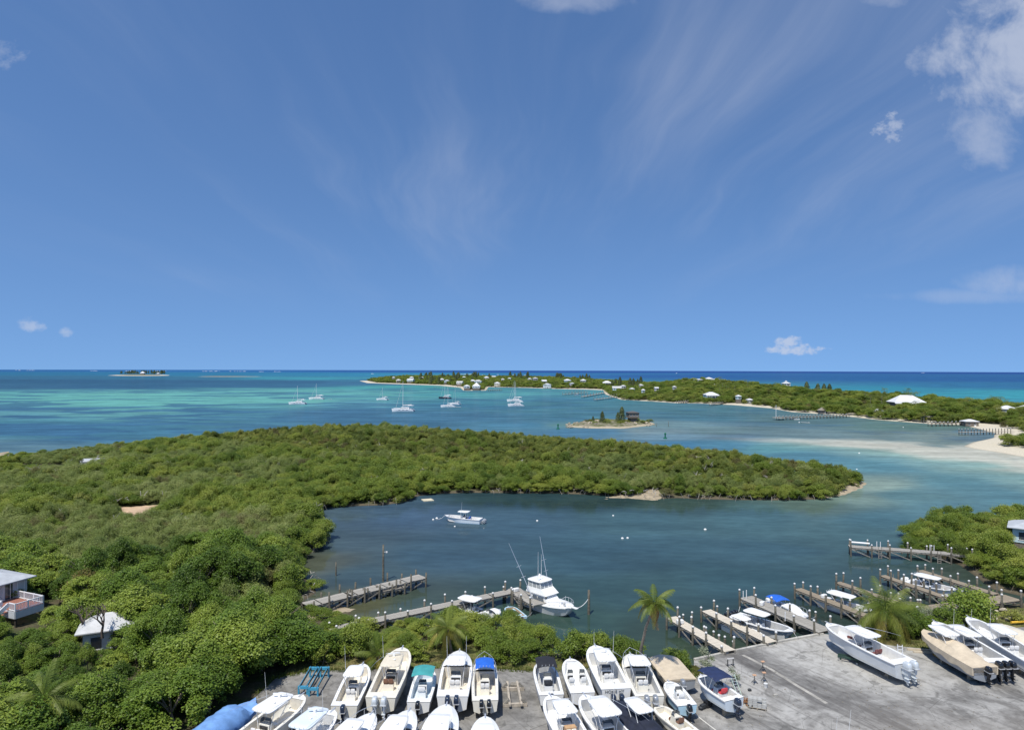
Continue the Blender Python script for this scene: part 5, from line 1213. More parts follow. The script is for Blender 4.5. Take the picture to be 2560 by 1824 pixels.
boat('white front row boat with smooth foredeck, below the cream boat', None, (931, 1781), L=8.6, head=-13, B=2.7, H=1.35, tb=.60, crown=.2, top=('hard', GEL, .50, 2.2, 2.0), engines=2, em=E_BLK, bowrail=ALU, antennas=1)
boat('white front row boat with thin antennas, below the teal topped boat', None, (1025, 1773), L=8.6, head=-8, B=2.75, H=1.35, tb=.64, crown=.25, top=('hard', GEL, .50, 2.4, 2.1), antennas=2, engines=2, em=E_BLK)
boat('white front row boat with a long rounded bow, below the big closed foredeck boat', None, (1117, 1759), L=9.6, head=-3, B=3.05, H=1.45, tb=.58, crown=.3, hull=GEL, top=('hard', GEL, .48, 2.6, 2.2), engines=2, em=E_BLK)
boat('white front row boat, only its pointed bow in view below the blue topped boat', None, (1213, 1789), L=8.0, head=2, B=2.6, H=1.3, tb=.60, crown=.22, engines=1, top=('hard', GEL, .45, 2.0, 1.9))
tP, hP = boat('white front row centre console with hardtop and a cardboard box at the helm', None, (1374, 1736), L=8.8, head=14, B=2.75, H=1.35, top=('hard', GEL, .52, 2.2, 1.95), antennas=2, engines=2, em=E_BLK, bowrail=None)
boat('white front row boat with a wide hardtop, between the console boat and the dark cover', None, (1459, 1735), L=9.4, head=17, B=2.95, H=1.45, top=('hard', GEL, .54, 3.0, 2.3, 2.15), antennas=2, engines=2, em=E_BLK, liner=LINERG)
boat('boat under a dark navy cover with a white hardtop above it', None, (1543, 1752), L=8.8, head=21, B=2.7, H=1.35, hull=GELG, cover_=(COVN, [(0, .3), (.35, .9), (.62, .75), (.8, .25), (1, .02)], dict(drop=.7, wr=.06, seed=3, box=.3)), top=('hard', GEL, .60, 2.4, 1.8, 2.35), engines=0, name='covered_boat')
boat('small cream skiff with a wooden seat and blunt bow', None, (1642, 1763), L=5.0, head=24, B=1.8, H=.8, hull=GELI, deck=GELI, liner=GELC, full=4.5, sheer=.12, engines=0, con=True, seat=BROWNC, lift=.35)
boat('boat cut off by the lower edge, only its roof antenna and radar in view', None, (2040, 1856), L=8.5, head=35, B=2.8, H=1.35, top=('hard', GEL, .72, 2.2, 2.0), radar='bar', antennas=2, engines=1)
# --- right side of the yard
boat('large pale grey sided boat with maroon seats and twin pale outboards on the ramp', (2265, 1657), (2067, 1556), B=3.2, H=1.75, hull=GELS, sheer=.22, top=('hard', GEL, .52, 3.0, 2.3, 2.15), seat=MAROON, bowseat=MAROON, engines=2, em=E_PALE, es=1.25, ta=.10, full=2.9)
boat('boat shrouded in a tan cover with a white hardtop over it', (2463, 1668), (2310, 1575), B=2.85, H=1.45, hull=GELG, bottom=BOTTOM, cover_=(TANC, [(0, .05), (.15, .35), (.42, 1.0), (.60, .75), (.82, .2), (1, .05)], dict(drop=.75, wr=.05, seed=9)), top=('hard', GEL, .66, 2.7, 2.0, 2.3), engines=1, em=E_BLK, name='covered_boat')
boat('white centre console with triple black outboards beside the tan covered boat', (2505, 1655), (2334, 1552), B=3.0, H=1.6, hull=GELS, top=('hard', GEL, .52, 3.0, 2.1), engines=3, em=E_BLK, es=1.15, antennas=2, liner=LINERG)
boat('white boat with hardtop at the right edge behind the triple outboard boat', (2600, 1655), (2419, 1541), B=3.0, H=1.6, top=('hard', GEL, .50, 2.7, 2.1), engines=2, em=E_BLK, es=1.1, antennas=1, liner=LINERG)
boat('farthest right stored boat under a beige cover with a dark window', (2690, 1655), (2500, 1560), B=3.0, H=1.4, hull=GELG, cover_=(SAGC, [(0, .1), (.4, .6), (.7, .4), (1, .02)], dict(drop=.5, seed=12)), engines=1, name='covered_boat')
# --- afloat
boat('grey hulled centre console with white hardtop and four black outboards in the marina', (1836, 1536), (1984, 1577), B=2.9, H=1.5, water=True, hull=GELG, top=('hard', GEL, .40, 2.6, 2.2), legm=BTUBE, engines=4, em=E_BLK, es=1.05, liner=LINERG, ta=.08)
boat('small white boat with a white top tucked behind the second pale jetty', (1818, 1556), (1905, 1590), B=2.3, H=1.1, water=True, top=('hard', GEL, .42, 1.9, 1.8), engines=1, em=E_BLK, legm=BTUBE)
boat('white cabin boat with royal blue canvas aft moored by the grey plank jetty', (1925, 1502), (2017, 1543), B=2.7, H=1.25, water=True, tb=.50, raised=(.46, .86, .75, GEL, True), top=('bimini', BLUEC, .22, 2.0, 2.0, 1.7), engines=1, em=E_WHT, con=False, bowrail=ALU, rodh=False)
boat('white boat with white hardtop moored behind the big palm', (2056, 1496), (2180, 1526), B=2.8, H=1.3, water=True, top=('hard', GEL, .40, 3.0, 2.2), engines=2, em=E_WHT)
boat('white boat with brown seats and white top moored in the far slip', (2270, 1450), (2391, 1474), B=2.9, H=1.4, water=True, top=('hard', GEL, .42, 2.9, 2.2), seat=BROWNC, bowseat=BROWNC, engines=2, em=E_WHT, es=1.1, hull=GELB)
boat('white centre console lying at a mooring in the middle of the lagoon', (1203, 1297), (1113, 1287), B=2.7, H=1.3, water=True, top=('hard', GEL, .48, 2.1, 2.0), seat=BLUEC, engines=2, em=E_SLV, etilt=.5, hull=GELB, antennas=1)
boat('pale blue skiff tied beside the cross jetty', (1304, 1543), (1270, 1516), B=1.8, H=.62, water=True, hull=LBLUE, deck=LBLUE, liner=TANV, full=5, sheer=.12, engines=1, em=E_BLK, es=.7, con=False, name='skiff', g=.16)
boat('white roofed boat tied behind the long grey jetty, nearest the tree strip', (1196, 1528), (1150, 1512), B=2.4, H=1.1, water=True, top=('hard', GEL, .48, 2.6, 2.3), engines=1)
boat('white boat with rounded bow half hidden by the tree strip', (1200, 1540), (1250, 1524), B=2.4, H=1.15, water=True, tb=.6, crown=.3, engines=1)
boat('dark green skiff moored off the far pier', (2025, 1056), (2006, 1055), B=1.5, H=.6, L=5.2, water=True, hull=mat('green_hull', (.03, .16, .12), .5), engines=0, con=False, name='skiff', g=.14)
boat('small white launch lying beside the far pier', (2000, 1047), (1974, 1045), B=2.2, H=.9, L=7.0, water=True, engines=1, con=True, es=.8)
# ------------------------------------------------------------------ sport fishing boat at the cross jetty
def sportfisher():
    b_ = U(1432, 1518, 1.45); s_ = U(1309, 1482, .95); d = (b_ - s_).xy; L = d.length; hd = math.atan2(d.y, d.x) - math.pi / 2
    t = thing('sport_fishing_boat', 'white sport fishing boat with flybridge and outriggers moored at the cross jetty', 'boat', (s_.x, s_.y, 0), hd)
    B = 3.7; h = Hull(L, B, 1.6, 2.5, .92, .31, -.65, .66, .45)
    hs = hull_shell(h, 22).build('hull', GELS, t, True)
    MB().add([(0, 0, 0)], []).f
    deck_shell(h, .03, .30, .3, .16).build('deck', GEL, t); liner_shell(h, .03, .30, .8, .3).build('cockpit', LINERC, t)
    def loft(rows, name, m, par):
        q = MB(); vs = []; fs = []
        for r in rows: vs += r
        n = len(rows[0])
        for i in range(len(rows) - 1):
            for j in range(n): fs.append((i * n + j, i * n + (j + 1) % n, (i + 1) * n + (j + 1) % n, (i + 1) * n + j))
        fs.append(tuple(range(n))[::-1]); fs.append(tuple((len(rows) - 1) * n + j for j in range(n)))
        return q.add(vs, fs).build(name, m, par)
    def ring(y0, y1, w0, w1, z): return [(-w0, y0, z), (w0, y0, z), (w1, y1, z), (-w1, y1, z)]
    dz = 1.02
    hb = loft([ring(L * .29, L * .70, 1.42, 1.0, dz), ring(L * .30, L * .62, 1.36, 1.05, dz + .52), ring(L * .30, L * .545, 1.3, 1.1, dz + 1.05)], 'deckhouse', GEL, t)
    for sg in (-1, 1):
        for k, (a, b2) in enumerate(((.335, .425), (.44, .54))):
            q = MB(); x0, x1 = 1.41, 1.345
            q.add([(sg * x0, L * a, dz + .40), (sg * (x0 - .06 * k - .05), L * (b2 + .015 * (k + 1)), dz + .36), (sg * (x1 - .05 - .07 * k), L * b2, dz + .86), (sg * x1, L * (a + .012), dz + .89)], [(0, 1, 2, 3), (3, 2, 1, 0)]); q.build('side_window', GLASS, hb)
    fb = loft([ring(L * .22, L * .585, 1.46, 1.25, dz + 1.05), ring(L * .22, L * .60, 1.5, 1.28, dz + 1.17), ring(L * .24, L * .50, 1.36, 1.15, dz + 1.85)], 'flybridge', GEL, t)
    ez0, ez1 = dz + 1.85, dz + 2.7
    c0 = ring(L * .25, L * .49, 1.32, 1.1, ez0 - .02); c1 = ring(L * .25, L * .46, 1.25, 1.06, ez1)
    for i in range(4):
        a0, b0, a1, b1 = c0[i], c0[(i + 1) % 4], c1[i], c1[(i + 1) % 4]; n = 3 if i in (1, 2, 3) else 2
        for k in range(n):
            f0, f1 = k / n, (k + 1) / n; P_ = lambda u, v, f: tuple(lerp(u[x], v[x], f) for x in range(3))
            MB().add([P_(a0, b0, f0), P_(a0, b0, f1), P_(a1, b1, f1), P_(a1, b1, f0)], [(0, 1, 2, 3)]).build('clear_curtain', CLEAR_V, fb)
            MB().tube([P_(a0, b0, f0), P_(a1, b1, f0)], .045, 5).build('bridge_post', GEL, fb)
    ht = slab(0, L * .355, ez1 + .09, 2.95, L * .28, .09, .10, nose=.86, tail=1.0).build('hardtop', GEL, t, True)
    q = MB(); q.lathe([(.16, 0), (.18, .25), (.10, .42), (.02, .46)], 10, (-.4, L * .30, ez1 + .15)); q.lathe([(.03, 0), (.03, .5)], 6, (-.4, L * .30, ez1 + .1)); q.build('radar', GEL, ht, True)
    MB().sbox((.6, L * .40, ez1 + .24), (.5, .3, .2), .5).build('spotlight', GEL, ht, True)
    for sg, x, y, hh in ((1, 1.2, L * .44, 4.2), (-1, -.9, L * .28, 3.2)): MB().tube([(x, y, ez1 + .1), (x, y, ez1 + hh * .35), (x, y, ez1 + hh)], [.035, .03, .014], 5).build('antenna', PIPE, t)
    for sg in (-1, 1):
        a = Vector((sg * 1.55, L * .40, 1.1)); e = Vector((sg * 3.0, L * .02, 8.6)); o = MB().tube([a, a.lerp(e, .5), e], [.05, .04, .018], 6).build('outrigger', ALU, t)
        for f in (.42, .60):
            p = a.lerp(e, f); MB().tube([p + Vector((-.35, .1, .1)), p + Vector((.35, -.1, -.05))], .016, 4).build('spreader', ALU, o)
    pts = []
    for sg in (-1, 1):
        r_ = [(sg * (h.b(tt) - .1), tt * L, h.s(tt) + .05 + .65 * min(1, (tt - .6) * 8)) for tt in (.62, .7, .78, .86, .93, .98)]; pts = r_ if sg < 0 else pts + [(0, L * 1.02, h.s(1) + .7)] + r_[::-1]
    rail(t, pts, .025, ALU, [((sg * (h.b(tt) - .1), tt * L, h.s(tt) + .04), (sg * (h.b(tt) - .1), tt * L, h.s(tt) + .7)) for sg in (-1, 1) for tt in (.7, .78, .86, .93)])
    q = MB(); q.box((0, L * 1.01, h.s(1) + .06), (.45, 1.5, .09)); q.build('bow_pulpit', GEL, t)
    MB().sbox((0, L * .74, h.s(.74) + .2), (.8, .55, .3), .5).build('deck_box', WCUSH, t, True); MB().sbox((.35, L * .83, h.s(.83) + .28), (.3, .3, .45), .6).build('windlass', ALU, t, True)
    MB().sbox((.62, L * .90, h.s(.9) + .45), (.28, .28, .75), .7).build('fender', WCUSH, t, True)
    for sg in (-1, 1): MB().tube([(sg * (h.b(tt) + .03), tt * L, h.s(tt) - .06) for tt in h.ts(14)], .04, 4).build('rub_rail', GEL, hs)
    q = MB(); q.box((0, .55, .75), (.9, .7, .5)); q.build('fish_box', GEL, t)
    # mooring rope to the post
    M_ = Matrix.Rotation(hd, 3, 'Z'); e = U(1472, 1535, 0) + Vector((0, 0, 2.2)); a = Vector((s_.x, s_.y, 0)) + M_ @ Vector((0, L * 1.0, h.s(1) + .1))
    MB().tube([a.lerp(e, f) - Vector((0, 0, .55 * 4 * f * (1 - f))) for f in [i / 8 for i in range(9)]], .035, 5).build('mooring_rope', PIPE)['label'] = 'white rope from the sport fishing boat bow to the mooring post'
    o = bpy.data.objects['mooring_rope']; o['category'] = 'rope'
sportfisher()

# ------------------------------------------------------------------ palms
def frond_mesh(name, L, droop, m, seed, n=38, w=.46, up=.35):
    rn = random.Random(seed); b = MB(); P_ = []
    for i in range(9):
        f = i / 8; P_.append(Vector((0, L * (f * .95 - .10 * droop * f * f), L * (up * f * 1.6 - (up * 1.1 + droop) * f * f))))
    b.tube(P_, [.035 * (1 - .8 * i / 8) + .006 for i in range(9)], 4)
    vs = []; fs = []
    for i in range(n):
        f = .14 + .86 * i / n; k = f * 8; j = min(7, int(k)); p = P_[j].lerp(P_[j + 1], k - j); d = (P_[j + 1] - P_[j]).normalized()
        for sg in (-1, 1):
            l = w * L * .62 * (1 - (f - .42) ** 2 * 1.9) * rn.uniform(.85, 1.1); hang = -.35 - .5 * droop - rn.random() * .35
            o = (Vector((sg, 0, 0)) * .8 + d * .55 + Vector((0, 0, hang))).normalized(); mid_ = p + o * l * .5 + Vector((0, 0, l * .06)); e = p + o * l + Vector((0, 0, -l * .18)); wd = d * .030
            q = len(b.v); b.v += [tuple(p - wd * .5), tuple(p + wd * .5), tuple(mid_ + wd), tuple(mid_ - wd), tuple(e)]; b.f += [(q, q + 1, q + 2, q + 3), (q + 3, q + 2, q + 4)]
    return b.mesh(name, m)
def palm_leaf(name, dark, lite):
    return leaf_mat(name, dark, tuple((a + b) / 2 for a, b in zip(dark, lite)), lite, .3)
PL_G = palm_leaf('palm_green', (.085, .13, .018, 1), (.26, .29, .055, 1)); PL_Y = palm_leaf('palm_yellow', (.20, .19, .035, 1), (.38, .32, .07, 1)); PL_B = palm_leaf('palm_brown', (.30, .15, .05, 1), (.40, .22, .08, 1))
TRUNK_P = mat('palm_trunk', (.24, .205, .165), .9, var=.3, vscale=4, spec=.1)
FM = {}
def palm(label, base, top, L, n=18, seed=1, dead=2, yellow=4, group=None, upright=0.0, r=.16, name='coconut_palm'):
    rn = random.Random(seed); base = Vector(base); top = Vector(top)
    t = thing(name, label, 'palm', base, 0, group); v = top - base
    side = Vector((v.y, -v.x, 0)).normalized() * .05 if v.xy.length > .1 else Vector((.05, 0, 0))
    MB().tube([Vector((0, 0, -.3)), v * .3 + side * v.length - Vector((0, 0, .0)) - v.xy.to_3d() * .12, v * .65 + side * v.length * .8 - v.xy.to_3d() * .08, v], [r * 1.35, r * 1.05, r * .9, r * .8], 8).build('trunk', TRUNK_P, t, True)
    for i in range(n):
        f = (i + .5) / n; a = i * 2.39996 + rn.uniform(-.2, .2)
        kind = 'g'
        if i >= n - dead: kind = 'b'
        elif i >= n - dead - yellow: kind = 'y'
        dr = .15 + .75 * f + rn.uniform(-.1, .1) - upright * .3
        key = (round(L, 1), kind, round(dr, 1)); mm = {'g': PL_G, 'y': PL_Y, 'b': PL_B}[kind]
        if key not in FM: FM[key] = frond_mesh('frond', L, key[2], mm, len(FM))
        o = newobj('frond', FM[key], t); o.location = v + Vector((0, 0, -.05)); s_ = rn.uniform(.82, 1.08) * (1 if kind != 'b' else .8); o.scale = (s_,) * 3
        o.rotation_euler = Euler((lerp(.85, -.55, f ** .8) + upright * .35 * (1 - f) + rn.uniform(-.12, .12) - (.5 if kind == 'b' else 0), rn.uniform(-.15, .15), a), 'XYZ')
    for k in range(3):
        a = rn.random() * 6.28; MB().sbox((math.cos(a) * .2 + v.x, math.sin(a) * .2 + v.y, v.z - .18), (.24, .24, .3), .9, 8, 5).build('coconut', mat('coconut_husk', (.20, .16, .05), .7), t, True)
    return t
palm('tall leaning coconut palm between the boats and the pale jetties', (14.0, 72.6, YZ), (14.6, 69.6, 9.0), 2.7, 22, 3, 3, 4)
b_ = U(2216, 1592, YZ); palm('big bushy coconut palm behind the maroon seat boat', b_, b_ + Vector((-.3, -.4, 3.3)), 4.6, 30, 5, 1, 7, r=.26)
b_ = U(1132, 1640, YZ); HOUSE_SPOTS.append((b_.x - .3, b_.y - 1.5, 3.0)); palm('small coconut palm with yellowing fronds in the tree strip behind the big white boat', b_, b_ + Vector((-.5, -.8, 3.4)), 3.0, 20, 7, 1, 9)
b_ = U(948, 1662, YZ); HOUSE_SPOTS.append((b_.x, b_.y - .5, 2.6)); palm('young stemless palm behind the cream boat', b_, b_ + Vector((-.1, 0, 1.0)), 3.1, 13, 9, 0, 3, upright=.8)
palm('palm at the lower left corner among the broadleaf trees', UD(110, 1800, 55) , UD(108, 1745, 55) , 3.0, 16, 11, 0, 5, upright=.5)

# ------------------------------------------------------------------ special trees and shrubs in the yard
L_SILV = leaf_mat('silver_leaf', (.16, .19, .12, 1), (.24, .27, .18, 1), (.34, .36, .26, 1), .3)
def bush(label, base, R, H, m, n, size, seed, name='shrub', cat='shrub', lobes=12, base_h=.3, trunk=.06, loose=.3, flat=.9):
    t = thing(name, label, cat, base, 0); newobj('crown', crown('crown', m, seed, R, H, base_h, n, size, lobes, .6, flat, loose, .42), t); newobj('trunk', limbs('trunk', bark, seed, R, H, base_h, trunk, 5), t); return t
bush('round dark green tree behind the stored boats on the right', U(2418, 1552, YZ - .05), 3.0, 4.3, L_BROAD, 6500, .15, 61, 'round_tree', 'tree', 22, .5, .16, .2)
bush('silvery shrub on the rocks beside the plank walkway', U(2312, 1552, YZ - .05), 1.9, 1.9, L_SILV, 3000, .09, 62)
bush('dark low shrub between the palm and the tan covered boat', U(2300, 1592, YZ - .05), 1.8, 2.0, L_BROAD, 2600, .12, 63)
bush('green shrub in front of the tan covered bow', U(2335, 1595, YZ - .05), 1.2, 1.5, L_BROAD, 1500, .12, 64)
bush('grey leaved bush at the corner of the quay', U(1766, 1672, YZ), .95, 2.5, L_SILV, 1500, .08, 65, lobes=9, loose=.5)
bush('thin grey bush behind the navy topped boat', U(1836, 1712, YZ), .8, 1.9, L_SILV, 500, .08, 66, lobes=7, loose=.6)
bush('dry brown brush beside the rock heap at the right edge', U(2532, 1552, YZ - .05), 1.6, 1.5, L_SCRB, 1500, .10, 67, loose=.5)
bush('brown tinged bush behind the cottage deck on the left', (-56.5, 90.5, 1.6), 2.8, 4.6, leaf_mat('rusty_leaf', (.09, .075, .02, 1), (.16, .13, .035, 1), (.24, .18, .06, 1), .2), 4200, .12, 68, lobes=14)
# bare tree standing before the cottage roof
def bare_tree(label, base, h, seed):
    rn = random.Random(seed); t = thing('bare_tree', label, 'tree', base, 0); q = MB()
    def grow(p, d, l, r, k):
        e = p + d * l; mid_ = p.lerp(e, .5) + Vector((rn.uniform(-1, 1), rn.uniform(-1, 1), 0)) * l * .08; q.tube([p, mid_, e], [r, r * .85, r * .68], 5)
        if k <= 0: return
        for i in range(3 if k > 1 else 2):
            a = rn.random() * 6.28; nd = (d + Vector((math.cos(a), math.sin(a), rn.uniform(-.1, .5))) * .85).normalized(); grow(e, nd, l * rn.uniform(.55, .8), r * .62, k - 1)
    grow(Vector((0, 0, -.3)), Vector((.05, 0, 1)), h * .42, .17, 4); q.build('branches', mat('bare_bark', (.11, .085, .065), .9, var=.3), t)
    return t

# ------------------------------------------------------------------ houses near by
ROOFW = mat('white_metal_roof', (.66, .66, .65), .45, var=.08, vscale=.8, stain=(.45, .45, .44, 1), stain_amt=.4)
ROOFG = mat('grey_shingle_roof', (.42, .44, .46), .8, var=.12, vscale=1.5)
ROOFD = mat('dark_roof', (.10, .095, .09), .8, var=.2)
WALLW = mat('white_wall', (.74, .74, .72), .7, var=.06); WALLG = mat('pale_grey_clapboard', (.50, .53, .55), .7, var=.06); WALLB = mat('pale_blue_wall', (.50, .66, .70), .7, var=.06); WALLY = mat('cream_wall', (.70, .64, .50), .7, var=.06)
WALLD = mat('weathered_board_wall', (.17, .145, .12), .9, var=.25)
WPANE = mat('window_pane', (.06, .075, .09), .12, var=.2, spec=.8)
TRIM = mat('white_trim', (.80, .80, .79), .5, var=.04)
DECKR = mat('red_brown_deck', (.33, .14, .10), .7, var=.15, vscale=3)
def hip_roof(t, w, d, z, rise, over=.5, m=ROOFW, gable=False, name='roof', th=.12):
    W_, D_ = w / 2 + over, d / 2 + over; r = max(0.0, W_ - D_) if not gable else W_ * .999
    rx, ry = (r, 0) if W_ >= D_ else (0, D_ - W_)
    q = MB(); q.add([(-W_, -D_, z), (W_, -D_, z), (W_, D_, z), (-W_, D_, z), (-max(rx, .01), -ry, z + rise), (max(rx, .01), ry, z + rise), (-W_, -D_, z - th), (W_, -D_, z - th), (W_, D_, z - th), (-W_, D_, z - th)],
                    ([(0, 1, 5, 4), (2, 3, 4, 5), (1, 2, 5), (3, 0, 4)] if W_ >= D_ else [(0, 1, 4), (1, 2, 5, 4), (2, 3, 5), (3, 0, 4, 5)]) + [(1, 0, 6, 7), (2, 1, 7, 8), (3, 2, 8, 9), (0, 3, 9, 6), (9, 8, 7, 6)])
    return q.build(name, m, t)
def windows(t, w, d, z0, hgt, nf, ns=1, frame=True, m=WPANE):
    for i in range(nf):
        x = (i - (nf - 1) / 2) * w / (nf + .3); q = MB(); q.box((x, -d / 2 - .02, z0 + hgt / 2), (min(1.1, w / nf * .45), .08, hgt)); o = q.build('window', m, t)
        if frame: MB().box((x, -d / 2 - .015, z0 - .08), (min(1.1, w / nf * .45) + .25, .14, .1)).build('sill', TRIM, o)
    for sg in (-1, 1):
        for j in range(ns):
            y = (j - (ns - 1) / 2) * d / (ns + .3); MB().box((sg * (w / 2 + .02), y, z0 + hgt / 2), (.08, min(1.0, d / ns * .4), hgt)).build('window', m, t)
def house(label, loc, rz, w, d, wallh, rise, wall=WALLW, roof=ROOFW, nf=3, ns=1, base=2.0, gable=False, over=.5, veranda=False, name='house', cat='house', group=None, dormer=False, two=False, cupola=False):
    t = thing(name, label, cat, loc, rz, group)
    wv = min(wallh, 5.4 if two else 2.9)
    MB().box((0, 0, wallh - wv / 2), (w, d, wv)).build('wall', wall, t); MB().box((0, 0, (wallh - wv - base) / 2), (w * .96, d * .96, wallh - wv + base)).build('understorey', WALLD, t)
    windows(t, w, d, wallh - 2.1, 1.3, nf, ns)
    if two: windows(t, w, d, wallh - 4.7, 1.3, nf, 0)
    MB().box((w * .02 + w / (nf + .3) * .5, -d / 2 - .025, wallh - wv + 1.02), (.9, .07, 2.0)).build('door', WALLD if wall is not WALLD else TRIM, t)
    hip_roof(t, w, d, wallh, rise, over, roof, gable)
    if veranda:
        q = MB(); vz = wallh - .15; q.add([(-w / 2 - .6, -d / 2 - 2.6, vz - .7), (w / 2 + .6, -d / 2 - 2.6, vz - .7), (w / 2 + .3, -d / 2 + .1, vz + .05), (-w / 2 - .3, -d / 2 + .1, vz + .05), (-w / 2 - .6, -d / 2 - 2.6, vz - .82), (w / 2 + .6, -d / 2 - 2.6, vz - .82), (w / 2 + .3, -d / 2 + .1, vz - .07), (-w / 2 - .3, -d / 2 + .1, vz - .07)], [(0, 1, 2, 3), (7, 6, 5, 4), (4, 5, 1, 0), (5, 6, 2, 1), (7, 4, 0, 3)]); q.build('veranda_roof', roof, t)
        for i in range(4): MB().box(((i - 1.5) * w / 3.1, -d / 2 - 2.4, (vz - .8 - base) / 2), (.16, .16, vz - .8 + base)).build('veranda_post', TRIM, t)
    if cupola:
        MB().box((0, 0, wallh + rise * .95), (w * .22, w * .22, rise * .7)).build('cupola', wall, t); o = hip_roof(t, w * .22, w * .22, wallh + rise * 1.3, rise * .55, .3, roof, name='cupola_roof')
    return t
def left_house():
    u = Vector((-.923, .385, 0)); v = Vector((-.385, -.923, 0)); C1 = Vector((-58.4, 85.0, 0)); rz = math.atan2(-u.y, -u.x); fz = 3.6
    t = thing('timber_house', 'pale grey timber house with a red-brown deck and white railings at the left edge', 'house', (C1.x, C1.y, 0), rz)
    # local: +x towards the deck's free end, -y towards the lighthouse; the deck runs from x=-12 to 0
    q = MB(); q.box((-9.6, -1.2, fz / 2 + 1.1), (8.4, 5.2, fz + 2.2)); q.build('wall', WALLG, t)
    o = hip_roof(t, 8.4, 5.2, 0, 1.0, .75, ROOFG); o.location = (-9.6, -1.2, fz + 2.3)
    for i in range(6): MB().box((-5.2, -3.3 + i * .85, fz + 1.2), (.03, .04, 2.3)).build('batten', TRIM, t)
    MB().box((-5.42, -.8, fz + 1.05), (.06, .9, 2.0)).build('door', WPANE, t)
    n = 22
    bm = MB().box((0, 0, 0), (.135, 3.3, .05)).mesh('deck_board', DECKR)
    for i in range(44):
        o = newobj('deck_board', bm, t); o.location = (-.07 - i * .15, -1.65, fz)
    MB().box((-3.3, -3.36, fz - .42), (6.6, .06, .85)).build('skirt', WALLG, t); MB().box((.05, -1.65, fz - .42), (.06, 3.36, .85)).build('skirt', WALLG, t)
    for x, y in ((-.2, -.2), (-.2, -3.1), (-3.3, -3.1), (-3.3, -.2), (-6.3, -3.1)): MB().box((x, y, fz / 2 - .2), (.22, .22, fz - .5)).build('deck_post', M_BLK, t)
    bal = MB().box((0, 0, 0), (.045, .045, .75)).mesh('baluster', TRIM)
    def run(x0, y0, x1, y1):
        Lr = math.hypot(x1 - x0, y1 - y0); a = math.atan2(y1 - y0, x1 - x0); k = int(Lr / .16)
        for i in range(k):
            o = newobj('baluster', bal, t); o.location = (lerp(x0, x1, (i + .5) / k), lerp(y0, y1, (i + .5) / k), fz + .5)
        for zz, hh in ((fz + .92, .09), (fz + .12, .07)): MB().bar((x0, y0, zz), (x1, y1, zz), .11, hh).build('hand_rail', TRIM, t)
        for i in range(int(Lr / 1.8) + 1): MB().box((lerp(x0, x1, min(1, i * 1.8 / Lr)), lerp(y0, y1, min(1, i * 1.8 / Lr)), fz + .52), (.12, .12, 1.0)).build('rail_post', TRIM, t)
    run(0, 0, -6.6, 0); run(0, 0, 0, -3.3); run(0, -3.3, -1.2, -3.3); run(-2.6, -3.3, -5, -3.3)
    for x in (-1.25, -2.55): MB().bar((x, -3.3, fz + .75), (x, -6.6, fz - 1.6), .12, .5).build('stair_side', TRIM, t)
    for i in range(8): MB().box((-1.9, -3.55 - i * .34, fz - .15 - i * .25), (1.25, .36, .06)).build('stair_tread', DECKR, t)
    HOUSE_SPOTS.append((C1.x - 3, C1.y, 6.0)); HOUSE_SPOTS.append((C1.x - 1.5, C1.y - 3.5, 2.8)); HOUSE_SPOTS.append((C1.x - 6, C1.y - 4, 4))
    
left_house()
for d_ in (4, 7, 10, 13, 16, 19): LOW_SPOTS.append((-60.5 * (85 - d_) / 85, 85 - d_, 5.0, .44))
ap = UD(272, 1528, 79)
house('small cottage with a white hipped roof half hidden by trees on the left', (ap.x, ap.y, ap.z - 3.7), math.radians(24), 4.6, 3.9, 2.4, 1.25, WALLG, mat('weathered_cottage_roof', (.52, .52, .51), .6, var=.15, vscale=.6, stain=(.30, .29, .27, 1), stain_amt=.6), 2, 1, 1.5, over=.7, name='cottage'); HOUSE_SPOTS.append((ap.x, ap.y, 3.2)); [LOW_SPOTS.append((ap.x * (ap.y - d_) / ap.y, ap.y - d_, 4.2, .50)) for d_ in (4, 7, 10, 13)]
bt = UD(256, 1578, 75.5); bare_tree('leafless tree with dark branches in front of the cottage roof', (bt.x, bt.y, bt.z - .4), 3.3, 4)
bt = UD(205, 1570, 78); bare_tree('twisted dry tree left of the cottage roof', (bt.x, bt.y, bt.z - .4), 3.2, 8)
rb = UD(2550, 1356, 122); house('pale blue house with a light roof at the right edge behind the mangroves', (rb.x + 4.9, rb.y + 2.0, rb.z - .3), math.radians(-38), 7.5, 6, 2.7, 1.2, WALLB, ROOFG, 3, 2, 2.2, over=.8); HOUSE_SPOTS.append((rb.x + 3, rb.y + 2, 5.0)); HOUSE_SPOTS.append((rb.x + 1.5, rb.y - 4.5, 3.6)); [HOUSE_SPOTS.append((rb.x * f + 1.0, rb.y * f, 3.3)) for f in (.965,)]
sh = hit(232, 1150, 2.2, near_z, 120, 400); t = thing('shed', 'low shed with a curved grey metal roof among the mangroves at far left', 'shed', sh, math.radians(18))
q = MB(); vs = []; fs = []
for i in range(9):
    a = math.pi * (.12 + .76 * i / 8); vs += [(-3.6, math.cos(a) * 2.6, 1.6 + math.sin(a) * 1.2), (3.6, math.cos(a) * 2.6, 1.6 + math.sin(a) * 1.2)]
for i in range(8): fs.append((2 * i, 2 * i + 1, 2 * i + 3, 2 * i + 2))
q.add(vs, fs).build('roof', ROOFG, t); MB().box((0, 0, .6), (7, 4.6, 2.6)).build('wall', WALLG, t); HOUSE_SPOTS.append((sh.x, sh.y, 4.4)); HOUSE_SPOTS.append((sh.x + 3, sh.y - 6, 3.5))
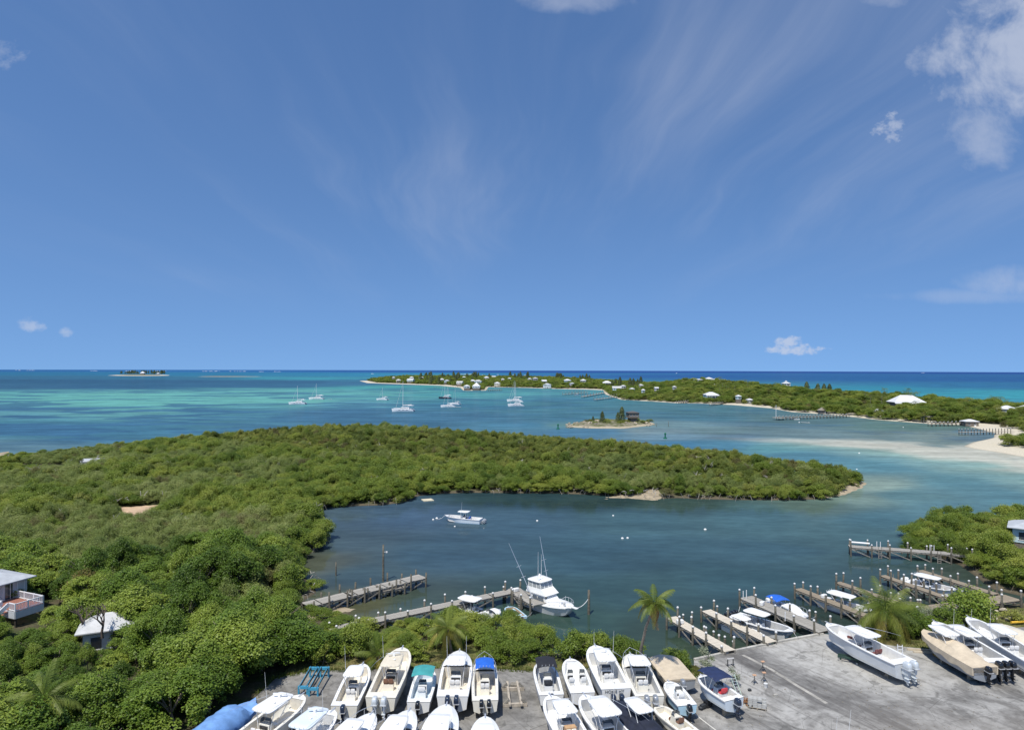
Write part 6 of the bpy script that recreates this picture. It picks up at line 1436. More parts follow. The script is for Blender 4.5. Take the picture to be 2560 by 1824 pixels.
# ------------------------------------------------------------------ the inhabited cay
ROOFP = mat('weathered_white_roof', (.50, .50, .48), .6, var=.15, vscale=.3, stain=(.32, .30, .27, 1), stain_amt=.5)
def cay_house(label, px, py, wpx, dep=None, off=7.2, **kw):
    if dep is None: off = max(off, 6.8) if py < 992 else min(off, 3.6)
    p = hit(px, py, off) if dep is None else UD(px, py, dep) - Vector((0, 0, off))
    w = max(4.0, wpx * p.y / FPX * (.74 if py < 992 else .88)); d = kw.pop('d', min(w * .8, 9)); wh = kw.pop('wallh', max(2.6, off - .3)); rise = kw.pop('rise', max(1.2, min(3.5, d * .28)))
    HOUSE_SPOTS.append((p.x, p.y, max(w, d) * .55 + 1.5)); HOUSE_SPOTS.append((p.x - p.x / p.y * 8, p.y - 8, w * .3 + 1))
    return house(label, p, kw.pop('rz', random.Random(px).uniform(-.35, .35)), w, d, wh, rise, base=4, name=kw.pop('name', 'house'), **kw)
far = [(984, 943, 10, 'white house nearest the tip of the sandy point'), (996, 949, 14, 'low white house above the beach at the left end of the cay'), (1027, 949, 22, 'wide hipped roof house above the left beach'), (1029, 943, 14, 'white roof behind the wide hipped roof above the left beach'), (1053, 943, 16, 'white roof on the skyline over the left beach'),
       (1105, 947, 11, 'white house behind the middle of the beach'), (1117, 951, 16, 'grey roofed house above the right half of the beach'), (1150, 955, 20, 'white house where the beach ends'), (1160, 942, 11, 'small roof on the skyline behind the beach end'), (1182, 950, 13, 'white roof left of the large village hall'), (1195, 952, 24, 'long white roof above the waterfront hall'),
       (1216, 943, 17, 'long low white roof on the village skyline'), (1234, 941, 12, 'peaked white roof highest on the village skyline'), (1257, 947, 10, 'small white roof right of the peaked one'), (1274, 945, 10, 'small roof among the casuarinas'), (1324, 946, 12, 'white roof left of the twin roofs behind the village'), (1338, 945, 15, 'hipped white roof of the twin roofs behind the village'),
       (1360, 951, 15, 'white roof just above the arched building'), (1418, 950, 22, 'long white roof above the small marina beach'), (1430, 958, 15, 'grey roof low behind the small marina beach'), (1458, 950, 18, 'bright white roof left of the tall casuarinas'), (1517, 955, 27, 'wide white house below the tall casuarinas'), (1542, 969, 28, 'low hipped white house above the marina piers'), (1558, 964, 14, 'white roof up the slope from the marina piers'),
       (1580, 971, 14, 'gabled white house in the trees right of the marina'), (1602, 961, 10, 'small white roof on the wooded slope, left of centre'), (1608, 974, 8, 'tiny white house low on the wooded slope'), (1641, 969, 8, 'tiny white gable on the wooded slope'), (1686, 966, 8, 'lone white roof high on the wooded slope')]
for i, (px, py, w, lab) in enumerate(far):
    cay_house(lab, px, py, w, wall=(WALLG, WALLY, WALLB, WALLW)[i % 4], roof=ROOFG if 'grey' in lab else (ROOFW, ROOFP, ROOFW)[i % 3], nf=3, gable=(i % 5 == 2), veranda=(i % 4 == 1))
cay_house('broad white waterfront hall with a steep roof on the point', 1191, 964, 24, off=5.0, rise=5.0, d=10, nf=4); cay_house('lower white wing beside the waterfront hall', 1167, 964, 18, off=3.5, nf=3)
cay_house('two storey pavilion with open lower floor by the water', 1243, 957, 18, off=6.0, wall=WALLY, two=True, nf=3, roof=ROOFW); cay_house('white building with an arched front and grey roof on the shore', 1368, 961, 25, off=5.5, nf=5, two=True, roof=ROOFG)
for px, py, w, lab, kw in [(1772, 946, 23, 'tallest white block of the hilltop mansion', dict(two=True, off=7)), (1791, 949, 27, 'long middle wing of the hilltop mansion', dict(off=5)), (1811, 950, 17, 'right hand roof of the hilltop mansion', dict(off=4.5)), (1825, 954, 19, 'lowest right wing of the hilltop mansion', dict(off=4)), (1746, 948, 27, 'long flat left wing of the hilltop mansion', dict(off=3.5, rise=1.0)), (1794, 960, 32, 'white terrace building in front of the hilltop mansion', dict(off=4.2, rise=.8, nf=6))]:
    cay_house(lab, px, py, w, dep=905 - (py - 945) * 6, rz=.05, **kw)
cay_house('large white house with a big hipped roof near the middle shore', 1777, 985, 42, wall=WALLB, off=5, nf=4, veranda=True); cay_house('small white roofed blue cottage right of the big shore house', 1846, 989, 13, wall=WALLB); cay_house('white stilted cottage above the middle beach', 1874, 998, 16, off=4.5)
cay_house('white house with a tiered cupola roof on the right skyline', 1965, 957, 22, dep=800, off=5, cupola=True); cay_house('wide veranda house with a white metal roof and dark skylight on the right', 2265, 1003, 82, off=5.5, veranda=True, nf=4, wall=WALLD, rise=5.0, d=13, rz=-.1)
cay_house('small white boathouse cottage by the right shore', 2192, 1027, 32, off=3.4); cay_house('thatched grey gazebo beside the long far pier', 2056, 1024, 19, off=3.0, roof=mat('thatch', (.26, .23, .18), .95), wall=WALLD, rise=2.2)
cay_house('white roofed open boat shelter at the right beach', 2424, 1051, 34, off=3.2, wall=WALLD, nf=2, rise=1.2); cay_house('white two storey house on the far right skyline', 2463, 1008, 27, off=5, nf=3); cay_house('long low white house at the right edge', 2516, 1020, 42, off=4, nf=4); cay_house('cream house cut by the right edge of the picture', 2562, 1018, 34, off=4, wall=WALLY)
# solar panel roof on posts
p = hit(2318, 1056, 0.2); t = thing('solar_canopy', 'dark solar panel roof on posts by the right shore', 'solar panel', p, -.1)
MB().box((0, 0, 3.9), (6.5, 4.2, .14), rx=-.25).build('panel', mat('solar_cells', (.03, .035, .05), .2), t)
for x in (-2.6, 2.6):
    for y in (-1.4, 1.4): MB().box((x, y, 1.5), (.2, .2, 4.4 + y * -.2)).build('post', M_OLD, t)
# far piers
FARW = mat('far_pier_wood', (.36, .31, .25), .9, var=.2)
def far_pier(label, a, b, w=1.8, z=1.5, n=12, head=None, tall=1.0):
    A = U(*a, z); Bq = U(*b, z); d = Bq - A; L = d.length; t = thing('pier', label, 'pier', (A.x, A.y, 0), math.atan2(d.y, d.x))
    MB().box((L / 2, 0, z), (L, w, .16)).build('deck', FARW, t)
    pm = MB().box((0, 0, 0), (.24, .24, z + 1.8 + tall)).mesh('piling', M_PILE)
    cm = MB().box((0, 0, 0), (.3, .3, .3)).mesh('piling_cap', M_CAP)
    for i in range(n):
        for s in (-1, 1):
            o = newobj('piling', pm, t); o.location = (L * (i + .2) / n, s * (w / 2 + .1), (z + tall - 1.8) / 2)
            if tall > .6: c = newobj('piling_cap', cm, o); c.location = (0, 0, (z + 1.8 + tall) / 2 + .1)
    if head: MB().box((1.5, 0, z + .02), (head, head * 1.3, .18)).build('pier_head', FARW, t)
    return t
far_pier('long pier with white capped posts reaching into the channel on the right', (1942, 1044), (2126, 1038), n=22, head=5); far_pier('pier in front of the open boat shelter', (2322, 1060), (2442, 1056), n=12)
far_pier('rail sided pier over the right beach', (2398, 1080), (2535, 1078), n=9, tall=1.6, w=1.6); far_pier('low pier with a white boat left of the big shore house', (1693, 1005), (1738, 1002), n=8, w=2.5); far_pier('short pier below the big shore house', (1776, 1010), (1815, 1005), n=8, w=2.5)
far_pier('outermost marina pier with tall posts', (1408, 985), (1470, 980), n=8, w=3, tall=2.5); far_pier('middle marina pier with tall posts', (1455, 991), (1512, 981), n=8, w=3, tall=2.5); far_pier('innermost marina pier with tall posts', (1487, 998), (1550, 990), n=9, w=3, tall=2.5)
far_pier('thin pier standing off the sandy beach', (1084, 967), (1155, 966), n=12, w=2, tall=.5); far_pier('pier right of the waterfront hall', (1218, 975), (1255, 974), n=8, w=3, tall=1.5)
p = U(1940, 1046, 0); MB().tube([p, p + Vector((0, 0, 9))], .14, 6).build('flag_pole', TRIM)['label'] = 'white pole at the head of the long far pier'; bpy.data.objects['flag_pole']['category'] = 'pole'
# casuarinas and palms of the cay
L_CAS = leaf_mat('casuarina_leaf', (.075, .10, .040, 1), (.115, .145, .055, 1), (.16, .19, .075, 1), .1)
def casuarina_mesh(seed, H=9.0):
    rng = np.random.RandomState(seed); n = 1500; h = rng.rand(n) ** .8; a = rng.rand(n) * 6.28; r = (1 - h) ** .7 * H * .2 * np.sqrt(rng.rand(n)) + .15
    r *= .7 + .6 * vnoise(a * 3, h * 14, 1.0); P = np.stack([np.cos(a) * r, np.sin(a) * r, .12 * H + h * H * .88], 1)
    V, F = leaf_quads(P, np.stack([np.cos(a), np.sin(a), rng.randn(n) * .5 + .3], 1), .16 + .2 * rng.rand(n), .35, rng)
    me = npmesh('crown', V, F, L_CAS); at = me.attributes.new('leaf', 'FLOAT', 'FACE'); at.data.foreach_set('value', rng.rand(n).astype(np.float32)); return me
CAS = [casuarina_mesh(s) for s in (1, 2, 3)]; CTR = MB().tube([(0, 0, -.5), (.05, 0, 4), (0, .1, 8.4)], [.2, .14, .04], 6).mesh('trunk', bark)
def casuarina(label, p, H, k, group=None):
    t = thing('casuarina_tree', label, 'tree', p, k * 1.7, group); t.scale = (H / 9 * 1.6,) * 2 + (H / 9,); newobj('crown', CAS[k % 3], t); newobj('trunk', CTR, t)
rn = random.Random(8)
for i in range(96):
    px = rn.choice([rn.uniform(1040, 1330), rn.uniform(1060, 1150), rn.uniform(1040, 1150), rn.uniform(1165, 1200), rn.uniform(1270, 1330), rn.uniform(1390, 1410), rn.uniform(1450, 1475), rn.uniform(1510, 1610), rn.uniform(2010, 2080)])
    dep = rn.uniform(1350, 1650) if px < 1500 else (rn.uniform(1000, 1150) if px < 1700 else rn.uniform(720, 800)); x = (px - 1280) / FPX * dep
    casuarina('slender casuarina on the skyline of the far cay', (x, dep, float(cay_z(np.array([x]), np.array([dep]))[0])), rn.uniform(10, 18), i, 'casuarinas on the far cay')
FP = [frond_mesh('frond', 3.4, d_, PL_G, 5, 9, .8) for d_ in (.3, .7)]
def far_palm(p, h, k):
    t = thing('coconut_palm', 'coconut palm growing among the houses of the far cay', 'palm', p, k, 'coconut palms on the far cay')
    MB().tube([(0, 0, -.3), (.3, .1, h * .5), (.2, .3, h)], [.2, .16, .13], 5).build('trunk', TRUNK_P, t)
    for i in range(9):
        o = newobj('frond', FP[i % 2], t); o.location = (.2, .3, h); o.rotation_euler = (lerp(.6, -.6, i / 8), 0, i * 2.4)
for i in range(34):
    px = rn.choice([rn.uniform(2130, 2340), rn.uniform(2130, 2340), rn.uniform(1780, 1900), rn.uniform(2480, 2560), rn.uniform(1320, 1500)]); dep = (rn.uniform(470, 600) if px > 2100 else rn.uniform(700, 850)) if px > 1700 else rn.uniform(1000, 1400)
    x = (px - 1280) / FPX * dep; far_palm((x, dep, float(cay_z(np.array([x]), np.array([dep]))[0])), rn.uniform(6.5, 9.5), i)
# ------------------------------------------------------------------ rocky islet with the tower house
p = U(1589, 1060, .9); p = Vector((p.x, 405, 1.2))
t = thing('tower_house', 'square weathered two storey tower house with dark roof on the rocky islet', 'house', p, .12)
MB().box((0, 0, 1.4), (4.6, 4.6, 3.4)).build('lower_wall', WALLD, t); MB().box((0, 0, 4.4), (6.2, 6.0, 2.9)).build('upper_wall', WALLD, t)
for x in (-1.9, 0, 1.9): o = MB().box((x, -3.03, 4.6), (1.1, .1, 1.2)).build('window', WPANE, t); MB().box((x, -3.06, 3.94), (1.3, .14, .1)).build('sill', TRIM, o)
MB().box((3.12, 0, 4.6), (.1, 1.2, 1.2)).build('window', WPANE, t); MB().box((-3.12, 0, 4.6), (.1, 1.2, 1.2)).build('window', WPANE, t); MB().box((.6, -2.33, .9), (1, .08, 2)).build('door', WPANE, t)
hip_roof(t, 6.2, 6.0, 5.9, .9, .45, ROOFD)
MB().box((0, -.1, 2.98), (7.2, 7.2, .16)).build('balcony', WALLD, t)
for i, (px, dep, H, lab) in enumerate([(1555, 405, 9.5, 'tallest casuarina on the rocky islet, left of the tower house'), (1545, 402, 6.5, 'casuarina leaning on the tallest one of the rocky islet'), (1506, 402, 7.0, 'slim casuarina at the left of the rocky islet'), (1483, 404, 4.0, 'small thin casuarina nearest the left tip of the rocky islet'), (1575, 409, 5.0, 'short casuarina just left of the tower house')]):
    casuarina(lab, ((px - 1280) / FPX * dep, dep, .9), H, i + 5)
for i in range(44):
    px = rn.uniform(1465, 1632); dep = rn.uniform(391, 418); x = (px - 1280) / FPX * dep
    K = (SCRB, BUTT)[i % 2]; K.put((x, dep, .5), (rn.uniform(.6, 1.2), rn.uniform(.35, .8)), rn.random() * 6, i, 'low green shrub on the rocky islet', 'shrub', 'shrubs on the rocky islet')
ROCKM = mat('limestone_rock', (.38, .33, .25), .95, var=.35, vscale=1.2, spec=.1, bump=.4, bscale=3); ROCKP = mat('pale_rock', (.50, .44, .34), .95, var=.3, vscale=1.2, spec=.1, bump=.4, bscale=3)
def rock_mesh(seed):
    r = random.Random(seed); b = MB(); b.sbox((0, 0, .1), (1, 1, .7), .7, 8, 5); b.v = [(x * r.uniform(.75, 1.2), y * r.uniform(.75, 1.2), z * r.uniform(.7, 1.25)) for x, y, z in b.v]; return b
RK = [rock_mesh(i).mesh('rock', ROCKM) for i in range(4)]; RKP = [rock_mesh(i + 9).mesh('rock', ROCKP) for i in range(4)]
def rock(p, s, k, label, group, pale=False):
    o = newobj('rock', (RKP if pale else RK)[k % 4]); o.location = p; o.scale = (s * rn.uniform(.8, 1.5), s * rn.uniform(.8, 1.3), s * rn.uniform(.6, 1.1)); o.rotation_euler = (rn.uniform(-.3, .3), rn.uniform(-.3, .3), rn.random() * 6); tag(o, label, 'rock', group)
for i in range(40):
    f = rn.random(); a = rn.choice([(1415, 1064), (1425, 1060)]); px = lerp(1416, 1500, f ** 1.3) if i < 26 else rn.uniform(1560, 1636); py = rn.uniform(1058, 1069) if i < 26 else rn.uniform(1058, 1064)
    q = U(px, py, .3); rock((q.x, q.y, max(.1, float(rock_z(np.array([q.x]), np.array([q.y]))[0]))), rn.uniform(.8, 2.2), i, 'rough limestone rock on the shore of the rocky islet', 'rocks on the rocky islet')
RIP = plan([(2345, 1540), (2400, 1532), (2380, 1556), (2440, 1560), (2545, 1545), (2560, 1525), (2470, 1525)], YZ)
for i in range(150):
    x = rn.uniform(50, 66); y = rn.uniform(80, 96)
    if sdpoly(RIP, np.array([x]), np.array([y]))[0] > -.3: rock((x, y, YZ + rn.uniform(-.1, .35)), rn.uniform(.3, .8), i, 'pale broken rock in the heap between walkway and stored boats', 'rock heap by the walkway', True)
# ------------------------------------------------------------------ far islet on the left horizon
LI = plan([(268, 938.2), (300, 939.0), (360, 939.2), (420, 938.6), (425, 937.4), (360, 936.6), (290, 937)])
terrain('far_islet_ground', min(q[0] for q in LI) - 60, max(q[0] for q in LI) + 60, min(q[1] for q in LI) - 100, max(q[1] for q in LI) + 100, 18, lambda X, Y: np.clip(sdpoly(LI, X, Y) * .06, -1.5, 3.2), ground_mat('islet_sand', SAND, (.16, .14, .08, 1), GRN, 1.5, 2.6), -1)
for i in range(46):
    px = rn.uniform(302, 414); dep = rn.uniform(3250, 3500); x = (px - 1280) / FPX * dep
    casuarina('dark casuarina on the low islet at the left horizon', (x, dep, 2.0), rn.uniform(11, 20), i, 'casuarinas on the horizon islet')
for px, w, lab, H in ((357, 30, 'white hipped roof house on the horizon islet', 13), (396, 16, 'small white house at the right end of the horizon islet', 8)):
    dep = 3220; house(lab, ((px - 1280) / FPX * dep, dep, 1.5), 0, w * .6, 14, H * .5, H * .5, nf=3, base=1)
SB = plan([(492, 941.2), (560, 941.6), (660, 941.2), (600, 940.2), (520, 940.2)])
terrain('sand_spit_ground', min(q[0] for q in SB) - 60, max(q[0] for q in SB) + 60, min(q[1] for q in SB) - 100, max(q[1] for q in SB) + 100, 15, lambda X, Y: np.clip(sdpoly(SB, X, Y) * .05, -1.5, 1.0), ground_mat('spit_sand', (.4, .36, .27, 1), (.2, .19, .13, 1), (.2, .19, .13, 1), .6, 1.0), -1)
# breakers on the outer reef
fb = MB()
for px0, px1, py in [(225, 250, 926.6), (312, 328, 927), (388, 420, 927.4), (505, 550, 927.8), (574, 616, 928), (648, 660, 928.6), (680, 704, 928.8), (40, 52, 925.2), (62, 86, 925.4), (1145, 1178, 935.4), (930, 934, 934), (1280, 1286, 937), (1310, 1316, 937.5), (1195, 1200, 935.5), (1690, 1694, 932.5), (2305, 2312, 931.5), (1240, 1250, 936), (1205, 1207, 937)]:
    k = max(2, int((px1 - px0) / 4))
    for i in range(k):
        if rn.random() < .15: continue
        q = U(lerp(px0, px1, (i + rn.random()) / k), py + rn.uniform(-.15, .15), 0); s = q.y / FPX; fb.sbox((q.x, q.y, .1), (s * rn.uniform(2, 5), 14, s * rn.uniform(.4, 1.0)), .8, 8, 4, rz=rn.uniform(-.1, .1))
tag(fb.build('breakers', mat('surf_foam', (.82, .84, .85), .9)), 'white surf breaking along the outer reef near the horizon', 'surf', kind='stuff')
# ------------------------------------------------------------------ anchored yachts
CATW = mat('yacht_white', (.80, .80, .79), .3, var=.04); CATD = mat('yacht_dark_hull', (.035, .045, .07), .3); SAILB = mat('sail_bag', (.62, .62, .60), .7); TRAMP = mat('trampoline_net', (.35, .36, .37), .9)
def catamaran(label, px, py, lpx, mast_py, hd, hull=CATW, bim=None, off=0):
    p = U(px, py, 0); s = p.y / FPX; L = lpx * s / max(.72, abs(math.cos(math.radians(hd)))); mh = (py - mast_py) * s; k = L / 15.0
    t = thing('catamaran', label, 'sailing yacht', p, math.radians(hd)); t.scale = (k, k, k); mh /= k
    def ring_hull(y0):
        q = MB(); vs = []; fs = []; n = 10
        for i in range(n + 1):
            f = i / n; x = -7.5 + 15 * f; w = .85 * (min(1, (1 - f) * 3.2) ** .6 if f > .68 else 1) * (.8 + .2 * min(1, f * 3)); top = 1.75 + .45 * f - (.9 * (1 - f / .12) if f < .12 else 0); w = max(w, .03)
            vs += [(x + .35 * f, y0 - w, top), (x, y0 - w * .9, .3), (x - .1, y0, -.6), (x, y0 + w * .9, .3), (x + .35 * f, y0 + w, top)]
        for i in range(n):
            for j in range(4): fs.append((i * 5 + j, i * 5 + j + 1, (i + 1) * 5 + j + 1, (i + 1) * 5 + j))
            fs.append((i * 5 + 4, i * 5, (i + 1) * 5, (i + 1) * 5 + 4))
        fs.append((0, 1, 2, 3, 4)[::-1]); fs.append(tuple(n * 5 + j for j in range(5))); return q.add(vs, fs)
    for y0 in (-3.2, 3.2):
        h = ring_hull(y0).build('hull', hull, t, True)
        for x in (-3.0, -.5, 2.2): MB().box((x, y0 - math.copysign(.80, -y0) * 0 + math.copysign(.80, y0), 1.25), (1.5, .06, .28)).build('hull_window', GLASS, h)
    MB().box((-1.2, 0, 1.35), (9.0, 5.6, .8)).build('bridge_deck', CATW, t)
    q = MB(); q.add([(-4.2, -2.9, 1.75), (3.0, -2.5, 1.75), (3.0, 2.5, 1.75), (-4.2, 2.9, 1.75), (-4.2, -2.6, 3.0), (1.4, -2.1, 2.95), (1.4, 2.1, 2.95), (-4.2, 2.6, 3.0)], [(3, 2, 1, 0), (4, 5, 6, 7), (0, 1, 5, 4), (1, 2, 6, 5), (2, 3, 7, 6), (3, 0, 4, 7)]); ch = q.build('coachroof', CATW, t)
    for sg in (-1, 1): MB().add([(-3.9, sg * 2.83, 2.15), (2.2, sg * 2.48, 2.15), (1.4, sg * 2.25, 2.75), (-3.8, sg * 2.70, 2.75)], [(0, 1, 2, 3), (3, 2, 1, 0)]).build('saloon_window', GLASS, ch)
    MB().add([(2.68, -2.2, 2.15), (2.68, 2.2, 2.15), (1.75, 2.0, 2.78), (1.75, -2.0, 2.78)], [(0, 1, 2, 3), (3, 2, 1, 0)]).build('saloon_window', GLASS, ch)
    MB().box((5.0, 0, 1.75), (.35, 6.2, .3)).build('forward_beam', CATW, t); MB().box((4.0, 0, 1.7), (2.2, 5, .05)).build('trampoline', TRAMP, t)
    slab(0, 0, 0, 5.2, 3.6, .1, .12).build('bimini', bim or CATW, t).location = (-5.0, 0, 4.3); bpy.context.view_layer
    for sg in (-1, 1):
        for x in (-6.4, -3.6): MB().tube([(x, sg * 2.3, 2.2), (x, sg * 2.2, 4.3)], .05, 5).build('bimini_post', ALU, t)
    MB().tube([(.6, 0, 2.8), (.5, 0, mh)], [.11, .07], 6).build('mast', PIPE, t); MB().tube([(.4, 0, 4.3), (-5.6, 0, 4.7)], .26, 6).build('boom', SAILB, t)
    MB().tube([(5.6, 0, 2.0), (.6, 0, mh * .94)], [.075, .05], 5).build('forestay', SAILB, t)
    for sg in (-1, 1): MB().tube([(-1.0, sg * 3.4, 2.0), (.5, 0, mh * .9)], .025, 4).build('shroud', ALU, t)
    MB().tube([(.5, -1.3, mh * .55), (.5, 1.3, mh * .55)], .05, 4).build('spreader', PIPE, t)
    return t
catamaran('largest white catamaran, nearest of the anchored yachts', 1009, 1028, 53, 952, 178, bim=CATW)
catamaran('small white catamaran farthest left in the middle group', 957, 999.6, 27, 969, 165); catamaran('white catamaran in front of the two at centre', 1121, 1017.6, 36, 964, 180); catamaran('white catamaran behind the front one at centre', 1139, 1011, 24, 962, 160)
catamaran('dark hulled yacht at anchor in the centre group', 1113, 996, 31, 950, 182, hull=CATD); catamaran('rear white catamaran of the right hand pair', 1287, 1003.5, 38, 951, 180); catamaran('front white catamaran of the right hand pair', 1290, 1015, 39, 954, 183)
catamaran('front white catamaran of the left hand pair', 745, 1010, 40, 964, 180); catamaran('rear white catamaran of the left hand pair', 792, 998, 35, 958, 184)
boat('grey dinghy behind the rear yacht of the left pair', (830, 997.6), (822, 997.4), B=1.8, H=.7, L=4.5, water=True, engines=1, con=False, hull=GELS, name='dinghy', es=.6); boat('dinghy beside the front yacht at centre', (1152, 1017), (1144, 1016.6), B=1.8, H=.7, L=4.5, water=True, engines=1, con=False, hull=GELS, name='dinghy', es=.6)
boat('white motor boat lying at the low pier left of the big shore house', (1705, 1002), (1688, 1001.5), B=2.8, H=1.5, L=8, water=True, engines=1, top=('hard', GEL, .45, 2.2, 2.2)); boat('white boat at the outermost marina pier', (1446, 986), (1430, 986), B=3, H=1.6, L=10, water=True, engines=1, top=('hard', GEL, .3, 3, 2.6))
# ------------------------------------------------------------------ buoys, marks, raft
FLOATM = mat('white_float', (.78, .78, .75), .5); GRNB = mat('green_mark', (.0, .12, .06), .5)
for px, py, s, lab in [(1083, 1299, .5, 'white float left of the moored centre console bow'), (1092, 1296, .6, 'upright white buoy at the bow rope of the moored centre console'), (1343, 1302, .5, 'white buoy right of the moored centre console'), (1533, 1289, .45, 'small white buoy near the far lagoon shore'), (1556, 1346, .55, 'left one of two white floats in mid lagoon'), (1569, 1345, .5, 'right one of two white floats in mid lagoon'), (1763, 1324, .6, 'white buoy right of mid lagoon'), (1137, 1316, .4, 'tiny white float below the moored centre console'), (2148, 1133, .7, 'white float in the channel by the sand bar'), (2142, 1173, .5, 'white float in the channel below the sand bar'), (2258, 1068, .6, 'white buoy off the right beach'), (1998, 1056, .9, 'white buoy beside the dark green skiff'), (1034, 1237, .5, 'white float under the mangroves by the raft')]:
    o = MB().sbox((0, 0, .12 * s), (s, s * .8, s * .8), .9, 10, 6).build('mooring_buoy', FLOATM, None, True); o.location = U(px, py, 0); tag(o, lab, 'buoy')
for px, py, lab in ((1663, 1096, 'green channel buoy below the rocky islet'), (1395, 1072, 'green channel buoy left of the rocky islet')):
    o = MB().lathe([(.9, -.2), (.9, .4), (.35, .6), (.3, 1.9), (.5, 2.0), (.5, 2.5), (.1, 2.9)], 10).build('channel_buoy', GRNB, None, True); o.location = U(px, py, 0); tag(o, lab, 'buoy')
o = MB().box((0, 0, .06), (2.6, 2.6, .22), rz=.4).build('raft', mat('raft_wood', (.60, .54, .38), .8, var=.2)); o.location = U(1069, 1250, 0); tag(o, 'square pale floating raft beside the mangrove shore', 'raft')
for px, py, ty, lab in ((1671, 1066, 1052, 'thin pole right of the rocky islet'), (1641, 1066, 1058, 'short stake beside the right tip of the rocky islet')): post(px, py, ty, lab, .12)
# ------------------------------------------------------------------ things lying about in the yard
STEELB = mat('blue_steel', (.06, .32, .50), .5, var=.2, stain=(.02, .06, .09, 1), stain_amt=.5); STEELK = mat('dark_steel', (.05, .055, .06), .6, .3, var=.3); RUST = mat('rust', (.26, .12, .05), .95, var=.5, vscale=6); GRNS = mat('green_steel', (.025, .06, .045), .6, var=.3)
def at(px, py, z=YZ): return U(px, py, z)
# blue steel boat racks, two of them side by side
for k, (a, b, lab) in enumerate((((757, 1736), (786, 1690), 'blue steel boat rack, left of the two beside the trees'), ((783, 1740), (812, 1690), 'blue steel boat rack, right of the two beside the trees'))):
    A, Bq = at(*a), at(*b); d = Bq - A; L = d.length; t = thing('boat_rack', lab, 'rack', A, math.atan2(d.y, d.x) - math.pi / 2)
    for s in (-1, 1): MB().bar((s * .32, 0, .75), (s * .32, L, .95), .10, .18).build('beam', STEELK, t); MB().bar((s * .36, 0, .86), (s * .36, L, 1.06), .05, .05).build('beam_edge', STEELB, t)
    for y, z in ((.1, .7), (L - .1, .9)):
        MB().box((0, y, z), (1.0, .22, .26)).build('cross_member', STEELB, t)
        for s in (-1, 1): MB().box((s * .42, y, z / 2 - .05), (.16, .18, z)).build('leg', STEELB, t)
# wooden cradle between the stored boats
t = thing('boat_cradle', 'empty timber boat cradle on the concrete between the two groups of boats', 'cradle', at(1286, 1752), .07); CR = mat('cradle_timber', (.42, .37, .30), .9, var=.25)
for s in (-1, 1): MB().bar((s * .55, -1.6, .42), (s * .50, 3.2, .42), .22, .2).build('runner', CR, t)
for y in (-1.0, 2.2):
    MB().box((0, y, .17), (2.3, .25, .3)).build('cross_beam', CR, t)
    for s in (-1, 1): MB().bar((s * 1.05, y, .3), (s * .6, y, .75), .2, .16).build('chock', M_OLD, t)
o = MB().sbox((0, 0, .12), (.9, .7, .3), .7, 8, 5).build('timber_scrap', M_OLD); o.location = at(1286, 1712); tag(o, 'scrap timber behind the empty cradle', 'scrap')
# green cradle on the ramp
t = thing('steel_cradle', 'low dark green steel cradle in front of the maroon seat boat', 'cradle', at(2122, 1653), -.50)
for s in (-1, 1): MB().bar((-1.1, s * .28, .5), (1.1, s * .28, .5), .14, .2).build('beam', GRNS, t)
for x in (-.8, .8):
    MB().box((x, 0, .22), (.16, .9, .16)).build('cross_member', GRNS, t)
    for s in (-1, 1): MB().box((x, s * .4, .1), (.2, .2, .2)).build('foot', conc, t); MB().box((x, s * .28, .32), (.1, .1, .3)).build('upright', GRNS, t)
def jack(label, px, py, h):
    t = thing('jack_stand', label, 'jack stand', at(px, py), random.Random(px).random())
    for k in range(3):
        a = k * 2.094; MB().tube([(math.cos(a) * .36, math.sin(a) * .36, .02), (0, 0, h * .55)], .03, 5).build('leg', STEELK, t)
    MB().tube([(0, 0, h * .3), (0, 0, h)], .035, 6).build('screw', STEELK, t); MB().box((0, 0, h + .03), (.36, .3, .06)).build('pad', mat('pad_wood', (.55, .33, .2), .8), t)
jack('jack stand with an orange pad nearest the slab edge', 1907, 1678, 1.05); jack('jack stand left of the pair behind the bucket', 1886, 1708, .85); jack('jack stand right of the pair behind the bucket', 1910, 1704, .95)
t = thing('sawhorse', 'dark steel sawhorse on the concrete beside the quay corner', 'sawhorse', at(1826, 1664), .2)
for s in (-1, 1):
    MB().box((s * .32, 0, .4), (.08, .08, .8)).build('upright', STEELK, t); MB().bar((s * .32, -.4, .03), (s * .32, .4, .03), .08, .06).build('foot', STEELK, t)
MB().box((0, 0, .82), (.8, .1, .1)).build('bar', mat('pale_bar', (.6, .58, .55), .6), t)
o = MB().lathe([(.17, 0), (.2, .38), (.21, .4), (.19, .4)], 12).build('bucket', mat('white_bucket', (.68, .68, .66), .5), None, True); o.location = at(1914, 1717); tag(o, 'white bucket beside the jack stands', 'bucket')
o = MB().box((0, 0, .1), (.42, .2, .2), rz=.3).build('loose_block', conc); o.location = at(1939, 1739); tag(o, 'single concrete block lying on the open slab', 'block')
o = MB().sbox((0, 0, .12), (.4, .3, .24), .8, 8, 5).build('metal_scrap', STEELK); o.location = at(1874, 1726); tag(o, 'small dark piece of scrap behind the block stack', 'scrap')
# outboard motor lying on the concrete
e = thing('outboard_motor', 'black outboard motor lying on the concrete beside the white and blue boat', 'outboard motor', at(1764, 1768), .6)
MB().sbox((.35, 0, .36), (.95, .62, .66), .5, 12, 6).build('cowling', E_BLK, e, True); MB().box((-.35, 0, .26), (.6, .34, .34)).build('leg', STEELK, e); MB().sbox((-.75, 0, .22), (.3, .5, .24), .8).build('lower_unit', STEELK, e, True); MB().box((.45, -.02, .66), (.5, .3, .03)).build('emblem', GEL, e)
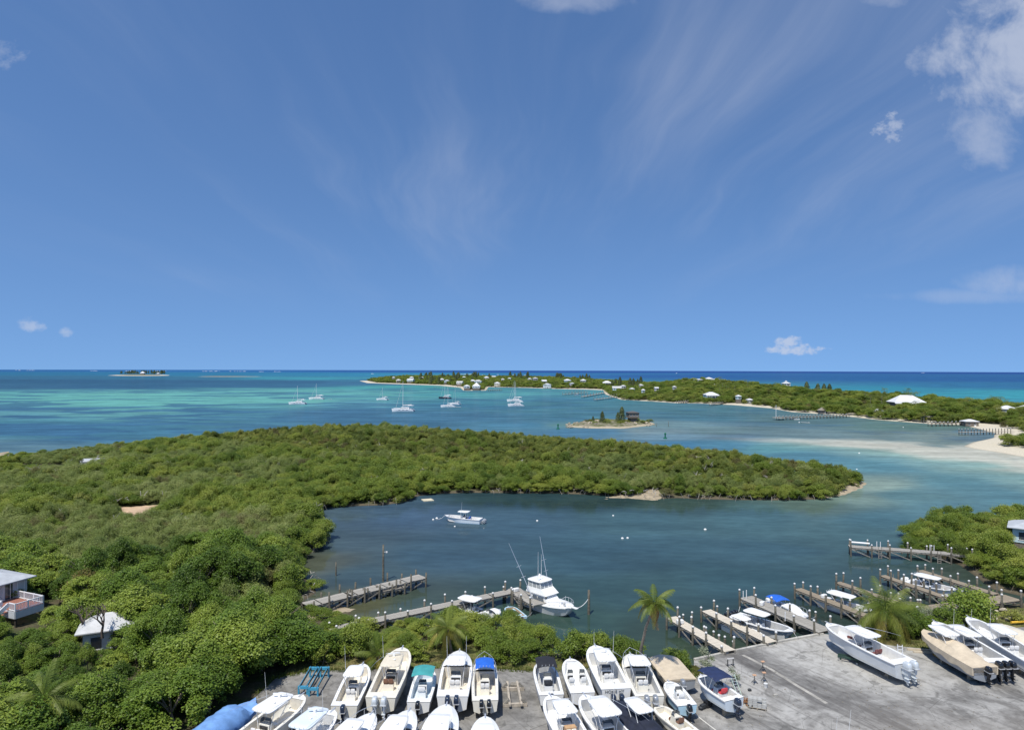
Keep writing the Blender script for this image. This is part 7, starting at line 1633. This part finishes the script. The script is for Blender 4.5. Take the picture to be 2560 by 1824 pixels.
# pallet with concrete blocks
pp = at(1893, 1766); t = thing('pallet', 'wooden pallet under the stack of grey concrete blocks', 'pallet', pp, -.35)
for i in range(5): MB().box((0, -.48 + i * .24, .13), (1.7, .16, .03)).build('slat', TIMB, t)
for x in (-.75, 0, .75): MB().box((x, 0, .06), (.1, 1.15, .1)).build('runner', TIMB, t)
BLK = MB().box((0, 0, 0), (.40, .20, .195)).mesh('concrete_block', mat('grey_block', (.42, .42, .40), .95, var=.2, vscale=4)); rq = random.Random(2); R_ = Matrix.Rotation(-.35, 3, 'Z')
for lv in range(4):
    for i in range(4 if lv < 3 else 3):
        for j in range(5 if lv < 3 else 3):
            if lv == 2 and rq.random() < .2: continue
            o = newobj('concrete_block', BLK); o.location = pp + R_ @ Vector((-.63 + i * .415 + rq.uniform(-.02, .02), -.43 + j * .212, .25 + lv * .2)); o.rotation_euler = (0, 0, -.35 + rq.uniform(-.06, .06) + (1.57 if rq.random() < .06 else 0)); tag(o, 'grey concrete block in the stack on the pallet', 'block', 'concrete blocks on the pallet')
t = thing('chain_heap', 'rusty heap of chain beside the concrete blocks', 'chain', at(1862, 1756)); q = MB()
for i in range(60):
    a = rq.random() * 6.28; r = rq.random() ** .5 * .7; c = Vector((math.cos(a) * r * 1.2, math.sin(a) * r, .06 + (1 - r / .7) * .5 * rq.random())); ax = rq.random() * 3; u_ = Vector((math.cos(ax), math.sin(ax), rq.uniform(-.6, .6))) * .13; v_ = Vector((-math.sin(ax), math.cos(ax), rq.uniform(-.6, .6))) * .09
    q.tube([c + u_ * math.cos(k * 1.047) + v_ * math.sin(k * 1.047) for k in range(7)], .028, 4)
o = q.build('links', RUST, t); o['kind'] = 'stuff'
# ladders
def yard_ladder(label, A, Bq, w, n, m, mr):
    A = Vector(A); Bq = Vector(Bq); d = (Bq - A); s = Vector((-d.y, d.x, 0)).normalized() * w / 2; t = thing('ladder', label, 'ladder', A)
    for sg in (-1, 1): MB().bar(s * sg, d + s * sg, .05, .09).build('side_rail', m, t)
    for i in range(n): p = d * ((i + .5) / n); MB().bar(p - s, p + s, .05, .05).build('rung', mr, t)
yard_ladder('orange and silver ladder lying beside the tan covered boat', at(2338, 1636) + Vector((0, 0, .08)), at(2381, 1664) + Vector((0, 0, .08)), .5, 11, mat('orange_rail', (.62, .36, .05), .5), ALU)
yard_ladder('pale green ladder leaning on the navy topped boat', at(1850, 1742), at(1830, 1722) + Vector((0, 0, 1.5)), .45, 8, mat('pale_green_rail', (.42, .52, .45), .6), ALU)
yard_ladder('white boarding ladder standing at the stern of the maroon seat boat', at(2252, 1676), at(2251, 1672) + Vector((0, .1, 2.6)), .45, 8, PIPE, PIPE)
for k, (a, b, lab) in enumerate((((2268, 1624), (2345, 1627), 'longer pale timber beam lying behind the maroon seat boat'), ((2283, 1630), (2343, 1633), 'shorter pale timber beam lying behind the maroon seat boat'))):
    tag(MB().bar(at(*a) + Vector((0, 0, .1)), at(*b) + Vector((0, 0, .1)), .18, .18).build('timber_beam', mat('pale_timber', (.58, .50, .38), .8, var=.15)), lab, 'beam')
tag(MB().tube([at(2528, 1561) + Vector((0, 0, .3)), at(2600, 1557) + Vector((0, 0, .3))], .16, 8).build('yellow_pipe', mat('yellow_paint', (.70, .42, .04), .5)), 'yellow pipe barrier at the right edge beside the rocks', 'pipe')
o = MB().lathe([(.30, 0), (.31, .3), (.30, .6), (.31, .85), (.27, .87)], 14).build('drum', mat('dark_drum', (.02, .03, .045), .5), None, True); o.location = at(2453, 1706); tag(o, 'dark drum behind the stern of the tan covered boat', 'drum')
# white pipe rail and lamps at the outer end of the grey pier
A, Bq = U(2128, 1362, 1.6), U(2174, 1366, 1.6); tag(MB().tube([A + Vector((0, 0, .55)), Bq + Vector((0, 0, .55))], .16, 8).build('pipe_rail', TRIM), 'thick white pipe lying along the outer end of the grey pier', 'pipe')
MR = 'white marker poles on the jetties'
for px, py, lab in ((2192, 1369, 'left white pole on the grey pier'), (2201, 1370, 'second white pole on the grey pier'), (2325, 1377, 'third white pole on the grey pier'), (2335, 1379, 'fourth white pole on the grey pier'), (1858, 1497, 'left white pole at the end of the wide grey jetty'), (1866, 1495, 'right white pole at the end of the wide grey jetty'), (1963, 1551, 'white pole midway along the wide grey jetty')):
    p = U(px, py, 1.38); tag(MB().tube([p, p + Vector((0, 0, 1.15))], .055, 6).build('marker_pole', TRIM), lab, 'pole', MR)
# cardboard box at the helm of the front row centre console
M_ = Matrix.Rotation(tP.rotation_euler.z, 3, 'Z'); o = MB().box((0, 0, .22), (.95, .55, .44)).build('cardboard_box', mat('cardboard', (.48, .30, .16), .85, var=.1)); o.location = tP.location + M_ @ Vector((0, hP.L * .34, .45 + hP.H * .42 + .80)); o.rotation_euler = (0, 0, tP.rotation_euler.z); tag(o, 'brown cardboard box on the seat of the front row centre console', 'box')
# anchor on the bow of the big closed foredeck boat
# grey driftwood and prop roots along the mangrove shore
q = MB(); rr = random.Random(6)
Ls = [Vector((x, y, 0)) for x, y in LAGOON]
for i in range(2, 26):
    a, b = Ls[i], Ls[i + 1] if i + 1 < len(Ls) else Ls[i]; n = int((b - a).length / .55)
    nrm = Vector((-(b - a).y, (b - a).x, 0)).normalized()
    for k in range(n):
        if rr.random() < .45: continue
        p = a.lerp(b, (k + rr.random()) / max(1, n)); x = rr.uniform(-1.2, .8); c = p + nrm * x; e = c + Vector((rr.uniform(-1, 1), rr.uniform(-1, 1), 0)) * 1.1
        q.tube([c + Vector((0, 0, rr.uniform(.5, 1.5))), c.lerp(e, .55) + Vector((0, 0, rr.uniform(.4, 1.3))), e - Vector((0, 0, .2))], [.05, .045, .03], 4)
tag(q.build('mangrove_roots', mat('grey_root', (.34, .31, .27), .9, var=.35)), 'tangle of grey mangrove roots and dead branches along the lagoon shore', 'roots', kind='stuff')
DB = MB()
q = MB()
for px, py, n in [(370, 1160, 26), (410, 1158, 20), (545, 1150, 5), (760, 1268, 20), (700, 1180, 4), (330, 1240, 6), (640, 1155, 4), (1600, 1226, 14), (870, 1165, 4), (1180, 1165, 4), (90, 1170, 12)]:
    p = hit(px, py, 2.6, near_z, 100, 400)
    for k in range(n):
        c = p + Vector((rr.uniform(-4, 4), rr.uniform(-2, 2), rr.uniform(1.6, 2.6))); d = Vector((rr.uniform(-1, 1), rr.uniform(-1, 1), rr.uniform(-.2, 1))) * 1.3; q.tube([c, c + d * .5 + Vector((0, 0, .15)), c + d], [.07, .055, .025], 4)
tag(q.build('dead_branches', mat('bleached_branch', (.42, .39, .35), .9, var=.3)), 'bleached dead branches sticking out of the mangrove canopy', 'branches', kind='stuff')
for i in range(130):
    px = rr.uniform(0, 1950); py = rr.uniform(1110, 1480) if px < 700 else rr.uniform(1100, 1215)
    p = hit(px, py, 3.0, near_z, 90, 330)
    if sdpoly(NEAR_P, np.array([p.x]), np.array([p.y]))[0] < 3: continue
    q = MB()
    for k in range(rr.randint(2, 5)):
        c = p + Vector((rr.uniform(-.5, .5), rr.uniform(-.5, .5), rr.uniform(2.0, 2.6))); d = Vector((rr.uniform(-1, 1), rr.uniform(-1, 1), rr.uniform(.3, 1.2))) * 1.1; q.tube([c, c + d * .5 + Vector((.1, 0, .15)), c + d], [.06, .045, .015], 4)
    DB.v += q.v and [tuple(v) for v in q.v]; o_ = len(DB.v) - len(q.v); DB.f += [tuple(x + o_ for x in f) for f in q.f]
tag(DB.build('bare_twigs', mat('bleached_branch', (.42, .39, .35), .9, var=.3)), 'scattered bare grey twigs standing out of the green canopy', 'twigs', kind='stuff')
# litter on the concrete: gravel, leaves
q = MB(); ya = np.array(YARD_P)
for i in range(1500):
    px, py = rr.uniform(620, 2500), 1660 + 164 * rr.random() ** 1.2; p = U(px, py, YZ)
    if sdpoly(YARD_P, np.array([p.x]), np.array([p.y]))[0] < .1 or vnoise(p.x, p.y, 3.0) < .45: continue
    s = rr.uniform(.02, .075); q.box((p.x, p.y, YZ + s * .3), (s * rr.uniform(.8, 2), s, s * .6), rr.random() * 3, .6)
tag(q.build('yard_litter', mat('litter', (.20, .17, .12), .95, var=.6, vscale=3)), 'gravel and dry leaves scattered on the boatyard concrete', 'gravel', kind='stuff')
edge = [YARD_P[i] for i in range(2, 14)]; tp_ = [[(a[0] - .5, a[1] - .6), (b[0] + .5, b[1] - .6), (b[0] + .5, b[1] + .5), (a[0] - .5, a[1] + .5)] for a, b in zip(edge[1:], edge)]
tufts('edge_weeds', 'weeds growing along the back edge of the boatyard concrete', tp_, 260, L_SCRB, .28, 8)
# dock boxes and mooring lines
for px, py, lab in ((1905, 1512, 'white dock box on the wide grey jetty'), (2060, 1494, 'white dock box on the brown jetty before the white topped boat'), (2400, 1517, 'white dock box on the plank walkway'), (1290, 1478, 'white dock box where the long grey jetty meets the cross jetty'), (1700, 1558, 'white dock box on the first pale jetty')):
    o = MB().sbox((0, 0, .27), (.9, .5, .5), .3, 12, 6).build('dock_box', GEL, None, True); o.location = U(px, py, 1.38); o.rotation_euler = (0, 0, rr.random()); tag(o, lab, 'box')
for a, b, lab in (((1984, 1577, 1.0), (1996, 1590, 1.4), 'mooring line at the bow of the grey hulled boat'), ((1840, 1538, .9), (1850, 1515, 1.6), 'mooring line at the stern of the grey hulled boat'), ((2015, 1542, .9), (2039, 1540, 1.4), 'mooring line at the bow of the blue topped cabin boat'), ((1304, 1543, .3), (1330, 1530, 1.4), 'mooring line of the pale blue skiff'), ((1113, 1287, 1.0), (1093, 1297, .2), 'mooring line of the centre console in the lagoon'), ((2268, 1450, .9), (2262, 1462, 1.6), 'stern line of the boat in the far slip')):
    A, Bq = U(*a), U(*b); tag(MB().tube([A.lerp(Bq, k / 6) - Vector((0, 0, .25 * 4 * (k / 6) * (1 - k / 6))) for k in range(7)], .022, 4).build('mooring_line', PIPE), lab, 'rope')
plant_point(); plant_cay()
